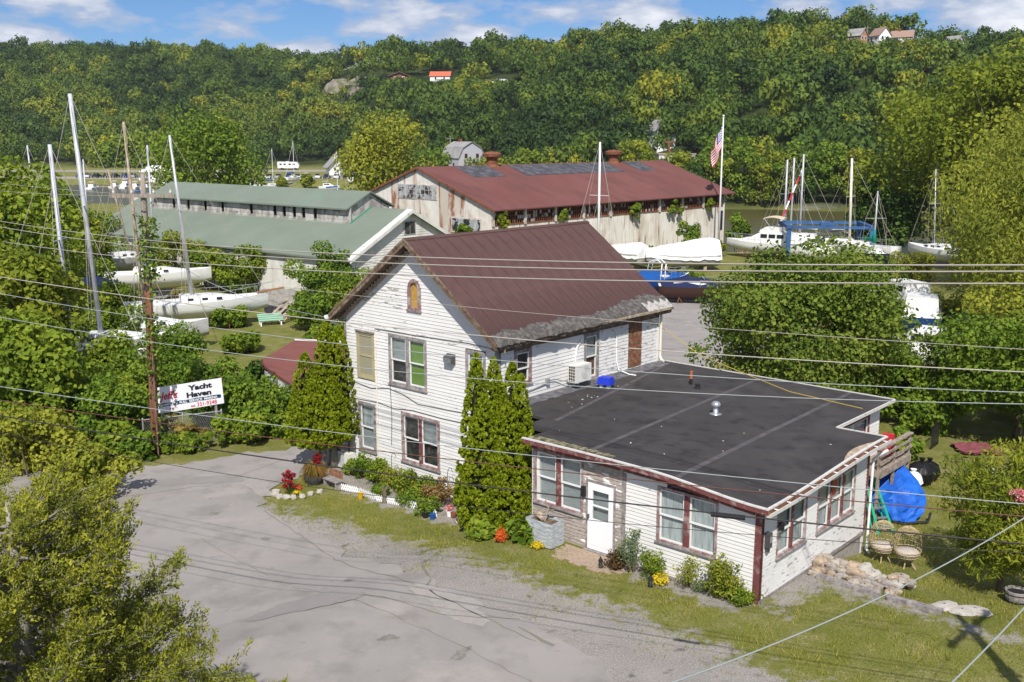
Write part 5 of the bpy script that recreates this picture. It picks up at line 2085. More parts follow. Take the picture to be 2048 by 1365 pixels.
def cruiser(label, loc, rz, L=8, B=2.8, hz=.6, hull='gel', bimini='canvas_tan', fly=True, group='power boats in the yard', stripe=None, name='cabin_cruiser', cab=1.0):
    r = empty(name, loc, rz, label, 'motorboat', group)
    Dp = 1.15
    mb = MB()
    S = make_hull(mb, L, B, Dp, chine=.3, tr=.92, fine=2.0)
    mb.v = [(x, y, z + hz) for x, y, z in mb.v]
    mb.build('hull', M[hull], r, smooth=True)
    mb = MB()
    make_deck(mb, S)
    mb.v = [(x, y, z + hz) for x, y, z in mb.v]
    mb.build('deck', M['gel'], r)
    zd = hz + Dp
    mb = MB()
    lofted(mb, [(-L * .32, B * .40, B * .36, zd - .05, zd + 1.15 * cab), (L * .02, B * .40, B * .35, zd - .05, zd + 1.15 * cab), (L * .16, B * .36, B * .30, zd - .05, zd + .55 * cab), (L * .34, B * .20, B * .15, zd, zd + .22 * cab)])
    cb = mb.build('cabin', M['gel'], r)
    for sy in (-1, 1) if cab > .6 else ():
        for k in range(3):
            mb = MB()
            x = -L * .28 + k * L * .105
            y = sy * B * .383
            mb.ext([(x, y, zd + .55), (x + L * .085, y, zd + .55), (x + L * .085, y - sy * .012 * B, zd + .95), (x, y - sy * .012 * B, zd + .95)], (0, sy * .02, 0))
            mb.build('side_window', M['smoke'], cb)
    mb = MB()
    xa, xb = L * .035, L * .145
    mb.ext([(xa, -B * .3, zd + 1.10 * max(cab, .6)), (xa, B * .3, zd + 1.10 * max(cab, .6)), (xb, B * .28, zd + .64 * cab), (xb, -B * .28, zd + .64 * cab)], (.03, 0, .03))
    mb.build('windscreen', M['smoke'], cb)
    if fly:
        mb = MB()
        lofted(mb, [(-L * .22, B * .34, B * .34, zd + 1.16, zd + 1.7), (-L * .05, B * .33, B * .32, zd + 1.16, zd + 1.75), (L * .04, B * .28, B * .22, zd + 1.16, zd + 1.35)])
        mb.build('flybridge', M['gel'], r)
        mb = MB()
        mb.ext([(-L * .02, -B * .25, zd + 1.52), (-L * .02, B * .25, zd + 1.52), (-L * .06, B * .27, zd + 1.85), (-L * .06, -B * .27, zd + 1.85)], (.02, 0, .01))
        mb.build('flybridge_screen', M['smoke'], r)
    if bimini:
        zb2_ = zd + (2.9 if fly else 2.1)
        rows = []
        for i in range(6):
            t = i / 5
            x = -L * .26 + L * .26 * t
            rows.append([(x, B * .36 * s, zb2_ - .22 * (2 * t - 1) ** 2 - .14 * abs(s) ** 2) for s in np.linspace(-1, 1, 7)])
        mb = MB()
        mb.grid(rows)
        mb.grid([[(x, y, z - .05) for x, y, z in row][::-1] for row in rows])
        bo = mb.build('bimini', M[bimini], r, smooth=True)
        mb = MB()
        for sy in (-1, 1):
            for xx_ in (-.24, -.02):
                mb.tube([(L * xx_, sy * B * .35, zb2_ - .3), (-L * .13, sy * B * .36, zd + (1.5 if fly else .9))], .018, 4)
        mb.build('bimini_frame', M['silver'], bo)
    mb = MB()
    pts = []
    for sy in (-1, 1):
        P = []
        for i in range(6, 12):
            x, b, zs, zk = S[i]
            P.append((x, sy * b * .93, hz + zs + .55))
            mb.tube([(x, sy * b * .93, hz + zs - .02), (x, sy * b * .93, hz + zs + .55)], .014, 4)
        P.append((L * .49, 0, zd + .8))
        mb.tube(P, .014, 4)
    mb.build('bow_rail', M['silver'], r)
    stands(r, L, B, hz)
    return r


def wrapped(label, loc, rz, L, B, H, seed):
    r = empty('wrapped_boat', loc, rz, label, 'boat', 'shrink-wrapped boats')
    mb = MB()
    S = make_hull(mb, L, B, 1.15, chine=.35, tr=.9)
    mb.v = [(x, y, z + .35) for x, y, z in mb.v]
    mb.build('hull', M['gelgrey'], r, smooth=True)
    rng = np.random.RandomState(seed)
    rows = []
    n = 17
    for i in range(n):
        t = i / (n - 1)
        x, b, zs, zk = [np.interp(t, np.linspace(0, 1, len(S)), [s[k] for s in S]) for k in range(4)]
        ridge = 1.5 + H * (.35 + .65 * np.interp(t, [0, .12, .3, .55, .8, 1], [.75, 1, .85, .55, .28, .05]))
        row = []
        for s in np.linspace(-1, 1, 11):
            prof = 1 - abs(s) ** 1.7
            z = zs + .35 - .28 + (ridge - zs - .07) * prof + rng.normal(0, .035)
            if abs(s) > .99:
                z -= .1 + .1 * rng.random()
            row.append((x * 1.03, s * (b + .07), z))
        rows.append(row)
    mb = MB()
    mb.grid(rows)
    mb.add(rows[0], [tuple(range(10, -1, -1))])
    mb.build('shrink_wrap', M['wrap'], r, smooth=True)
    mb = MB()
    for sx in (-.3, 0, .25):
        mb.box(L * sx - .15, L * sx + .15, -B * .3, B * .3, 0, .42)
    mb.build('blocking', M['tanwood'], r)
    return r


# ---- left yard ------------------------------------------------------------------
sailboat('white ketch-like sailboat with bowsprit, tall mast and rusty deck fittings near the sheds', (-21.7, 70.0, -1.0), .42, L=9.6, B=3.0, hz=.55, mast=11.0, mx=-.04, mr=.10, boom=False, bowsprit=True, lean=(-.8, 0))
sailboat('sailboat hull under a white cover close to the green-roofed shed', (-29.0, 81.5, -1.0), .25, L=9.5, B=3.0, hz=1.0, mast=9.8, mx=.05, mr=.08, boom=False, rail=False)
b_ = sailboat('sailboat with the thick silver mast and white boom, sunk in shrubs at the left', (-23.4, 52.2, -1.0), .1, L=8.5, B=2.8, hz=.45, hull='gelgrey', mast=10.6, mx=.06, mr=.12, boom=True, lean=(-.25, 0))
sailboat('sailboat with the tallest silver mast, its hull hidden by shrubs', (-23.2, 56.8, -1.0), .3, L=8.5, B=2.8, hz=.4, hull='gelgrey', mast=13.3, mx=.0, mr=.135, boom=False, lean=(-.6, 0), rail=False)
sailboat('small sailboat with a thin mast behind the left trees', (-37.5, 80.0, -1.0), .5, L=7.5, B=2.5, hz=.8, mast=10.0, mr=.07, boom=False, rail=False, lean=(-.3, 0))
sailboat('grey sailboat hull on stands beyond the left masts', (-38.5, 92.0, -1.0), -.2, L=8, B=2.6, hz=1.3, mast=8.2, mr=.07, hull='gelgrey', boom=False)
sailboat('weathered sailboat hull beside the far corner of the green-roofed shed', (-34.5, 91.0, -1.0), .9, L=7.5, B=2.6, hz=1.2, mast=7.5, mr=.09, hull='gelgrey', boom=False, spar='tanwood', lean=(-1.6, 0))
r_ = empty('canopy_tent', (-31.0, 74.0, -1.0), .1, 'navy canopy with red ends half hidden by the left trees', 'canopy')
mb = MB()
mb.ext([(-2, -1.8, 2.3), (0, -1.8, 2.9), (2, -1.8, 2.3), (2, -1.8, 2.2), (0, -1.8, 2.8), (-2, -1.8, 2.2)], (0, 3.6, 0))
mb.build('roof', M['canvas_navy'], r_)
mb = MB()
mb.box(1.9, 2.0, -1.8, -1.2, .3, 2.2)
mb.build('side_curtain', M['redcloth'], r_)
mb = MB()
mb.box(-1.9, 1.9, 1.7, 1.75, 0, 2.2)
mb.build('back_curtain', M['redcloth'], r_)
for sx in (-1.95, 1.95):
    for sy in (-1.75, 1.75):
        mb = MB()
        mb.tube([(sx, sy, 0), (sx, sy, 2.3)], .03, 5)
        mb.build('leg', M['grey'], r_)
# boards and debris in the left yard
r_ = empty('plank_pile', (-16.2, 73.0, -1.0), .6, 'grey boards and a sheet leaning against the shed wall', 'planks')
mb = MB()
mb.obox((0, 1.2, 1.0), (3.0, .08, 2.4), (-.5, .1, .2))
mb.build('sheet', M['concrete'], r_)
for i in range(4):
    mb = MB()
    mb.bar((-2 + i * .3, -.5 - i * .3, .1), (.4 + i * .2, .8 - i * .2, 1.4 - i * .2), .2, .05)
    mb.build('plank', M['tanwood'], r_)
r_ = empty('green_bench', (-17.0, 71.0, -1.15), .4, 'pale green broken bench lying on the grass by the shed', 'bench')
M['palegreen'] = mat('pale_green_paint', (.25, .45, .32), .7)
for i in range(4):
    mb = MB()
    mb.obox((0, -.3 + i * .22, .55 + .1 * i), (1.7, .19, .04), (.35, 0, 0))
    mb.build('slat', M['palegreen'], r_)
for sx in (-.7, .7):
    mb = MB()
    mb.bar((sx, -.4, 0), (sx, -.25, .55), .08, .05)
    mb.bar((sx, .4, 0), (sx, .3, .8), .08, .05)
    mb.build('leg', M['whitegl'], r_)

sailboat('sailboat with a wooden mast rising just above the brown pole', (-22.7, 62.5, -1.0), .2, L=7.5, B=2.5, hz=.2, mast=12.1, mx=0, mr=.09, hull='gelgrey', spar='tanwood', boom=False, rail=False, lean=(-.45, 0))
# ---- right yard -------------------------------------------------------------------
wrapped('large boat in white shrink-wrap standing before the red-roofed shed', (16.9, 101.5, -1.0), math.pi + .12, 7.2, 2.7, 1.75, 3)
wrapped('smaller boat in white shrink-wrap just beyond the house roof', (11.6, 104.0, -1.0), 2.2, 5.5, 2.3, 1.2, 5)
r_ = cruiser('blue and white bowrider with a wakeboard tower beside the house roof', (12.3, 85.0, -1.0), .45, L=6.0, B=2.3, hz=.3, hull='bluehull', bimini=None, fly=False, name='bowrider', cab=.3)
mb = MB()
for sx in (-.6, -.2):
    mb.tube([(sx, -1.05, 1.4), (sx + .2, -.95, 2.7), (sx + .35, 0, 3.0), (sx + .2, .95, 2.7), (sx, 1.05, 1.4)], .05, 7)
mb.build('wake_tower', M['whitegl'], r_, smooth=True)
mb = MB()
lofted(mb, [(-2.8, 1.05, .85, 1.42, 1.7), (-1, 1.1, .7, 1.42, 2.1), (1.1, .95, .5, 1.42, 1.9), (2.5, .4, .2, 1.5, 1.7)])
mb.build('mooring_cover', M['canvas_blue'], r_)
r_ = cruiser('dark brown runabout under a black cover beside the maple', (14.9, 81.0, -1.0), -.1, L=6.4, B=2.3, hz=.2, hull='brownhull', bimini=None, fly=False, name='runabout', cab=.3)
mb = MB()
lofted(mb, [(-3.0, 1.05, .9, 1.32, 1.5), (-1, 1.1, .6, 1.32, 2.0), (1.1, .95, .5, 1.36, 1.85), (2.9, .25, .15, 1.45, 1.6)])
mb.build('mooring_cover', M['canvas_navy'], r_)
cruiser('white flybridge cruiser with tan bimini beside the creek', (27.6, 112.0, -1.0), 2.6, L=8.5, B=3.0, hz=.6)
cruiser('low white cruiser with tan bimini under the blue travel lift', (33.2, 108.0, -1.0), 2.9, L=8.0, B=2.8, hz=.3, fly=False)
for i, (x, y, hh, ln, lab) in enumerate([(30.6, 113.5, 8.2, .9, 'leftmost mast of the cluster beside the blue travel lift'), (31.6, 114.2, 8.4, .7, 'second mast from the left beside the blue travel lift'),
                                         (32.4, 113.2, 8.8, .8, 'tallest mast of the cluster beside the blue travel lift')]):
    sailboat('white sailboat with the ' + lab, (x, y, -1.0), 2.2 + .2 * i, L=8.5, B=2.8, hz=.8, mast=hh, mr=.11, boom=i == 1, rail=False)
sailboat('white sailboat with a lone cream mast right of the blue travel lift', (35.6, 106.0, -1.0), 2.4, L=9, B=2.9, hz=.7, mast=8.6, mr=.14, spar='cream', boom=False, lean=(.3, 0))
sailboat('navy sailboat with green sail cover standing at the edge of the maple', (34.0, 97.0, -1.0), -1.5, L=8, B=2.7, hz=.9, mast=5.6, mr=.08, hull='navyhull', cover='canvas_green', lean=(.1, 0))
sailboat('sailboat with a slim mast against the willow', (43.0, 103.0, -1.0), 2.2, L=7, B=2.6, hz=.7, mast=7.6, mr=.06, rail=False, boom=False, lean=(.5, 0))
cruiser('white trawler with a dark wheelhouse between maple and willow', (28.8, 76.5, -1.0), 1.9, L=8, B=2.9, hz=.2, hull='gelgrey', bimini=None, fly=False)
cruiser('blue-hulled boat with pale deck partly hidden by the maple', (27.5, 68.0, -1.0), 1.2, L=7.5, B=2.7, hz=.4, hull='bluehull', bimini=None, fly=False)
cruiser('white cabin boat with a rounded white roof in the shrubs right of the maple', (22.6, 56.0, -1.0), 2.5, L=6.8, B=2.6, hz=.3, bimini=None, fly=False)
# red-and-white gin pole leaning by the cruiser
mb = MB()
for i in range(8):
    mb.m = i % 2
    a = Vector((29.0, 113.0, 1.5)).lerp(Vector((32.2, 115.0, 8.6)), i / 8)
    b = Vector((29.0, 113.0, 1.5)).lerp(Vector((32.2, 115.0, 8.6)), (i + 1) / 8)
    mb.tube([a, b], .09, 6)
tag(mb.build('striped_spar', [M['redcloth'], M['whitegl']]), 'red and white striped spar leaning beside the cruiser', 'spar')

sailboat('white sailboat behind the house, its mast standing before the red-roofed shed', (7.3, 91.0, -1.0), .9, L=8.5, B=2.8, hz=.7, mast=10.3, mr=.11, boom=False, rail=False, spar='white')
# blue travel lift
TL = empty('travel_lift', (33.5, 110.0, -1.0), -.12, 'blue steel travel lift gantry straddling boats by the creek', 'boat hoist')
for sx in (-4.2, 4.2):
    for sy in (-3.2, 3.2):
        mb = MB()
        mb.box(sx - .22, sx + .22, sy - .22, sy + .22, .5, 3.6)
        lg = mb.build('leg', M['liftblue'], TL)
        mb = MB()
        mb.tube([(sx - .18, sy, .5), (sx + .18, sy, .5)], .5, 14)
        mb.build('wheel', M['tyre'], lg)
for sx in (-4.2, 4.2):
    mb = MB()
    mb.box(sx - .24, sx + .24, -3.5, 3.5, 3.601, 3.95)
    mb.build('side_beam', M['liftblue'], TL)
mb = MB()
mb.box(-3.9, 3.9, 3.0, 3.4, 3.62, 3.92)
mb.build('cross_beam', M['liftblue'], TL)
mb = MB()
mb.box(-3.9, 3.9, -3.4, -3.0, 3.62, 3.9)
mb.build('cross_beam', M['liftblue'], TL)
mb = MB()
mb.box(-1.0, .4, -3.3, -2.6, 3.95, 4.25)
mb.build('winch_housing', M['liftblue'], TL)

# flagpole
FP = empty('flagpole', (24.2, 120.0, -1.2), 0, 'tall white flagpole with a limp American flag at the end of the red-roofed shed', 'flagpole')
mb = MB()
mb.tube([(0, 0, 0), (0, 0, 15.4)], [.13, .07], 9)
mb.lathe([(.02, 15.4), (.12, 15.5), (.12, 15.62), (.02, 15.7)], 8)
mb.build('pole', M['white'], FP, smooth=True)
M['flagred'] = mat('flag_red', (.50, .02, .04), .8)
M['flagblue'] = mat('flag_blue', (.02, .04, .20), .8)
M['flagwhite'] = mat('flag_white', (.75, .75, .78), .8)
NS, NC = 13, 18
rows = []
for i in range(NS + 1):
    s = i / NS
    row = []
    for j in range(NC + 1):
        t = j / NC
        hx = -.12 - t * (1.15 - .35 * s) + .10 * math.sin(9 * t + 3 * s)
        hy = .35 * math.sin(7 * t + 2.2 * s) * (t ** .6)
        hz = 14.6 - s * 2.6 - t * (3.1 - .6 * s) - .1 * math.sin(11 * t)
        row.append((hx, hy, hz))
    rows.append(row)
mb = MB()
for i in range(NS):
    for j in range(NC):
        mb.m = 1 if (i < 7 and j < 8) else (0 if i % 2 == 0 else 2)
        mb.quad(rows[i][j], rows[i + 1][j], rows[i + 1][j + 1], rows[i][j + 1])
fo = mb.build('flag', [M['flagred'], M['flagblue'], M['flagwhite']], FP, smooth=True)
mb = MB()
for i in range(6):
    for j in range(6):
        a = Vector(rows[i][j + 1])
        for dy in (-.02, .02):
            mb.obox((a.x, a.y + dy, a.z - .1), (.09, .012, .09), (0, .7, 0))
mb.build('stars', M['flagwhite'], fo)
# ================================================================ hillside forest
def proj(X, Y, Z):
    c, s = math.cos(.196), math.sin(.196)
    Zc = Z - 11.94
    d = Y * c - Zc * s
    up = Y * s + Zc * c
    return 1024 + 2050 * X / d, 682.5 - 2050 * up / d


# clearings: hill houses keep the trees below them cut down
CLEAR = [(774, 824, 156, 487), (858, 908, 160, 476), (975, 1015, 160, 452), (1695, 1745, 84, 366), (1750, 1790, 82, 366), (1790, 1845, 83, 366), (1890, 1935, 80, 366), (1290, 1385, 292, 268), (900, 990, 305, 324), (640, 720, 318, 372), (560, 615, 322, 425)]
ROCK = [(-73, 518, 17), (-91, 566, 20)]


def forest():
    rng = np.random.RandomState(21)
    K = 7
    T = []
    for k in range(K):
        nc = rng.randint(13, 20)
        d = rand_dirs(rng, nc)
        d[:, 2] = np.abs(d[:, 2]) * .9 - .12
        ctr = d * rng.uniform(.45, .82, (nc, 1)) * np.array([1, 1, .85])
        cl = np.column_stack([ctr, rng.uniform(.26, .48, nc)])
        nq = 400
        P, dd, kk = clump_cloud(rng, cl, nq, .6, .8)
        V, F = leaf_quads(rng, P, dd, .23, .195, 1.8, .5)
        V = V.reshape(-1, 4, 3)[:, [0, 1, 3]].copy()
        V[:, 0] = V[:, 0] + (V[:, 0] - (V[:, 1] + V[:, 2]) / 2) * .35
        V = V.reshape(-1, 3)
        tv = .22 * (rng.random(nc)[kk] - .5) + .16 * (rng.random(nq) - .5)
        T.append((V, np.repeat(tv, 3)))
    pts = []
    sp = 7.5
    for Y in np.arange(196, 735, sp):
        xr = .60 * Y
        for X in np.arange(-xr, xr, sp):
            pts.append((X, Y))
    P = np.array(pts) + rng.uniform(-.45, .45, (len(pts), 2)) * sp
    t, zr_ = hill_t(P[:, 0], P[:, 1])
    ok = (t > np.where(P[:, 0] < -30, .005, -.03)) & (t < 1.22)
    P = P[ok]
    t = t[ok]
    Z = terrain(P[:, 0], P[:, 1])
    n = len(P)
    Rr = 3.2 + 4.2 * rng.random(n) ** 1.6
    Hh = Rr * rng.uniform(1.35, 2.1, n) + 1.5
    px, py = proj(P[:, 0], P[:, 1], Z + Hh)
    keep = np.ones(n, bool)
    for (a, b, lim, ym) in CLEAR:
        pad = 2050 * Rr / P[:, 1] * .7
        hitm = (px > a - pad) & (px < b + pad) & (py < lim) & (P[:, 1] < ym) & (P[:, 1] > ym - 90)
        # regrowth below the houses: lower trees, none right at the doorstep
        hmax = 11.94 + (275 - lim) / 2050 * P[:, 1] - Z
        Hh = np.where(hitm, np.maximum(np.minimum(Hh, hmax), 1.5), Hh)
        Rr = np.where(hitm, np.minimum(Rr, np.maximum(Hh * .6, 2.2)), Rr)
        keep &= ~((px > a - pad) & (px < b + pad) & (P[:, 1] > ym - 5) & (P[:, 1] < ym + 12))
    for (x, y, r) in ROCK:
        keep &= ~(np.hypot(P[:, 0] - x, (P[:, 1] - y) * .6) < r * .75)
    P, Z, Rr, Hh, px, py = P[keep], Z[keep], Rr[keep], Hh[keep], px[keep], py[keep]
    n = len(P)
    # colour: slow drifts of dark and light woods, a few yellow trees
    base = .30 + .13 * np.sin(P[:, 0] * .031 + 1.0) * np.cos(P[:, 1] * .027) + .11 * np.sin(P[:, 0] * .09 + P[:, 1] * .05) + rng.normal(0, .13, n)
    for (cx, cy, rx, ry, amp) in ((700, 205, 95, 40, .42), (640, 190, 60, 30, .35), (860, 175, 110, 22, .25), (1780, 160, 60, 50, .3), (450, 215, 80, 35, .2), (90, 170, 60, 40, .25), (1560, 290, 80, 40, .3), (1250, 300, 160, 30, .22), (1120, 210, 160, 50, -.12), (1600, 200, 140, 60, -.1)):
        base += amp * np.exp(-((px - cx) / rx) ** 2 - ((py - cy) / ry) ** 2)
    yel = rng.random(n) < .05
    base[yel] += .3
    base = np.clip(base, .04, .93)
    Vs, Ts, Fs = [], [], []
    off = 0
    for k in range(K):
        sel = np.where(np.arange(n) % K == k)[0] if False else np.where(rng.randint(0, K, n) == k)[0] if False else None
    kk = rng.randint(0, K, n)
    for k in range(K):
        sel = np.where(kk == k)[0]
        V0, t0 = T[k]
        a = rng.uniform(0, 6.28, len(sel))
        c, s = np.cos(a)[:, None], np.sin(a)[:, None]
        x = V0[None, :, 0] * c - V0[None, :, 1] * s
        y = V0[None, :, 0] * s + V0[None, :, 1] * c
        R_ = Rr[sel][:, None]
        W = np.stack([x * R_ + P[sel, 0][:, None], y * R_ + P[sel, 1][:, None], V0[None, :, 2] * (Hh[sel] * .62)[:, None] + (Z[sel] + Hh[sel] * .46)[:, None]], -1)
        Vs.append(W.reshape(-1, 3))
        Ts.append(np.clip(base[sel][:, None] + t0[None, :], 0, 1).ravel())
    V = np.concatenate(Vs)
    tt = np.concatenate(Ts)
    F = np.arange(len(V)).reshape(-1, 3)
    print('forest trees', n, 'quads', len(F))
    o = np_mesh('forest', V, F, M['lf_forest'], None, {'tint': tt})
    return tag(o, 'mixed green wood covering the far hillsides', 'forest', kind='stuff')


M['lf_forest'] = leafmat('forest_leaves', [(0.023, 0.047, 0.018), (0.048, 0.086, 0.021), (0.084, 0.133, 0.028), (0.139, 0.179, 0.031), (0.233, 0.239, 0.031), (0.372, 0.325, 0.031)], .25)
forest()
# bare rock outcrops on the hill
M['rock'] = mat('hill_rock', (.24, .205, .17), .9, [((.16, .135, .11), .15, (1, 1, 1), .45, .6), ((.09, .11, .04), .25, (1, 1, 1), .45, .56, .9)], bump=.3, bscale=.8)
for i, (x, y, r, lab) in enumerate(((-73, 517, 9, 'bare grey rock face on the hill left of the cabin'), (-91, 565, 11, 'pale rock slope farther along the left hillside'), (-66, 396, 5, 'brown boulder face above the yellow house'))):
    rng = np.random.RandomState(60 + i)
    rows = []
    for a in np.linspace(0, math.pi, 9):
        rows.append([(r * math.cos(b) * math.sin(a) * (1 + rng.normal(0, .16)), r * .55 * math.sin(b) * math.sin(a) * (1 + rng.normal(0, .16)), r * .75 * math.cos(a) * (1 + rng.normal(0, .06))) for b in np.linspace(0, 2 * math.pi, 16)[:-1]])
    mb = MB()
    mb.grid(rows, closed=True)
    tag(mb.build('rock_outcrop', M['rock'], None, loc=onyard(x, y, -r * .22)), lab, 'rock')

# ================================================================ trees that stand alone
# far bank of the creek, right
rng = np.random.RandomState(31)
protos = []
for k, (mm, lab) in enumerate((('lf_mid', 'rounded green tree on the far bank of the creek'), ('lf_yellow', 'yellow-green tree on the far bank of the creek'), ('lf_dark', 'dark green tree on the far bank of the creek'))):
    H = 12.0
    protos.append(dict(root=None, mm=mm, lab=lab))
xs_ = np.linspace(27, 101, 26)
ORD = ['first', 'second', 'third', 'fourth', 'fifth', 'sixth', 'seventh', 'eighth', 'ninth', 'tenth', 'eleventh', 'twelfth', 'thirteenth', 'fourteenth', 'fifteenth', 'sixteenth', 'seventeenth', 'eighteenth', 'nineteenth', 'twentieth', 'twenty-first', 'twenty-second', 'twenty-third', 'twenty-fourth', 'twenty-fifth', 'last']
used = [False] * 3
for i, X in enumerate(xs_):
    k = [1, 0, 0, 1, 2, 0, 1, 0, 1, 1, 0, 2, 0, 0, 1, 0, 2, 2, 0, 1, 0, 2, 0, 1, 0, 2, 0][i]
    Y = float(np.interp(X, FB_X, FB_Y)) + .3 + rng.uniform(0, 5)
    sc = rng.uniform(.72, 1.15)
    X += rng.uniform(-1, 1)
    tlab = protos[k]['lab'] + ', ' + ORD[i] + ' from the left'
    pr_ = protos[k]
    if pr_['root'] is None:
        pr_['root'] = tree('bank_tree', tlab, onyard(X, Y, -.3), 13, 4.6, -.8, M[pr_['mm']], 100 + k, n=2600, L=.62, W=.48, nc=26, tr=.25, group='trees along the far creek bank')
        pr_['root'].scale = (sc,) * 3
    else:
        dup(pr_['root'], onyard(X, Y, -.3), rng.uniform(0, 6.28), tlab, 'trees along the far creek bank', (sc, sc, sc * rng.uniform(.85, 1.15)))
# trees behind the sheds
tree('broad_tree', 'broad green tree rising behind the left end of the green-roofed shed', onyard(-43.5, 148), 18.0, 9.0, .6, M['lf_mid'], 41, n=14000, L=.46, W=.35, nc=60, tr=.35)
tree('broad_tree', 'tall olive-green tree left of the red-roofed shed gable', onyard(-17.5, 142), 17.4, 7.8, .6, M['lf_olive'], 42, n=12000, L=.44, W=.32, nc=54, tr=.35)
tree('broad_tree', 'tall yellow-green tree filling the upper right corner', onyard(54.0, 118), 27.0, 15.5, 1.5, M['lf_yellow'], 43, n=24000, L=.54, W=.39, nc=80, cr=.22, tr=.6)
tree('broad_tree', 'dark green tree in the shade below the tall yellow-green tree', onyard(43.5, 122), 11.5, 5.0, .6, M['lf_dark'], 44, n=6500, L=.42, W=.32, nc=30, tr=.3)
tree('willow', 'yellow-green willow with drooping twigs at the right edge', onyard(32.5, 64.0), 12.2, 7.4, .3, M['lf_willow'], 45, n=32000, L=.30, W=.11, nc=70, cr=.27, tr=.5, droop=.9)
tree('willow', 'second willow farther along the right edge behind the first', onyard(44.0, 84.0), 19.0, 10.0, .5, M['lf_willow'], 46, n=25000, L=.36, W=.15, nc=64, cr=.26, tr=.5, droop=.7)
tree('maple', 'dense dark green maple behind the flat-roofed annex', onyard(13.0, 44.6), 8.6, 5.8, .0, M['lf_maple'], 47, n=52000, L=.175, W=.13, nc=150, cr=.20, tr=.26, surf=.6, flat=.8)
tree('broad_tree', 'loose green tree over the shaded yard at the right edge', onyard(21.6, 42.2), 6.4, 4.3, .6, M['lf_mid'], 48, n=19000, L=.19, W=.13, nc=60, cr=.24, tr=.2)
tree('broad_tree', 'grey-green shrubby tree between the willow and the annex yard', onyard(26.2, 49.5), 6.6, 4.6, .2, M['lf_olive'], 49, n=18000, L=.22, W=.12, nc=50, cr=.25, tr=.2)
tree('peach_tree', 'peach tree with narrow drooping leaves on the lawn by the stone pile', onyard(13.75, 27.0), 4.5, 2.2, .15, M['lf_peach'], 50, n=15000, L=.17, W=.045, nc=60, cr=.26, tr=.09, droop=.8, surf=.45)
# left edge
for i, (x, y, H, r, mm, lab) in enumerate(((-28.6, 60.0, 14.0, 5.4, 'lf_bright', 'tall leafy tree cut by the left edge, highest of the left trees'), (-24.4, 50.0, 9.0, 3.6, 'lf_yellow', 'yellow-green tree at the left edge in front of the masts'),
                                           (-36.5, 73.0, 13.0, 5.4, 'lf_mid', 'green tree behind the left masts at the edge of the yard'), (-21.4, 43.4, 5.6, 3.4, 'lf_bright', 'low leafy tree spreading over the sailboat at the left edge'),
                                           (-36.5, 86.0, 8.0, 3.5, 'lf_yellow', 'small yellow-green tree beside the far end of the green-roofed shed'))):
    tree('broad_tree', lab, onyard(x, y), H, r, .4, M[mm], 70 + i, n=11500, L=.29, W=.21, nc=46, cr=.27, tr=.22)

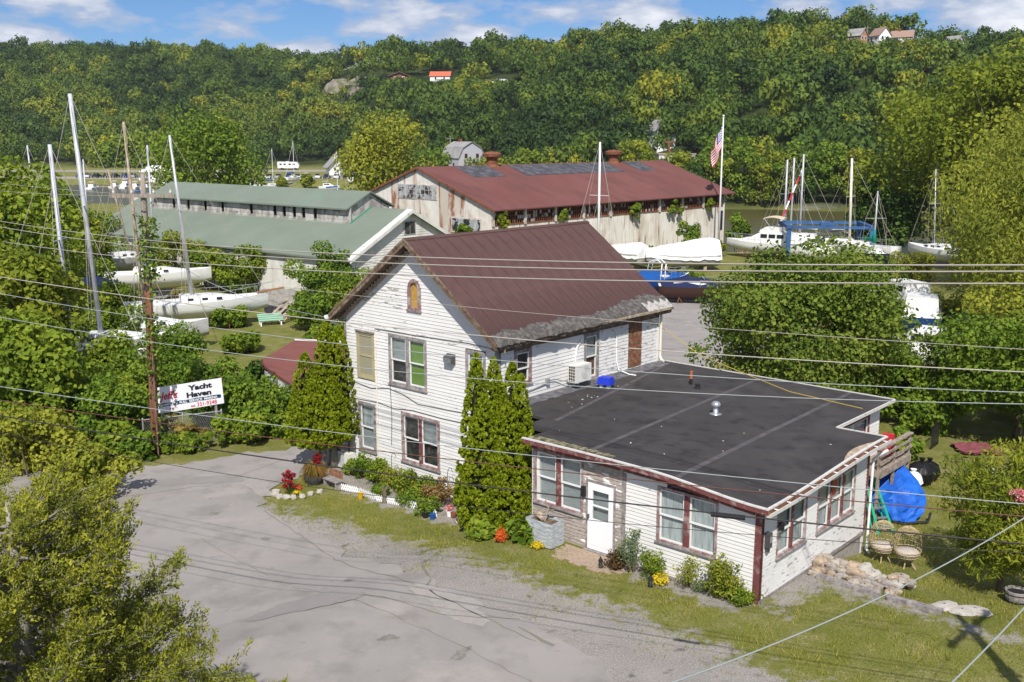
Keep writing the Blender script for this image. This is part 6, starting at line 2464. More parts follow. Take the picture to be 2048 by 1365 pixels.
# shrubs and vines, left yard (x, y, rx, ry, H, material, label)
SHR = [(-26.4, 48.8, 2.8, 2.0, 4.8, 'lf_yellow', 'yellowish shrub at the stern of the sailboat with the white boom'),
       (-19.6, 49.2, 2.6, 1.9, 4.4, 'lf_bright', 'upright shrub at the bow of the sailboat with the white boom'),
       (-23.6, 49.4, 2.8, 1.8, 4.5, 'lf_mid', 'shrub amidships of the sailboat with the white boom'),
       (-21.6, 47.4, 2.8, 1.8, 4.2, 'lf_bright', 'shrub before the bow of the sailboat with the white boom'),
       (-26.8, 54.0, 2.6, 1.9, 5.0, 'lf_mid', 'shrub under the tallest silver mast'),
       (-27.0, 70.5, 3.2, 1.8, 3.6, 'lf_bright', 'shrub below the stern of the bowsprit sailboat'),
       (-32.5, 77.0, 4.0, 2.2, 4.2, 'lf_bright', 'shrub before the covered sailboat hull'),
       (-13.9, 41.7, 1.5, .5, 1.5, 'lf_autumn', 'brownish vines smothering the chain-link fence'),
       (-15.2, 39.9, 1.3, .8, 1.5, 'lf_ivy', 'leafy weeds hiding the foot of the brown pole'),
       (-41.0, 101.0, 3.6, 2.6, 7.0, 'lf_mid', 'tall bush beyond the far end of the green-roofed shed'),
       (-26.0, 87.5, 3.2, 2.0, 5.4, 'lf_bright', 'vine thicket in the middle of the shed wall'),
       (-18.0, 44.6, 2.2, 1.5, 3.2, 'lf_bright', 'bright shrub just left of the brown pole'),
       (-17.6, 46.8, 2.6, 2.2, 3.6, 'lf_mid', 'large shrub behind the brown utility pole'),
       (-20.6, 50.6, 2.6, 2.2, 3.3, 'lf_bright', 'bright shrub hiding the hull of the sailboat with the white boom'),
       (-24.5, 46.5, 2.5, 2.0, 3.0, 'lf_bright', 'spreading shrub left of the sailboat with the white boom'),
       (-18.2, 54.5, 2.6, 2.0, 3.8, 'lf_ivy', 'shrub between the thick masts and the brown pole'),
       (-23.6, 59.0, 3.0, 1.8, 3.9, 'lf_bright', 'shrub in front of the white bowsprit sailboat'),
       (-28.0, 66.0, 3.6, 2.2, 4.2, 'lf_yellow', 'yellowish shrub left of the bowsprit sailboat'),
       (-16.4, 61.5, 2.0, 1.6, 1.5, 'lf_bright', 'low weeds beside the grass clearing'),
       (-19.6, 70.0, 2.0, 1.5, 1.7, 'lf_mid', 'weeds under the bow of the bowsprit sailboat'),
       (-22.6, 85.2, 3.0, 2.0, 5.6, 'lf_bright', 'vine clump on the shed wall above the bowsprit sailboat'),
       (-29.6, 90.6, 5.2, 2.2, 5.8, 'lf_yellow', 'vine thicket covering the far half of the shed wall'),
       (-35.6, 95.2, 4.2, 2.2, 5.2, 'lf_bright', 'vine thicket at the far end of the shed wall'),
       (-14.2, 77.6, 4.2, 2.2, 5.6, 'lf_ivy', 'dark vine mass covering the near end of the green-roofed shed wall'),
       (-11.2, 72.0, 3.4, 2.6, 4.6, 'lf_bright', 'leafy shrub between the green-roofed shed and the house'),
       (-13.4, 68.8, 2.6, 2.0, 3.0, 'lf_mid', 'rounded shrub at the edge of the grass clearing'),
       (-11.5, 63.0, 1.8, 1.5, 1.6, 'lf_bright', 'low shrub beside the house gutter'),
       (-14.0, 46.0, 2.4, 1.7, 3.6, 'lf_ivy', 'vine-covered hump right of the marina sign'),
       (-12.0, 44.4, 2.5, 1.6, 3.2, 'lf_ivy', 'climbing vines on the fence right of the marina sign'),
       (-10.4, 43.4, 2.3, 1.4, 2.6, 'lf_mid', 'vines in front of the red-roofed lean-to'),
       (-12.2, 47.2, 1.0, .9, 3.9, 'lf_dark', 'narrow dark vine column by the red-roofed lean-to'),
       (-11.2, 42.0, 2.2, 1.1, 1.6, 'lf_bright', 'weeds at the roadside below the lean-to'),
       (-13.6, 40.9, 2.0, .9, 1.0, 'lf_bright', 'weeds at the foot of the chain-link fence'),
       (-16.4, 40.6, 1.9, 1.1, 1.7, 'lf_bright', 'weeds at the foot of the brown pole'),
       (-17.6, 42.6, 2.4, 1.5, 3.6, 'lf_ivy', 'vines left of the marina sign'),
       (-20.0, 40.6, 2.8, 1.6, 2.6, 'lf_bright', 'roadside brush at the left'),
       (-18.6, 38.2, 2.9, 2.0, 3.5, 'lf_olive', 'olive brush leaning over the road at the left edge'),
       (-15.3, 35.2, 2.2, 1.5, 2.6, 'lf_olive', 'feathery olive shrub behind the juniper')]
for i, (x, y, rx, ry, H, mm, lab) in enumerate(SHR):
    far_ = y > 60
    bush('shrub', lab, onyard(x, y), rx, ry, H, M[mm], 200 + i, n=int(min(5400, 560 * rx * ry * H ** .5 + 1300)), L=.23 if far_ else .18, W=.17 if far_ else .13, nc=22, cr=.36)
# vines and shrubs on and by the red-roofed shed, right yard
def on_red(x, y, z):
    c, s = math.cos(.8151), math.sin(.8151)
    return (-1.84 + x * c - y * s, 94.91 + x * s + y * c, z)
for i, (x, y, z, rx, H, mm, lab) in enumerate(((29.6, -.1, 3.2, 1.9, 2.6, 'lf_bright', 'large vine hanging from the shed windows near the flagpole'), (22.0, -.1, 3.4, 1.2, 2.2, 'lf_bright', 'round vine hanging on the shed windows right of the white mast'),
                                               (10.2, -.05, 3.4, .9, 2.2, 'lf_bright', 'vine on the shed window post above the house ridge'), (1.4, -.1, 3.0, .9, 2.6, 'lf_yellow', 'yellowish vine at the near corner of the red-roofed shed'),
                                               (-.1, 3.6, 2.4, 1.9, 2.0, 'lf_mid', 'vine over the lower gable window of the red-roofed shed'), (36.5, -.2, 3.4, .7, 1.9, 'lf_bright', 'small vine on the last shed window'))):
    bush('wall_vine', lab, on_red(x, y, z), rx if y < 1 else .6, .55 if y < 1 else rx, H, M[mm], 300 + i, n=2200, L=.24, W=.18, nc=14, cat='vine', rz=.8151)
bush('shrub', 'tall weed tree growing against the red-roofed shed wall', onyard(19.6, 112.0), 1.9, 1.5, 4.8, M['lf_mid'], 310, n=3200, L=.3, W=.14, nc=18)
bush('shrub', 'bright bush behind the large wrapped boat', onyard(14.8, 105.0), 1.5, 1.2, 2.6, M['lf_bright'], 311, n=2200, L=.24, W=.18)
bush('shrub', 'leafy bush at the foot of the flagpole', onyard(26.2, 118.0), 1.9, 1.5, 5.4, M['lf_mid'], 312, n=3200, L=.28, W=.2)
bush('shrub', 'weeds between the flagpole and the wrapped boat', onyard(22.8, 113.0), 1.2, 1.0, 2.2, M['lf_olive'], 313, n=1600, L=.24, W=.15)
bush('shrub', 'low weeds in front of the large wrapped boat', onyard(16.5, 95.0), 3.0, 1.0, 1.1, M['lf_bright'], 314, n=2600, L=.24, W=.1)
for i, (x, y, rx, ry, H, mm, lab) in enumerate(((16.8, 45.5, 2.3, 2.0, 4.2, 'lf_mid', 'leafy shrub right of the maple above the annex roof corner'), (19.2, 47.0, 2.6, 2.0, 4.6, 'lf_maple', 'dark shrub below the white cabin boat'), (18.2, 43.2, 1.8, 1.5, 3.0, 'lf_mid', 'shrub beside the black iron gate'),
                                                (23.4, 45.5, 2.6, 2.2, 4.2, 'lf_olive', 'olive shrub at the right edge behind the loose green tree'), (24.5, 52.5, 2.6, 1.8, 3.0, 'lf_mid', 'shrub hiding the stern of the white cabin boat'), (20.3, 36.8, 1.8, 1.4, 2.6, 'lf_dark', 'dark shrub in the shade right of the cluttered table'),
                                                (15.6, 39.6, .9, .8, 1.6, 'lf_mid', 'small plant growing by the black rubbish bags'), (30.5, 71.5, 2.4, 1.8, 2.6, 'lf_olive', 'shrub in front of the grey trawler'), (37.0, 93.0, 3.0, 2.0, 3.2, 'lf_olive', 'shrub right of the navy sailboat'))):
    bush('shrub', lab, onyard(x, y), rx, ry, H, M[mm], 360 + i, n=4200, L=.20, W=.15, nc=26, cr=.34)
# vines beside the far marina road
for i, (x, y, rx, ry, H, mm, lab, cat) in enumerate(((-150, 425, 34, 8, 17, 'lf_bright', 'even green kudzu-like slope behind the far parked cars', 'vines'),)):
    o = bush('vine_slope', lab, onyard(x, y, -2), rx, ry, H, M[mm], 330 + i, n=9000, L=1.3, W=1.0, nc=60, cr=.6, cat=cat)
for i, (x, y, H, r, mm, lab) in enumerate(((-56, 362, 13, 6, 'lf_olive', 'olive tree right of the distant yellow house'), (-100, 412, 10, 5, 'lf_dark', 'dark tree left of the parked motorhome'), (-66.5, 300, 4.5, 1.7, 'lf_yellow', 'small yellow tree before the distant boat park'),
                                           (-58.6, 297, 5.5, 2.2, 'lf_yellow', 'yellow bush tree among the distant boats'), (-22, 300, 10, 6, 'lf_mid', 'green tree beside the grey gambrel barn'), (5, 290, 9, 5, 'lf_bright', 'bright tree right of the grey gambrel barn'),
                                           (15, 285, 9.5, 5.5, 'lf_yellow', 'yellow-green tree behind the red roof ventilator'), (25, 275, 8.5, 5, 'lf_mid', 'rounded tree behind the right end of the red roof'), (34, 268, 7, 4, 'lf_bright', 'small tree left of the white block building'),
                                           (52, 262, 9, 4.5, 'lf_mid', 'tree right of the white block building'), (-5, 283, 8, 4.5, 'lf_olive', 'olive tree before the grey gambrel barn'))):
    tree('broad_tree', lab, onyard(x, y), H, r, .5, M[mm], 350 + i, n=1800, L=.75, W=.58, nc=24, tr=.25)

# ================================================================ arborvitae
def arborvitae(label, loc, spires, seed, trunks):
    """spires: (dx, dy, height, radius, z0) columns that grow together"""
    rt = empty('arborvitae', loc, 0, label, 'arborvitae')
    rng = np.random.RandomState(seed)
    Ps, Ds, Ts = [], [], []
    for (dx, dy, H, r, z0) in spires:
        # lumps of foliage on a tapering column
        k = int(520 * H * r / 3.2)
        t = rng.random(k) ** .95
        prof = r * np.clip((1 - t) ** .62 * 1.10, 0, 1) * np.clip(.5 + t * 7, 0, 1)
        a = rng.uniform(0, 6.283, k)
        rad = prof * rng.uniform(.86, 1.0, k)
        cl = np.stack([dx + rad * np.cos(a), dy + rad * np.sin(a), z0 + (H - z0) * t, rng.uniform(.04, .095, k) * (.6 + .4 * (1 - t))], 1)
        n = int(8600 * H * r / 3.2)
        P, dd, kk = clump_cloud(rng, cl, n, .55, 1.25)
        ax = P - np.array([dx, dy, 0])
        ax[:, 2] = .25
        ax /= np.linalg.norm(ax, axis=1)[:, None] + 1e-9
        keep = (dd * ax).sum(1) > -.35
        Ps.append(P[keep])
        Ds.append((ax * .6 + dd * .7)[keep])
        Ts.append(np.clip(.30 * rng.random(k)[kk] + .45 + rng.normal(0, .15, n), 0, 1)[keep])
    P, d, T = np.concatenate(Ps), np.concatenate(Ds), np.concatenate(Ts)
    n = len(P)
    # upright fan sprays: long axis up and out
    a = d * .6 + np.array([0, 0, .6]) + rng.normal(0, .5, (n, 3))
    a /= np.linalg.norm(a, axis=1)[:, None]
    b = np.cross(a, d + rng.normal(0, .45, (n, 3)))
    b /= np.linalg.norm(b, axis=1)[:, None]
    s = rng.uniform(.7, 1.3, (n, 1))
    l, w = a * .060 * s, b * .036 * s
    V = np.stack([P - l, P + w, P + l, P - w], 1).reshape(-1, 3)
    np_mesh('crown', V, np.arange(4 * n).reshape(n, 4), M['lf_arbor'], rt, {'tint': np.repeat(T, 4)})
    # near-black solid filling the inside of each column
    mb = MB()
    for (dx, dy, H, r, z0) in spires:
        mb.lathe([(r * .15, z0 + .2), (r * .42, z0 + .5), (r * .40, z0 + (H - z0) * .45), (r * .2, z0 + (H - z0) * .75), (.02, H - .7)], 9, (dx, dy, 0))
    mb.build('inner_core', M['arbor_core'], rt)
    mb = MB()
    for (x, y, r, z) in trunks:
        mb.tube([(x, y, -.1), (x * .95, y * .95, z)], [r * 1.25, r], 8)
    mb.build('trunk', M['bark_grey'], rt, smooth=True)
    return rt


M['arbor_core'] = mat('dark_core', (.022, .026, .008), .95)
arborvitae('twin-topped arborvitae on bare trunks at the left corner of the house', (-7.3, 38.4, -.72), [(.18, 0, 5.75, .85, 1.15), (.68, .1, 5.6, .75, 1.2), (-.62, -.15, 4.6, .85, .95), (-.25, -.3, 3.9, .9, .95), (.5, -.35, 3.6, .7, 1.2), (.0, -.12, 4.3, 1.12, 1.0)], 5,
           [(-.25, -.1, .13, 1.6), (.0, -.25, .11, 1.5), (.35, 0, .15, 1.7), (.62, .05, .1, 1.5)])
arborvitae('many-spired arborvitae beside the gable, right of the flower bed', (-.50, 31.1, -.45), [(-.62, .2, 5.75, .72, .25), (-.08, .3, 5.6, .75, .2), (.50, .25, 5.5, .70, .2), (.78, .0, 5.15, .62, .3), (-.35, -.35, 4.6, .85, .15), (.35, -.35, 4.4, .9, .1), (.95, -.25, 3.9, .55, .3), (.1, -.55, 3.2, .8, .1), (.12, -.12, 4.5, 1.12, .1), (.1, 0, 5.0, .85, .1)], 6,
           [(-.3, 0, .14, 1.2), (.1, .1, .14, 1.2), (.45, .0, .12, 1.2)])

# ================================================================ the juniper in the near left corner
def juniper(label, loc, H, seed, Rmax, nb=95):
    rt = empty('juniper', loc, 0, label, 'juniper')
    rng = np.random.RandomState(seed)
    mb = MB()
    mb.tube([(0, 0, 0), (.1, .05, H * .4), (.0, .1, H * .75), (.05, 0, H)], [.26, .2, .12, .03], 9)
    PP, AA, TT = [], [], []
    br = np.random.RandomState(seed + 900)      # branch layout, kept apart from the sprays
    for i in range(nb):
        t = (i + br.random()) / nb
        z = H * (.05 + .90 * t ** .85)
        L = Rmax * (1 - .74 * t ** 1.8) * br.uniform(.72, 1.06)
        a = i * 2.39996 + br.uniform(-.5, .5)   # golden-angle whorls: even cover all round
        rise = br.uniform(-.20, .20) + .26 * t
        pts = []
        k = 9
        for j in range(k):
            s = j / (k - 1)
            pts.append(np.array([L * s * math.cos(a + .12 * math.sin(3 * s + i)), L * s * math.sin(a + .12 * math.sin(3 * s + i)), z + L * s * rise - .25 * L * s * (1 - s) + .16 * L * s * s]))
        mb.tube(pts, [.045 * (1 - .9 * j / (k - 1)) * (L / Rmax + .3) + .004 for j in range(k)], 4, cap=False)
        # side twigs, all feathered with sprays
        nt_ = int(17 * L / 1.6) + 6
        tip = pts[-1] - pts[-2]
        ctint = rng.uniform(-.18, .18)
        for q in range(nt_):
            s = .22 + .78 * rng.random() ** .75
            f = s * (k - 1)
            j = min(int(f), k - 2)
            p0 = pts[j] + (pts[j + 1] - pts[j]) * (f - j)
            dirv = (pts[j + 1] - pts[j])
            dirv = dirv / (np.linalg.norm(dirv) + 1e-9)
            dv = dirv * .75 + rng.normal(0, .55, 3) + np.array([0, 0, .22])
            dv /= np.linalg.norm(dv)
            tl = (.42 + .35 * rng.random()) * (.55 + .45 * (1 - abs(s - .6))) * (L / Rmax * .5 + .6)
            mb.tube([p0, p0 + dv * tl * .9], [.010, .004], 3, cap=False)
            m = int(46 * tl / .4) + 10
            u_ = rng.random(m) ** .8
            C0 = p0 + dv * (tl * u_)[:, None] + rng.normal(0, .05, (m, 3)) * (1.15 - .6 * u_)[:, None]
            av = dv * .8 + rng.normal(0, .55, (m, 3)) + np.array([0, 0, .25])
            PP.append(C0)
            AA.append(av)
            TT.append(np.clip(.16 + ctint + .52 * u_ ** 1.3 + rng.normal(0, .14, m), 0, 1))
    P, A, T = np.concatenate(PP), np.concatenate(AA), np.concatenate(TT)
    n = len(P)
    A /= np.linalg.norm(A, axis=1)[:, None]
    b = np.cross(A, rng.normal(0, 1, (n, 3)))
    b /= np.linalg.norm(b, axis=1)[:, None]
    s = rng.uniform(.6, 1.4, (n, 1))
    l, w = A * .052 * s, b * .0135 * s
    V = np.stack([P + w, P + l, P - w], 1).reshape(-1, 3)
    print('juniper sprays', n)
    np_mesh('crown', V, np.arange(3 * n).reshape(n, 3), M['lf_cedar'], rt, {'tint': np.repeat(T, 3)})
    mb.build('trunk', M['bark_grey'], rt, smooth=True)
    return rt


juniper('broad olive-green juniper filling the near left corner', (-7.25, 13.9, 0), 6.85, 11, 3.75, 150)
juniper('second juniper behind the first at the left edge', (-11.0, 19.4, 0), 5.2, 12, 3.1, 64)

# ================================================================ grass blades
def grass():
    rng = np.random.RandomState(77)
    n = 230000
    X = rng.uniform(-10, 19, n)
    Y = rng.uniform(19.5, 37, n)
    # denser near the camera strip
    g, wd_ = ground_fields(X, Y)
    u, v = uv_of(X, Y)
    on_house = ((u > -8.15) & (u < 0.1) & (v > -.05)) | ((u > 2.9) & (u < 10.85) & (v > -1.9) & (v < 5)) | ((u > -.2) & (u < 9.3) & (v > 0) & (v < 9.6))
    road = inpoly(X, Y, ROAD)
    ns = .5 + .25 * np.sin(X * 2.1 + 1.3 * np.sin(Y * 1.7)) + .25 * np.sin(Y * 2.6 + 1.1 * np.sin(X * 2.9))
    pr = np.maximum(np.clip(1.25 - g * 1.25, 0, 1) * (.25 + .75 * ns), .30 * np.clip((ns - .62) * 3, 0, 1))
    keep = (rng.random(n) < pr) & ~on_house & ~road
    X, Y, ns = X[keep], Y[keep], ns[keep]
    m = len(X)
    Z = terrain(X, Y)
    tuft = np.clip(np.sin(X * 5.3 + 2 * np.sin(Y * 3.1)) * np.sin(Y * 4.7 + 1.5 * np.sin(X * 2.3)) * 1.6 - .6, 0, 1)
    hgt = rng.uniform(.025, .07, m) * (1 + .5 * ns + 1.6 * tuft)
    a = rng.uniform(0, 6.283, m)
    w = rng.uniform(.006, .013, m)
    lean = rng.normal(0, .6, (m, 2)) * hgt[:, None]
    b0 = np.stack([X - w * np.cos(a), Y - w * np.sin(a), Z - .005], 1)
    b1 = np.stack([X + w * np.cos(a), Y + w * np.sin(a), Z - .005], 1)
    tp = np.stack([X + lean[:, 0], Y + lean[:, 1], Z + hgt], 1)
    V = np.stack([b0, b1, tp], 1).reshape(-1, 3)
    tint = np.clip(.28 + .45 * ns + rng.normal(0, .18, m), 0, 1)
    print('grass blades', m)
    o = np_mesh('grass', V, np.arange(3 * m).reshape(m, 3), M['lf_grass'], None, {'tint': np.repeat(tint, 3)})
    tag(o, 'short patchy grass around the house and on the verge', 'grass', kind='stuff')


M['lf_grass'] = leafmat('grass_blades', [(.09, .12, .018), (.16, .19, .03), (.22, .24, .045), (.31, .28, .08), (.42, .35, .16)], .35)
grass()
# ================================================================ garden, lawn and yard things
def stone_mesh(mb, c, s, rng, rz=0, flat=.6):
    n1, n2 = 5, 8
    rows = []
    for i in range(n1):
        a = math.pi * i / (n1 - 1)
        row = []
        for j in range(n2):
            b = 2 * math.pi * j / n2 + rz
            r = (1 + rng.uniform(-.16, .16)) * max(math.sin(a), .02) ** .6
            row.append((c[0] + s[0] * r * math.cos(b), c[1] + s[1] * r * math.sin(b), c[2] + s[2] * math.cos(a) * (1 + rng.uniform(-.1, .1))))
        rows.append(row[::-1])
    mb.grid(rows, closed=True)


M['stone_a'] = mat('field_stone_grey', (.36, .31, .26), .9, [((.24, .20, .17), 5, (1, 1, 1), .45, .6), ((.46, .42, .37), 9, (1, 1, 1), .52, .65, .7)], bump=.02, bscale=20)
M['stone_b'] = mat('field_stone_tan', (.42, .32, .23), .9, [((.28, .21, .16), 5, (1, 1, 1), .45, .6), ((.50, .43, .35), 9, (1, 1, 1), .52, .65, .7)], bump=.02, bscale=20)
M['stone_c'] = mat('field_stone_pale', (.42, .39, .35), .9, [((.38, .35, .31), 5, (1, 1, 1), .45, .6)], bump=.02, bscale=20)
SM = [M['stone_a'], M['stone_b'], M['stone_a'], M['stone_c']]

# stone pile
rr = random.Random(17)
SPT = empty('stone_pile', onyard(9.6, 26.9), 0, 'long heap of grey and tan field stones on the lawn edge', 'stones')
A_, B_ = Vector((8.55, 27.55)), Vector((10.75, 25.75))
dd_ = (B_ - A_).normalized()
nn_ = Vector((-dd_.y, dd_.x))
for i in range(120):
    t = rr.random()
    o_ = rr.gauss(.12, .38)
    if abs(o_) > .75:
        continue
    p = A_ + (B_ - A_) * t + nn_ * o_
    lay = rr.random()
    s = rr.uniform(.09, .20) * (1.25 if rr.random() < .15 else 1)
    z = gz(p.x, p.y) + s * .35 + max(0, (.45 - abs(o_ - .1)) * .7) * lay
    mb = MB()
    stone_mesh(mb, (0, 0, 0), (s * rr.uniform(.9, 1.5), s, s * rr.uniform(.5, .8)), rr)
    so = mb.build('stone', SM[i % 4], SPT)
    so.location = (p.x - 9.6, p.y - 26.9, z - gz(9.6, 26.9))
    so.rotation_euler = (rr.uniform(-.3, .3), rr.uniform(-.3, .3), rr.uniform(0, 6.3))
for i, (x, y, sx, sy, rz, lab) in enumerate(((11.2, 24.75, .42, .26, .3, 'flat pale stone slab left on the lawn path'), (11.55, 24.45, .35, .22, -.4, 'flat pale stone slab nearest the crossarm shadow'), (11.95, 24.6, .45, .25, -.5, 'flat pale stone slab at the right end of the lawn path'), (8.95, 28.6, .3, .22, .2, 'brown block beside the foundation at the stone heap'))):
    mb = MB()
    stone_mesh(mb, (0, 0, .04), (sx, sy, .09), rr)
    tag(mb.build('stone_slab', M['stone_c'] if i < 3 else M['stone_b'], None, loc=onyard(x, y), rz=rz), lab, 'stone')
for i, (a, b, lab) in enumerate((((8.45, 26.55), (9.75, 25.35), 'weathered timber edging along the stone heap'), ((9.9, 25.2), (11.0, 24.35), 'weathered timber edging continuing toward the slabs'))):
    mb = MB()
    mb.bar((*a, gz(*a) + .05), (*b, gz(*b) + .05), .2, .14)
    tag(mb.build('edging_timber', M['greytrim']), lab, 'timber')

# wicker egg chairs
M['wicker'] = mat('wicker', (.46, .37, .22), .8, [((.34, .26, .15), 12, (1, 1, 1), .45, .6)])
M['cushion'] = mat('chair_cushion', (.52, .47, .42), .9, [((.36, .30, .27), 14, (1, 4, 1), .48, .55)])


def egg_chair(loc, rz, label):
    r = empty('egg_chair', loc, rz, label, 'chair', 'wicker egg chairs')
    prof = [(.20, .30), (.33, .42), (.39, .60), (.40, .80), (.36, 1.0), (.27, 1.16), (.14, 1.26), (.02, 1.29)]
    mb = MB()
    nm = 26
    for j in range(nm):
        a = 2 * math.pi * j / nm
        front = math.cos(a - math.pi * 1.5) > .45
        pts = [(rr_ * math.cos(a), rr_ * math.sin(a), z) for rr_, z in prof if not (front and .58 < z < 1.05)]
        if front:
            lo = [p for p in pts if p[2] < .6]
            hi = [p for p in pts if p[2] > 1.0]
            for q in (lo, hi):
                if len(q) > 1:
                    mb.tube(q, .008, 4, cap=False)
        else:
            mb.tube(pts, .008, 4, cap=False)
    mb.build('basket_ribs', M['wicker'], r)
    mb = MB()
    for (rr_, z) in ((.21, .30), (.30, .38), (.36, .5), (.385, .58)):
        mb.tube([(rr_ * math.cos(a), rr_ * math.sin(a), z) for a in np.linspace(0, 2 * math.pi, 25)], .014, 4, cap=False)
    for (rr_, z) in ((.40, .72), (.395, .86), (.37, .98)):
        mb.tube([(rr_ * math.cos(a), rr_ * math.sin(a), z) for a in np.linspace(-math.pi * .5 + 1.15, 1.5 * math.pi - 1.15, 21)], .010, 4, cap=False)
    for (rr_, z) in ((.28, 1.15), (.2, 1.22), (.1, 1.275)):
        mb.tube([(rr_ * math.cos(a), rr_ * math.sin(a), z) for a in np.linspace(0, 2 * math.pi, 21)], .010, 4, cap=False)
    mb.build('basket_rings', M['wicker'], r)
    mb = MB()
    mb.lathe([(.18, .33), (.33, .42), (.35, .50), (.30, .56), (.05, .57)], 16)
    mb.build('cushion', M['cushion'], r, smooth=True)
    for k in range(4):
        a = math.pi / 4 + k * math.pi / 2
        mb = MB()
        mb.tube([(.18 * math.cos(a), .18 * math.sin(a), .32), (.14 * math.cos(a), .14 * math.sin(a), .2), (.28 * math.cos(a), .28 * math.sin(a), 0)], .022, 5)
        mb.build('leg', M['wicker'], r)
    return r


egg_chair(onyard(11.15, 29.05), .35, 'wicker egg chair nearer the house downspout')
egg_chair(onyard(11.72, 28.6), .15, 'wicker egg chair farther from the house, on open lawn')

# blue tarpaulin over a boat leaning by the deck
M['tarp'] = mat('blue_tarp', (.008, .10, .48), .55, [((.02, .16, .62), 2.5, (1, 1, 1), .5, .68, .6), ((.004, .05, .32), 1.5, (1, 1, 1), .52, .66, .7)], bump=.03, bscale=5.0, spec=.3)
TB = empty('tarp_boat', onyard(13.25, 33.3), -.25, 'upended small boat wrapped in a bright blue tarpaulin beside the ladder', 'boat')
rows = []
rng = np.random.RandomState(9)
for i in range(15):
    t = i / 14
    hw_ = .92 * math.sin(math.pi * min(.97, .10 + t * .86)) ** .75
    cz = 1.65 * t
    cy = -.75 + 1.6 * t
    row = []
    for s in np.linspace(-1, 1, 11):
        bul = .42 * (1 - s * s) * math.sin(math.pi * (.15 + .8 * t)) ** .6
        row.append((s * hw_ - .25 * t + .02 * rng.normal(), cy - bul * .8 + .04 * rng.normal(), cz + bul * .35 + .02 * rng.normal()))
    rows.append(row)
mb = MB()
mb.grid(rows)
mb.grid([[(x, y + .35, z - .05) for x, y, z in row][::-1] for row in rows])
for k in (0, 10):
    mb.grid([[rows[i][k] for i in range(15)], [(rows[i][k][0], rows[i][k][1] + .35, rows[i][k][2] - .05) for i in range(15)]][::(1 if k else -1)])
mb.build('tarpaulin', M['tarp'], TB)
mb = MB()
mb.tube([(-.9, -.6, .12), (0, -.98, .05), (.85, -.7, .10), (.95, -.4, .3)], .045, 6)
mb.build('gunwale', M['black'], TB)

# green stepladder leaning by the corner
M['fibre'] = mat('green_fibreglass', (.01, .30, .17), .45)
LD = empty('stepladder', onyard(12.2, 31.55), .2, 'green fibreglass stepladder leaning at the annex corner', 'ladder')
Hl = 2.35
for nm_, y0_, y1_, w0 in (('front_rail', 0, 1.45, .27), ('rear_rail', .42, 1.5, .25)):
    for sx in (-1, 1):
        mb = MB()
        mb.bar((sx * w0, y0_, 0), (sx * .15 + .04, y1_, Hl - .65 if nm_ == 'front_rail' else Hl - .72), .085, .04)
        mb.build(nm_, M['fibre'], LD)
for k in range(6):
    t = .10 + k * .155
    w_ = .27 - .12 * t
    mb = MB()
    mb.obox((.04 * t, 1.45 * t, (Hl - .65) * t), (2 * w_, .12, .035))
    mb.build('step', M['silver'], LD)
mb = MB()
mb.obox((.04, 1.47, Hl - .63), (.36, .22, .06))
mb.build('top_cap', M['fibre'], LD)

# wooden deck behind the annex
DKL = w2(9.16, 7.5, 0)
DK = empty('wooden_deck', DKL, PHI, 'raised grey wooden deck with railing behind the annex', 'deck')
M['deckwood'] = mat('grey_deck_wood', (.26, .21, .17), .85, [((.36, .30, .25), 5, (1, 1, 1), .45, .6), ((.15, .11, .09), 7, (1, 1, 1), .52, .62, .7)])
for i in range(7):
    mb = MB()
    mb.box(.02 + i * .125, .02 + i * .125 + .116, .1, 2.7, 1.10, 1.135)
    mb.build('deck_board', M['deckwood'], DK)
mb = MB()
mb.box(.02, .88, .06, .1, .9, 1.13)
mb.build('rim_joist', M['deckwood'], DK)
mb = MB()
mb.box(.885, .93, .06, 2.7, .88, 1.13)
mb.build('rim_joist', M['deckwood'], DK)
for y in (.1, 1.35, 2.65):
    mb = MB()
    mb.box(.80, .884, y - .045, y + .045, -1.0, 1.85)
    mb.build('post', M['deckwood'], DK)
for z, h_ in ((1.85, .05), (1.36, .09), (1.60, .09)):
    mb = MB()
    mb.box(.76 if z > 1.7 else .886, .94 if z > 1.7 else .925, .02, 2.75, z, z + h_)
    mb.build('rail', M['deckwood'], DK)
mb = MB()
mb.obox((.45, 1.7, 1.36), (.38, .42, .05), (0, 0, .3))
mb.obox((.38, 1.95, 1.66), (.40, .06, .55), (.2, 0, .3))
for sx, sy in ((.28, 1.5), (.6, 1.6), (.25, 1.85), (.58, 1.95)):
    mb.box(sx - .02, sx + .02, sy - .02, sy + .02, 1.136, 1.34)
tag(mb.build('red_chair', M['redcloth'], None, loc=DKL, rz=PHI), 'red chair on the raised deck', 'chair')
# bags and odds by the deck
M['bag'] = mat('black_bag', (.012, .012, .013), .3, bump=.05, bscale=5)
for i, (x, y, s, m_, lab) in enumerate(((15.2, 36.4, .5, 'bag', 'shiny black rubbish bag beside the deck post'), (14.75, 36.0, .36, 'whitegl', 'white crumpled bag under the deck post'), (15.7, 36.9, .42, 'bag', 'black rubbish bag farther from the deck'))):
    mb = MB()
    rows = []
    for a in np.linspace(0, math.pi, 8):
        rows.append([(s * math.sin(a) * (1 + rr.uniform(-.12, .12)) * math.cos(b), s * math.sin(a) * (1 + rr.uniform(-.12, .12)) * math.sin(b), s * .9 + s * .95 * math.cos(a)) for b in np.linspace(0, 6.283, 13)[:-1]][::-1])
    mb.grid(rows, closed=True)
    mb.lathe([(.05, s * 1.8), (.12, s * 2.1), (.02, s * 2.15)], 7)
    tag(mb.build('rubbish_bag', M[m_], None, loc=onyard(x, y)), lab, 'bag')
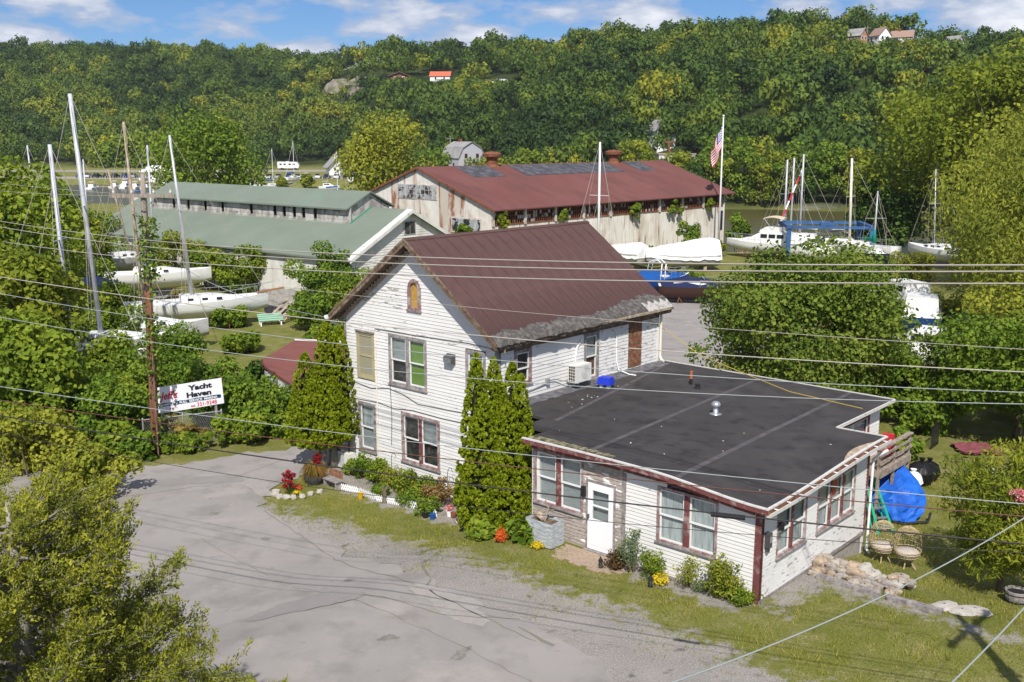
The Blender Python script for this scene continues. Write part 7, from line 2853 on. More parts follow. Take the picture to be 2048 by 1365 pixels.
# work table with clutter and two folding chairs
TBL = empty('work_table', onyard(17.3, 35.6), -.1, 'brown wooden table cluttered with jars at the right of the lawn', 'table')
mb = MB()
mb.box(-.75, .75, -.4, .4, .68, .73)
mb.build('table_top', M['deckwood'], TBL)
mb = MB()
mb.box(-.70, .70, -.36, -.32, .55, .679)
mb.build('apron', M['teak'], TBL)
for sx in (-.68, .68):
    for sy in (-.34, .34):
        mb = MB()
        mb.box(sx - .04, sx + .04, sy - .03, sy + .03, 0, .68)
        mb.build('leg', M['teak'], TBL)
for i, (x, y, r_, h_, m_, lab) in enumerate(((-.4, .05, .10, .08, 'whitegl', 'white dish at the left end of the cluttered table'), (-.05, .1, .09, .10, 'tanwood', 'tan pot in the middle of the cluttered table'), (.2, .0, .12, .14, 'whitegl', 'large white jar on the cluttered table'), (.45, -.1, .08, .16, 'cream', 'cream jar at the right end of the cluttered table'), (-.2, -.2, .07, .06, 'rust', 'rusty tin at the front of the cluttered table'))):
    p = onyard(17.3 + x, 35.6 + y, .735)
    mb = MB()
    mb.lathe([(r_ * .7, 0), (r_, h_ * .3), (r_, h_ * .9), (r_ * .6, h_), (r_ * .55, h_ * .95)], 10)
    tag(mb.build('jar', M[m_], None, loc=p), lab, 'jar')
M['foldbrown'] = mat('brown_metal_chair', (.10, .075, .065), .5)


def folding_chair(loc, rz, label):
    r = empty('folding_chair', loc, rz, label, 'chair', 'brown folding chairs')
    mb = MB()
    mb.box(-.22, .22, -.2, .2, .43, .46)
    mb.build('seat', M['foldbrown'], r)
    mb = MB()
    mb.obox((0, .26, .72), (.44, .025, .26), (-.18, 0, 0))
    mb.build('backrest', M['foldbrown'], r)
    for sx in (-.22, .22):
        mb = MB()
        mb.tube([(sx, -.28, 0), (sx, .2, .55), (sx, .3, .86)], .014, 5)
        mb.build('front_leg', M['darkgrey'], r)
        mb = MB()
        mb.tube([(sx, .32, 0), (sx, -.12, .46)], .014, 5)
        mb.build('rear_leg', M['darkgrey'], r)


folding_chair(onyard(17.0, 34.7), 2.9, 'brown folding chair pushed up to the cluttered table')
folding_chair(onyard(16.4, 33.9), 2.5, 'brown folding chair standing nearer the lawn')
# barrel tub, red cloth, black gate
BR = empty('barrel_tub', onyard(13.75, 26.05), 0, 'half barrel tub with dark hoops under the peach tree', 'tub')
mb = MB()
mb.lathe([(.24, 0), (.30, .2), (.31, .38), (.28, .385), (.26, .30)], 14)
mb.build('staves', M['greytrim'], BR)
for z in (.08, .28):
    mb = MB()
    mb.lathe([(.28 + z * .1, z), (.285 + z * .1, z + .03)], 14)
    mb.build('hoop', M['black'], BR)
M['pinkcloth'] = mat('faded_red_tarp', (.22, .065, .08), .8, bump=.05, bscale=4)
mb = MB()
rng = np.random.RandomState(3)
P_ = []
for i in range(8):
    P_.append([(18.4 + .22 * j + .04 * rng.normal(), 40.0 + .2 * i, gz(19, 40.5) + .12 + .10 * rng.random()) for j in range(8)])
mb.grid(P_)
mb.grid([[(x, y, z - .06) for x, y, z in r__][::-1] for r__ in P_])
tag(mb.build('red_ground_cloth', M['pinkcloth']), 'faded red cloth spread on the ground under the right-hand tree', 'cloth')
GT = empty('iron_gate', onyard(17.4, 40.9), .9, 'small black iron gate leaning in the shaded yard', 'gate')
for k in range(7):
    mb = MB()
    mb.box(k * .16 - .015, k * .16 + .015, -.015, .015, 0, 1.0)
    mb.build('bar', M['black'], GT)
for z in (.08, .95):
    mb = MB()
    mb.box(-.05, 1.01, -.02, .02, z, z + .05)
    mb.build('rail', M['black'], GT)

# ---- crate planter, pavers and pots by the door --------------------------------------
CR = empty('crate_planter', (0.98, 28.98, gz(.98, 28.98)), PHI, 'grey boarded planter crate with driftwood beside the door', 'planter')
M['greycrate'] = mat('grey_painted_boards', (.34, .37, .40), .8, [((.50, .52, .54), 4, (1, 1, 4), .48, .6), ((.20, .21, .22), 6, (1, 1, 4), .55, .65, .8)])
for k in range(6):
    mb = MB()
    z0_, z1_ = .04 + k * .125, .04 + k * .125 + .118
    mb.box(-.50, .50, -.30, -.275, z0_, z1_)
    mb.build('front_board', M['greycrate'], CR)
    mb = MB()
    mb.box(.475, .50, -.274, .30, z0_, z1_)
    mb.build('side_board', M['greycrate'], CR)
mb = MB()
mb.box(-.50, -.475, -.274, .30, .04, .79)
mb.build('end_panel', M['greycrate'], CR)
mb = MB()
mb.box(-.474, .474, .275, .30, .04, .79)
mb.build('back_panel', M['greycrate'], CR)
mb = MB()
mb.box(-.47, .47, -.27, .27, .62, .70)
mb.build('soil', M['bark'], CR)
mb = MB()
mb.tube([(-.42, .1, .72), (-.2, .0, .86), (.0, -.1, .80)], [.10, .12, .07], 7)
mb.tube([(.0, .0, .7), (.1, .05, 1.1), (.02, .0, 1.35), (.2, .1, 1.6)], [.03, .025, .02, .01], 5)
mb.tube([(.1, .05, 1.05), (.35, .0, 1.15)], [.02, .012], 5)
tag(mb.build('driftwood', M['tanwood'], None, loc=(0.98, 28.98, gz(.98, 28.98)), rz=PHI), 'driftwood branches lying on the grey planter crate', 'driftwood')
M['paver'] = mat('patio_brick', (.36, .27, .21), .9, [((.28, .20, .16), 3, (1, 1, 1), .45, .6), ((.42, .36, .30), 6, (1, 1, 1), .52, .64, .8)])
PT = D.objects.new('patio', None)
COL.objects.link(PT)
PT.location = w2(4.55, -2.0, 0)
PT.rotation_euler = (0, 0, PHI)
PT['kind'] = 'structure'
PT['label'] = 'weedy brick patio before the door'
me0 = None
for i in range(11):
    for j in range(9):
        if (i in (0, 10) and j > 5) or (j == 8 and i % 3 == 0):
            continue
        if me0 is None:
            mb = MB()
            mb.box(0, .205, 0, .10, -.05, .0)
            o = mb.build('brick', M['paver'], PT)
            me0 = o.data
        else:
            o = D.objects.new('brick', me0)
            link(o, PT)
        x, y = i * .215 + (.107 if j % 2 else 0), -.12 - j * .112
        wx, wy, _ = w2(4.55 + x, -2.0 + y)
        o.location = (x, y, gz(wx, wy) + .03 + rr.gauss(0, .003))
        o.rotation_euler = (0, 0, rr.gauss(0, .015))


def lantern(x, y, label):
    r = empty('garden_lantern', onyard(x, y), 0, label, 'lantern', 'black garden lanterns')
    mb = MB()
    mb.lathe([(.07, 0), (.07, .03), (.05, .04)], 8)
    mb.lathe([(.075, .22), (.05, .28), (.02, .32), (.02, .36)], 8)
    for k in range(4):
        a = k * math.pi / 2 + .78
        mb.tube([(.06 * math.cos(a), .06 * math.sin(a), .03), (.06 * math.cos(a), .06 * math.sin(a), .23)], .008, 4)
    mb.build('frame', M['black'], r)
    mb = MB()
    mb.lathe([(.045, .04), (.045, .22)], 8)
    mb.build('glass', M['darkgrey'], r)


lantern(2.5, 27.15, 'black lantern at the end of the brick patio')
lantern(3.75, 25.95, 'black lantern in front of the airy shrub')

# ---- plants along the walls -----------------------------------------------------------
M['lf_red'] = leafmat('crimson_plumes', [(.10, .005, .01), (.22, .01, .02), (.36, .015, .04)], .2)
M['lf_brown'] = leafmat('dry_hydrangea', [(.12, .07, .03), (.22, .14, .07), (.33, .22, .12)], .2)
M['lf_yel'] = leafmat('yellow_flowers', [(.35, .25, .01), (.55, .42, .02), (.65, .55, .05)], .2)
M['lf_org'] = leafmat('orange_flowers', [(.40, .06, .02), (.55, .10, .03), (.6, .2, .05)], .2)
M['lf_rust'] = leafmat('dark_red_foliage', [(.04, .025, .015), (.09, .05, .03), (.13, .10, .04)], .2)
M['lf_silver'] = leafmat('grey_green_foliage', [(.08, .11, .06), (.14, .18, .11), (.20, .24, .15)], .25)
M['lf_pink'] = leafmat('pink_blossom', [(.45, .06, .15), (.6, .2, .3), (.7, .5, .55)], .2)
rr = random.Random(40)
for i, (u, v, rx, H, mm, L, lab) in enumerate((
        (-7.0, -.75, .45, .65, 'lf_bright', .09, 'leafy plant at the left end of the flower bed'), (-6.3, -.7, .6, .9, 'lf_mid', .09, 'tall green clump beside the white fan wheel'), (-5.5, -.8, .7, 1.0, 'lf_bright', .09, 'big feathery clump left of centre in the flower bed'),
        (-4.75, -.85, .6, .85, 'lf_olive', .08, 'olive clump behind the picket edging'), (-4.0, -.8, .6, .75, 'lf_bright', .09, 'low bright clump under the double window'), (-3.3, -.85, .65, .9, 'lf_yellow', .10, 'yellow-green clump right of the garden stump'),
        (-2.6, -.9, .55, .85, 'lf_bright', .10, 'broad-leaved clump left of the dry hydrangea'), (-2.0, -1.0, .5, 1.15, 'lf_brown', .07, 'dry brown hydrangea head against the wall'), (-1.75, -1.75, .5, .6, 'lf_mid', .08, 'dark green potted plant at the end of the edging'),
        (-4.4, -1.55, .4, .45, 'lf_mid', .07, 'small plant inside the picket edging'), (-2.8, -1.6, .45, .5, 'lf_mid', .08, 'low plant near the right end of the edging'), (-1.35, -.55, .3, 1.1, 'lf_bright', .09, 'climbing plant on the gable by the spired arborvitae'))):
    x, y, _ = w2(u, v)
    bush('garden_plant', lab, onyard(x, y), rx * 1.25, rx * .95, H * 1.15, M[mm], 400 + i, n=2300, L=L, W=L * .6, nc=22, cat='plant')
for i, (x, y, rx, H, mm, L, W_, lab) in enumerate((
        (-.95, 29.75, .50, .7, 'lf_bright', .22, .15, 'broad-leaved plant left of the red flowers'), (.35, 29.05, .42, .85, 'lf_mid', .34, .22, 'elephant-ear plant with large leaves before the crate'), (-.35, 29.15, .22, .5, 'lf_org', .07, .05, 'red canna flowers under the spired arborvitae'),
        (.75, 28.55, .22, .25, 'lf_yel', .05, .04, 'yellow flowers at the foot of the grey crate'), (2.95, 27.1, .38, .65, 'lf_rust', .06, .04, 'dark reddish bush right of the patio'), (3.35, 26.95, .48, 1.55, 'lf_silver', .07, .03, 'tall airy shrub right of the reddish bush'),
        (3.9, 26.45, .45, 1.05, 'lf_bright', .08, .035, 'light green shrub left of the double window'), (4.05, 26.0, .32, .4, 'lf_yel', .07, .03, 'yellowing hosta-like plant by the lantern'), (4.75, 25.85, .45, 1.15, 'lf_olive', .07, .03, 'thin straggly plant under the double window'),
        (5.05, 25.65, .26, .35, 'lf_silver', .05, .03, 'grey-green tuft between two shrubs'), (5.55, 25.35, .62, 1.45, 'lf_olive', .075, .05, 'rose bush with pale stems under the double window'), (5.95, 25.0, .55, .5, 'lf_bright', .06, .04, 'low rounded bush at the red corner board'),
        (6.5, 25.15, .2, .28, 'lf_mid', .05, .03, 'weeds at the corner of the annex'))):
    bush('garden_plant', lab, onyard(x, y), rx, rx * .85, H, M[mm], 430 + i, n=[1600, 300, 700, 500, 1400, 1500, 1400, 500, 800, 700, 2200, 1800, 400][i], L=L, W=W_, nc=30, cat='plant', cr=.46)
mb = MB()
for k in range(3):
    mb.tube([(5.55 + .05 * k, 25.3, gz(5.5, 25.3)), (5.58 + .02 * k, 25.28, .5), (5.5 + .12 * k, 25.3, 1.0)], [.022, .016, .008], 5)
tag(mb.build('bare_stem', M['bark_grey']), 'pale forked stems rising through the rose bush', 'stem')
# celosia, planter and edging stones at the left end
for i, (x, y, dz, s, lab) in enumerate(((-8.05, 35.25, 0, 1.0, 'crimson celosia plume inside the ring of stones'), (-7.25, 36.55, .45, .75, 'crimson celosia plume rising from the dark planter'))):
    r = empty('celosia', onyard(x, y, dz), 0, lab, 'flower')
    rng = np.random.RandomState(500 + i)
    cl = [(.16 * math.cos(k * 1.3) * s, .16 * math.sin(k * 1.3) * s, (.35 + .18 * (k % 3)) * s, .11 * s) for k in range(8)] + [(0, 0, .85 * s, .09 * s), (0, 0, .7 * s, .12 * s)]
    crown('plumes', M['lf_red'], cl, 900, .07 * s, .04 * s, 510 + i, r)
    mb = MB()
    for k in range(8):
        mb.tube([(0, 0, -.02), cl[k][:3]], [.012, .006], 4)
    mb.build('stem', M['lf_bright'], r)
PL = empty('tub_planter', onyard(-7.35, 36.45), .5, 'dark tub planter with orange striped grass at the driveway', 'planter')
mb = MB()
mb.lathe([(.30, 0), (.40, .2), (.42, .36), (.38, .36), (.36, .28)], 14)
mb.build('tub', M['darkgrey'], PL)
rng = np.random.RandomState(33)
m = 260
a = rng.uniform(0, 6.283, m)
Lr = rng.uniform(.35, .65, m)
V = []
for k in range(m):
    b0 = np.array([.1 * math.cos(a[k]), .1 * math.sin(a[k]), .3])
    md = np.array([.3 * math.cos(a[k]), .3 * math.sin(a[k]), .3 + Lr[k] * .8])
    en = np.array([.62 * math.cos(a[k]), .62 * math.sin(a[k]), .1 + Lr[k] * .5])
    wv = np.array([-math.sin(a[k]), math.cos(a[k]), 0]) * .014
    V += [b0, md - wv, en, md + wv]
np_mesh('grass_leaves', np.array(V), np.arange(4 * m).reshape(m, 4), M['lf_org2'] if 'lf_org2' in M else leafmat('striped_grass', [(.08, .10, .02), (.22, .16, .05), (.35, .14, .06)], .3), PL, {'tint': np.repeat(rng.random(m), 4)})
for i, (x, y, mm, lab) in enumerate(((-7.75, 35.75, 'lf_org', 'small orange flowers between planter and stones'), (-7.7, 35.1, 'lf_yel', 'yellow flowers beside the crimson celosia'))):
    bush('flower_clump', lab, onyard(x, y), .18, .16, .28, M[mm], 520 + i, n=260, L=.05, W=.04, nc=8, cat='flower')
EDG = [(-8.55, 35.35), (-8.5, 35.05), (-8.3, 34.85), (-8.05, 34.78), (-7.78, 34.75), (-7.5, 34.85), (-7.25, 35.1), (-6.95, 35.35)]
for i, (x, y) in enumerate(EDG):
    mb = MB()
    stone_mesh(mb, (0, 0, .06), (.17, .12, .10), rr)
    tag(mb.build('edging_stone', M['stone_c'], None, loc=onyard(x, y), rz=rr.uniform(0, 3)), 'pale stone, ' + ['first', 'second', 'third', 'fourth', 'fifth', 'sixth', 'seventh', 'last'][i] + ' from the left in the ring round the crimson celosia', 'stone', 'edging stones of the flower bed')
# small brown bench
BN = empty('garden_bench', onyard(-6.6, 35.9), -.75, 'small weathered brown bench at the flower bed', 'bench')
mb = MB()
mb.box(-.42, .42, -.14, .14, .30, .34)
mb.build('seat', M['greytrim'], BN)
for k in range(3):
    mb = MB()
    mb.obox((0, .17 + .01 * k, .42 + k * .1), (.8, .025, .085), (-.12, 0, 0))
    mb.build('back_slat', M['brownboard'], BN)
for sx in (-.34, .34):
    mb = MB()
    mb.box(sx - .03, sx + .03, -.12, .12, 0, .30)
    mb.build('leg', M['greytrim'], BN)
# white picket edging in sections
PKT = [(-6.3, 35.75), (-5.55, 35.30), (-4.85, 34.55), (-4.05, 34.15), (-3.35, 33.75), (-2.55, 32.95)]
for i in range(5):
    a, b = Vector(PKT[i]), Vector(PKT[i + 1])
    d = b - a
    r = empty('picket_edging', (a.x, a.y, 0), math.atan2(d.y, d.x), ['white picket edging section next to the brown bench', 'white picket edging section behind the yellow pot', 'white picket edging section beside the garden stump', 'white picket edging section under the dry hydrangea', 'white picket edging section nearest the spired arborvitae'][i], 'fence', 'white garden edging')
    Ld = d.length
    n = 10
    for k in range(n):
        t = (k + .5) / n
        z = gz(a.x + d.x * t, a.y + d.y * t)
        mb = MB()
        x = t * Ld
        sl_ = .05 * (1 if i % 2 else -1)
        mb.ext([(x - .022 - sl_, 0, z), (x + .022 - sl_, 0, z), (x + .022 + sl_, 0, z + .22), (x + sl_, 0, z + .26), (x - .022 + sl_, 0, z + .22)], (0, .012, 0))
        mb.build('picket', M['whitegl'], r)
    mb = MB()
    for h_ in (.07, .17):
        mb.bar((.01, .018, gz(a.x, a.y) + h_), (Ld - .01, .018, gz(b.x, b.y) + h_), .01, .03)
    mb.build('rail', M['whitegl'], r)
M['yellowpot'] = mat('yellow_pot', (.60, .36, .02), .5)
mb = MB()
mb.lathe([(.07, 0), (.11, .2), (.12, .22), (.10, .22), (.09, .18)], 12)
tag(mb.build('yellow_pot', M['yellowpot'], None, loc=onyard(-5.4, 34.75)), 'small yellow pot in front of the picket edging', 'pot')
mb = MB()
mb.tube([(0, 0, 0), (.02, 0, .35), (-.03, .02, .6)], [.09, .07, .05], 8)
mb.tube([(0, 0, .4), (.12, .02, .6), (.1, 0, .75)], [.04, .03, .015], 6)
mb.tube([(0, 0, .8), (.05, 0, 1.2), (.16, 0, 1.35), (.22, 0, 1.25)], .012, 5)
tag(mb.build('garden_stump', M['bark'], None, loc=onyard(-4.5, 34.35)), 'dark stump with an iron hook in the flower bed', 'stump')
for i, (u, v, lab) in enumerate(((-5.0, -.5, 'iron plant hook left of the double window'), (-2.2, -.35, 'iron plant hook right of the double window'))):
    x, y, _ = w2(u, v)
    mb = MB()
    mb.tube([(0, 0, 0), (0, 0, 1.0), (.05, 0, 1.18), (.18, 0, 1.22), (.26, 0, 1.1)], .012, 5)
    tag(mb.build('plant_hook', M['darkgrey'], None, loc=onyard(x, y), rz=PHI), lab, 'hook')
# ground air conditioner and fan wheel at the gable corner
x, y, _ = w2(-7.75, -.45)
r = empty('air_conditioner', onyard(x, y), PHI, 'white ground air conditioner at the left corner of the gable', 'air conditioner')
mb = MB()
mb.box(-.4, .4, -.16, .16, .05, .66)
mb.build('casing', M['acwhite'], r)
mb = MB()
for k in range(9):
    mb.box(-.34, .12, -.172, -.161, .12 + k * .055, .135 + k * .055)
mb.build('grille', M['grey'], r)
x, y, _ = w2(-7.05, -.3)
mb = MB()
for rad_ in (.24, .12):
    mb.tube([(rad_ * math.cos(q), 0, .38 + rad_ * math.sin(q)) for q in np.linspace(0, 6.283, 21)], .022, 5, cap=False)
for k in range(8):
    q = k * math.pi / 4
    mb.tube([(0, 0, .38), (.24 * math.cos(q), 0, .38 + .24 * math.sin(q))], .010, 4)
mb.tube([(0, .02, .38), (0, .02, 0)], .03, 5)
tag(mb.build('wagon_wheel', M['whitegl'], None, loc=onyard(x, y), rz=PHI), 'white ornamental wheel leaning on the gable wall', 'wheel')
# tricycle and pots
TR = empty('tricycle', onyard(-1.5, 31.75), -.9, 'pink and white child tricycle at the arborvitae', 'tricycle')
def wheel(c, rad_, name, parent):
    mb = MB()
    mb.tube([(c[0] + rad_ * math.cos(q), c[1], c[2] + rad_ * math.sin(q)) for q in np.linspace(0, 6.283, 17)], .025, 6, cap=False)
    w_ = mb.build(name, M['whitegl'], parent)
    mb = MB()
    mb.lathe([(.01, 0), (rad_ * .75, .0), (rad_ * .75, .02), (.01, .02)], 12)
    h_ = mb.build('disc', M['lf_pinkm'], w_)
    h_.location = c
    h_.rotation_euler = (math.pi / 2, 0, 0)
M['lf_pinkm'] = mat('pink_plastic', (.55, .06, .10), .4)
wheel((.32, 0, .16), .15, 'front_wheel', TR)
wheel((-.25, -.16, .10), .09, 'rear_wheel', TR)
wheel((-.25, .16, .10), .09, 'rear_wheel', TR)
mb = MB()
mb.tube([(.32, 0, .16), (.26, 0, .42)], .018, 5)
mb.tube([(.27, 0, .38), (-.1, 0, .2), (-.25, 0, .10)], .02, 5)
mb.tube([(-.25, -.16, .1), (-.25, .16, .1)], .014, 5)
mb.build('frame', M['lf_pinkm'], TR)
mb = MB()
mb.tube([(.26, -.16, .46), (.26, 0, .42), (.26, .16, .46)], .015, 5)
mb.build('handlebar', M['black'], TR)
mb = MB()
mb.obox((-.1, 0, .27), (.2, .16, .05))
mb.build('saddle', M['black'], TR)
for i, (u, v, s, m_, lab) in enumerate(((-1.55, -2.05, .13, 'black', 'black nursery pot at the end of the picket edging'), (-1.25, -2.0, .11, 'canvas_blue', 'dark blue pot beside the tricycle'), (-1.0, -1.45, .12, 'whitegl', 'white pot of pink flowers by the tricycle'), (-.75, -1.5, .11, 'rust', 'terracotta pot by the tricycle'))):
    x, y, _ = w2(u, v)
    mb = MB()
    mb.lathe([(s * .7, 0), (s, s * 1.6), (s * 1.05, s * 1.7), (s * .9, s * 1.7), (s * .85, s * 1.4)], 11)
    tag(mb.build('flower_pot', M[m_], None, loc=onyard(x, y)), lab, 'pot')
x, y, _ = w2(-1.0, -1.45)
bush('flower_clump', 'pink flowers in the white pot by the tricycle', onyard(x, y, .2), .2, .18, .25, M['lf_pink'], 540, n=220, L=.05, W=.04, nc=8, cat='flower')
bush('flower_clump', 'pink and white blossom hanging at the right edge', (13.55, 26.1, 2.35), .26, .26, .5, M['lf_pink'], 541, n=420, L=.06, W=.05, nc=9, cat='flower')
# ================================================================ distant marina, vehicles and houses
M['carpaint'] = [mat('car_white', (.62, .63, .65), .3), mat('car_dark', (.03, .032, .04), .25), mat('car_silver', (.35, .37, .40), .3), mat('car_red', (.35, .02, .03), .3), mat('car_blue', (.03, .07, .20), .3)]


def car_proto(k):
    r = empty('parked_car', (0, 0, 0), 0, 'parked car', 'car', 'cars parked at the far marina')
    mb = MB()
    lofted(mb, [(-2.2, .82, .78, .35, .85), (-1.9, .9, .86, .3, .95), (.9, .9, .86, .3, .92), (2.0, .86, .8, .3, .78), (2.25, .78, .7, .4, .65)])
    mb.build('body', M['carpaint'][k], r)
    mb = MB()
    lofted(mb, [(-1.9, .80, .62, .93, 1.0), (-1.3, .80, .62, .93, 1.48), (.1, .80, .62, .92, 1.48), (1.0, .80, .66, .9, .94)])
    mb.build('cabin', M['smoke'], r)
    for sx in (-1.35, 1.35):
        for sy in (-.88, .88):
            mb = MB()
            mb.tube([(sx, sy - .1, .32), (sx, sy + .1, .32)], .32, 10)
            mb.build('wheel', M['tyre'], r)
    return r


cn = ['white', 'black', 'silver', 'red', 'dark blue']
cp = [car_proto(k) for k in range(5)]
used_ = [0] * 5
rr = random.Random(77)
spots = [(-142 + i * 3.0, 341 + rr.uniform(-1.2, 1.2), 1.57 + rr.uniform(-.1, .1)) for i in range(12)] + [(-78 + i * 3.1, 334 + rr.uniform(-1, 1), 1.57 + rr.uniform(-.1, .1)) for i in range(12)] + [(-54, 352, .1), (-48, 353, .1), (-42, 353, 0)]
for i, (x, y, rz) in enumerate(spots):
    k = rr.choice([0, 1, 2, 1, 0, 2, 4, 1, 3 if i % 5 == 0 else 0])
    where = 'left of the broad tree' if i < 12 else ('right of the broad tree' if i < 24 else 'below the distant yellow house')
    o_ = ['leftmost', 'second', 'third', 'fourth', 'fifth', 'sixth', 'seventh', 'eighth', 'ninth', 'tenth', 'eleventh', 'last'][i % 12]
    lab = cn[k] + ' car, ' + o_ + ' of the distant row parked ' + where
    if not used_[k]:
        used_[k] = 1
        cp[k].location = onyard(x, y)
        cp[k].rotation_euler = (0, 0, rz)
        cp[k]['label'] = lab
    else:
        dup(cp[k], onyard(x, y), rz, lab)
for k in range(5):
    if not used_[k]:
        for ch in list(cp[k].children):
            D.objects.remove(ch)
        D.objects.remove(cp[k])


def far_boat(kind):
    r = empty('moored_boat', (0, 0, 0), 0, 'boat', 'boat', 'boats at the far marina')
    L, B = (7.5, 2.6)
    mb = MB()
    S = make_hull(mb, L, B, 1.2, chine=.3, tr=.9)
    make_deck(mb, S)
    mb.build('hull', M['gel'], r, smooth=False)
    mb = MB()
    if kind == 0:
        lofted(mb, [(-2.2, 1.0, .9, 1.15, 2.3), (.3, 1.0, .8, 1.15, 2.3), (1.6, .7, .5, 1.2, 1.5)])
    else:
        lofted(mb, [(-1.0, .8, .7, 1.15, 1.65), (1.0, .8, .6, 1.15, 1.6), (2.2, .4, .3, 1.2, 1.35)])
    cb = mb.build('cabin', M['gel'], r)
    mb = MB()
    mb.box(-1.9, .0, -1.0, 1.0, 1.75, 2.1) if kind == 0 else mb.box(-.8, .6, -.79, .79, 1.32, 1.5)
    mb.build('window_band', M['smoke'], cb)
    mb = MB()
    if kind == 1:
        mb.tube([(.4, 0, 1.5), (.4, 0, 11.5)], .075, 5)
        mb.tube([(.4, 0, 11.4), (3.6, 0, 1.4)], .02, 3)
        mb.tube([(.4, 0, 11.4), (-3.6, 0, 1.3)], .02, 3)
        mb.build('mast', M['gel'], r)
        mb = MB()
        mb.tube([(.3, 0, 2.5), (-2.8, 0, 2.4)], .22, 6)
        mb.build('sail_cover', M['canvas_blue'], r)
    else:
        mb.ext([(-2.4, -.95, 2.95), (-.2, -.95, 3.1), (-.2, .95, 3.1), (-2.4, .95, 2.95)], (0, 0, .06))
        mb.build('bimini', M['canvas_tan'], r)
    return r


fb = [far_boat(0), far_boat(1)]
uf = [0, 0]
BS = [(0, -118 + i * 3.7, 292 + (i * 7) % 9, 1.5) for i in range(9)] + [(0, -116 + i * 3.8, 312 + (i * 5) % 6, 1.6) for i in range(8)] + [(1, -112, 303, 1.4), (1, -70.0, 302, .5), (1, -64.5, 306, 1.1), (1, -45, 305, 1.0), (0, -74, 300, .2), (0, -52.5, 297, .3), (0, -60, 305, 1.2), (1, -84.5, 240, .5), (1, -44.5, 262, .7)]
ord_ = ['first', 'second', 'third', 'fourth', 'fifth', 'sixth', 'seventh', 'eighth', 'ninth']
for i, (k, x, y, rz) in enumerate(BS):
    if i < 9:
        lab = ord_[i] + ' white motorboat from the left in the nearer row behind the green-roofed shed'
    elif i < 17:
        lab = ord_[i - 9] + ' white motorboat from the left in the farther row behind the green-roofed shed'
    else:
        lab = ['distant sailboat with blue sail cover among the moored motorboats', 'distant sailboat in front of the parked motorhome', 'distant sailboat with leaning stay right of the motorhome', 'distant sailboat mast below the yellow house', 'distant motorboat beside the small yellow tree', 'white distant cabin boat below the yellow house', 'distant motorboat between two small yellow trees', 'distant mast just above the middle of the green roof', 'distant mast left of the grey gambrel barn'][i - 17]
    water = y < np.interp(x, FB_X, FB_Y) - 2
    z = -2.75 if water else gz(x, y) + .3
    if not uf[k]:
        uf[k] = 1
        fb[k].location = (x, y, z)
        fb[k].rotation_euler = (0, 0, rz)
        fb[k]['label'] = lab
        fb[k].scale = (.8, .8, .8) if k == 0 else (1, 1, 1)
    else:
        dup(fb[k], (x, y, z), rz, lab, scale=.8 if k == 0 else 1)
# floating dock
mb = MB()
mb.box(-122, -84, 301.5, 303, -2.3, -1.95)
tag(mb.build('floating_dock', M['deckwood']), 'floating dock among the distant moored boats', 'dock')
# party tent
r = empty('party_tent', onyard(-114, 334), 0, 'white party tent at the distant car park', 'tent')
mb = MB()
mb.add([(-5, -3, 2.3), (5, -3, 2.3), (5, 3, 2.3), (-5, 3, 2.3), (-2.5, 0, 4.2), (2.5, 0, 4.2)], [(0, 1, 5, 4), (1, 2, 5), (2, 3, 4, 5), (3, 0, 4)])
mb.build('roof', M['wrap'], r)
for sx in (-4.9, 4.9):
    for sy in (-2.9, 2.9):
        mb = MB()
        mb.tube([(sx, sy, 0), (sx, sy, 2.4)], .06, 4)
        mb.build('leg', M['grey'], r)
# motorhome
r = empty('motorhome', onyard(-88.5, 412), 0, 'white motorhome parked on the road below the hill', 'motorhome')
mb = MB()
mb.ext([(-4.2, -1.2, .7), (4.0, -1.2, .7), (4.3, -1.2, 1.6), (3.4, -1.2, 3.1), (-4.2, -1.2, 3.2)], (0, 2.4, 0))
mb.build('body', M['gel'], r)
for x in (-3.4, -1.8, .2, 1.8):
    mb = MB()
    mb.box(x, x + .9, -1.22, -1.201, 1.9, 2.5)
    mb.build('window', M['smoke'], r)
for x in (-2.6, 2.6):
    mb = MB()
    mb.tube([(x, -1.2, .45), (x, 1.2, .45)], .45, 10)
    mb.build('wheel', M['tyre'], r)
mb = MB()
mb.box(-1, .2, -.5, .5, 3.16, 3.4)
mb.build('roof_unit', M['gelgrey'], r)


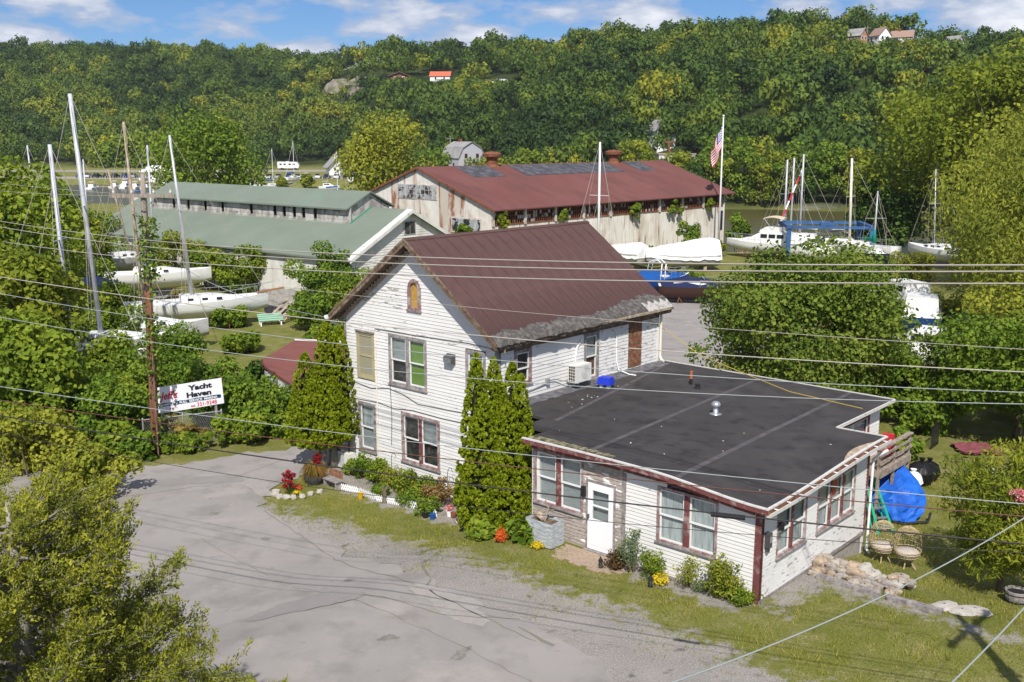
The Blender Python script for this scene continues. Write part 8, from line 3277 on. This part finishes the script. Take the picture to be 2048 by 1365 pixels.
def gable_house(name, label, loc, rz, W, Ln, He, Hr, wall, roofm, wins=2, trim='whitegl', chim=False, ov=.4, cat='house', gambrel=False):
    r = empty(name, loc, rz, label, cat)
    mb = MB()
    prof = [(-W / 2, He), (0, Hr), (W / 2, He)] if not gambrel else [(-W / 2, He), (-W * .34, He + (Hr - He) * .62), (0, Hr), (W * .34, He + (Hr - He) * .62), (W / 2, He)]
    mb.ext([(-W / 2, -Ln / 2, -2), (W / 2, -Ln / 2, -2)] + [(x, -Ln / 2, z) for x, z in reversed(prof)], (0, Ln, 0))
    mb.build('wall', M[wall], r)
    mb = MB()
    for (x0_, z0_), (x1_, z1_) in zip(prof[:-1], prof[1:]):
        dx, dz = x1_ - x0_, z1_ - z0_
        l = math.hypot(dx, dz)
        nx_, nz_ = -dz / l * .14, dx / l * .14
        e0 = ov if (x0_, z0_) == prof[0] else 0
        e1 = ov if (x1_, z1_) == prof[-1] else 0
        p0 = (x0_ - dx / l * e0, z0_ - dz / l * e0)
        p1 = (x1_ + dx / l * e1, z1_ + dz / l * e1)
        mb.ext([(p0[0] + nx_ * .05, -Ln / 2 - ov, p0[1] + nz_ * .05), (p1[0] + nx_ * .05, -Ln / 2 - ov, p1[1] + nz_ * .05), (p1[0] + nx_, -Ln / 2 - ov, p1[1] + nz_), (p0[0] + nx_, -Ln / 2 - ov, p0[1] + nz_)], (0, Ln + 2 * ov, 0))
    ro = mb.build('roof', M[roofm], r)
    if chim:
        mb = MB()
        mb.box(-.4, .4, Ln * .1, Ln * .1 + .8, Hr - .5, Hr + 1.0)
        mb.build('chimney', M['rust'], ro)
    for i in range(wins):
        x = (i - (wins - 1) / 2) * W / (wins + .3)
        z0_ = He * .95 if gambrel else He * .45
        mb = MB()
        mb.box(x - .5, x + .5, -Ln / 2 - .06, -Ln / 2 - .002, z0_, z0_ + 1.3)
        wo = mb.build('window', M[trim], r)
        mb = MB()
        mb.box(x - .36, x + .36, -Ln / 2 - .075, -Ln / 2 - .061, z0_ + .13, z0_ + 1.15)
        mb.build('pane', M['smoke'], wo)
        mb = MB()
        y = (i - (wins - 1) / 2) * Ln / (wins + .3)
        mb.box(-W / 2 - .06, -W / 2 - .002, y - .5, y + .5, He * .4, He * .4 + 1.3)
        wo = mb.build('window', M[trim], r)
        mb = MB()
        mb.box(-W / 2 - .075, -W / 2 - .061, y - .36, y + .36, He * .4 + .13, He * .4 + 1.15)
        mb.build('pane', M['smoke'], wo)
    return r


M['barngrey'] = mat('barn_grey_siding', (.42, .42, .45), .8)
M['greyshingle'] = mat('grey_shingle_roof', (.33, .32, .31), .85, [((.26, .25, .25), .5, (1, 1, 1), .4, .6)])
M['yellowsiding'] = mat('pale_yellow_siding', (.62, .55, .28), .8)
M['brickorange'] = mat('orange_brick', (.42, .22, .13), .85)
M['orangeroof'] = mat('orange_metal_roof', (.50, .13, .07), .6)
M['brownroof'] = mat('brown_shingle_roof', (.30, .20, .16), .85)
M['block'] = mat('pale_block_wall', (.60, .60, .60), .85)
gable_house('gambrel_barn', 'grey gambrel barn with dark red trim behind the red roof', onyard(-15.0, 318, .5), .55, 9, 11, 5.0, 9.5, 'barngrey', 'greyshingle', 2, 'redtrim', True, gambrel=True, cat='barn')
r = gable_house('yellow_house', 'small white and yellow house with a flared grey roof beyond the boat park', onyard(-61.5, 366), .35, 7, 7, 3.4, 7.2, 'whitegl', 'greyshingle', 2, 'whitegl', ov=1.3)
mb = MB()
mb.ext([(-1.5, -3.4, 4.6), (1.5, -3.4, 4.6), (1.5, -3.4, 6.0), (0, -3.4, 6.9), (-1.5, -3.4, 6.0)], (0, 3, 0))
do = mb.build('dormer', M['yellowsiding'], r)
for sx in (-.75, .15):
    mb = MB()
    mb.box(sx, sx + .6, -3.43, -3.401, 5.0, 5.9)
    mb.build('pane', M['smoke'], do)
gable_house('hill_cabin', 'low brown cabin with a pale roof high on the hill', onyard(-52.4, 488), .2, 9, 6, 3.0, 4.6, 'brownboard', 'brownroof', 2, ov=1.0)
gable_house('hill_cabin', 'white cabin with an orange roof high on the hill', onyard(-32.1, 477), 1.45, 5, 9, 2.8, 4.8, 'whitegl', 'orangeroof', 2)
gable_house('ridge_house', 'brick-coloured house at the left of the ridge-top row', onyard(119.5, 369), .7, 4.6, 5.5, 2.6, 5.0, 'brickorange', 'greyshingle', 2)
gable_house('ridge_house', 'white gabled house second in the ridge-top row', onyard(127.6, 369), .3, 4.8, 5.5, 2.8, 5.4, 'whitegl', 'brownroof', 2)
gable_house('ridge_house', 'wide white house with a pinkish roof third in the ridge-top row', onyard(135.4, 369), 1.1, 4.6, 7, 2.6, 4.8, 'whitegl', 'brownroof', 2, chim=True)
gable_house('ridge_house', 'small grey house at the right end of the ridge-top row', onyard(152.5, 367, 1.5), .6, 4.5, 5, 2.6, 4.8, 'barngrey', 'greyshingle', 2)
gable_house('far_house', 'white house half hidden in trees above the pale block building', onyard(42.0, 296), .3, 6, 7, 5, 8, 'whitegl', 'greyshingle', 2)
r = empty('block_building', onyard(40.8, 262, .5), .1, 'pale flat-roofed block building on the far bank', 'building')
mb = MB()
mb.box(-4.6, 4.6, -3, 3, -3, 4.6)
mb.build('wall', M['block'], r)
mb = MB()
mb.box(-4.8, 4.8, -3.2, 3.2, 4.601, 4.9)
mb.build('roof', M['tanwood'], r)
mb = MB()
mb.bar((-1.2, 0, 4.9), (-1.6, 0, 7.6), .5, .5)
mb.bar((-2.6, 0, 7.7), (.2, 0, 7.7), .5, .4)
mb.build('hoist', M['rust'], r)
for i, (x, lab) in enumerate(((-9.0, 'white van parked beside the orange-roofed cabin'), (-4.5, 'pale van parked on the hill road right of the cabins'))):
    dup(cp[0] if used_[0] else cp[1], onyard(x, 453), .1, lab, scale=1.25)
for i, (x, y, h_, lab) in enumerate(((-19.5, 330, 11, 'distant utility pole left of the gambrel barn'), (123.4, 370, 6, 'utility pole between the ridge-top houses'))):
    p = empty('utility_pole', onyard(x, y), 0, lab, 'utility pole')
    mb = MB()
    mb.tube([(0, 0, 0), (0, 0, h_)], [.2, .14], 6)
    mb.build('pole', M['poletop'], p)
    mb = MB()
    mb.bar((-1.2, 0, h_ - .8), (1.2, 0, h_ - .8), .14, .14)
    mb.build('crossarm', M['poletop'], p)
# timber fence rail on the creek bank by the flybridge cruiser
r = empty('dock_railing', onyard(25.6, 116), .1, 'pale railing panel on the bank beside the flybridge cruiser', 'railing')
for k in range(9):
    mb = MB()
    mb.box(k * .28 - .02, k * .28 + .02, -.02, .02, 0, 1.1)
    mb.build('baluster', M['tanwood'], r)
for z in (.1, 1.05):
    mb = MB()
    mb.box(-.1, 2.35, -.03, .03, z, z + .08)
    mb.build('rail', M['tanwood'], r)
# ================================================================ thin summer haze
hm = D.materials.new('haze')
hm.use_nodes = True
hn = hm.node_tree
hn.nodes.remove(hn.nodes['Principled BSDF'])
hv = hn.nodes.new('ShaderNodeVolumePrincipled')
hv.inputs['Color'].default_value = (.80, .88, 1.0, 1)
hv.inputs['Density'].default_value = HAZE
hn.links.new(hv.outputs[0], hn.nodes['Material Output'].inputs['Volume'])
mb = MB()
mb.box(-960, 960, -130, 1190, -6, 78)
tag(mb.build('haze', hm), 'thin bluish haze in the valley air', 'haze', kind='stuff')
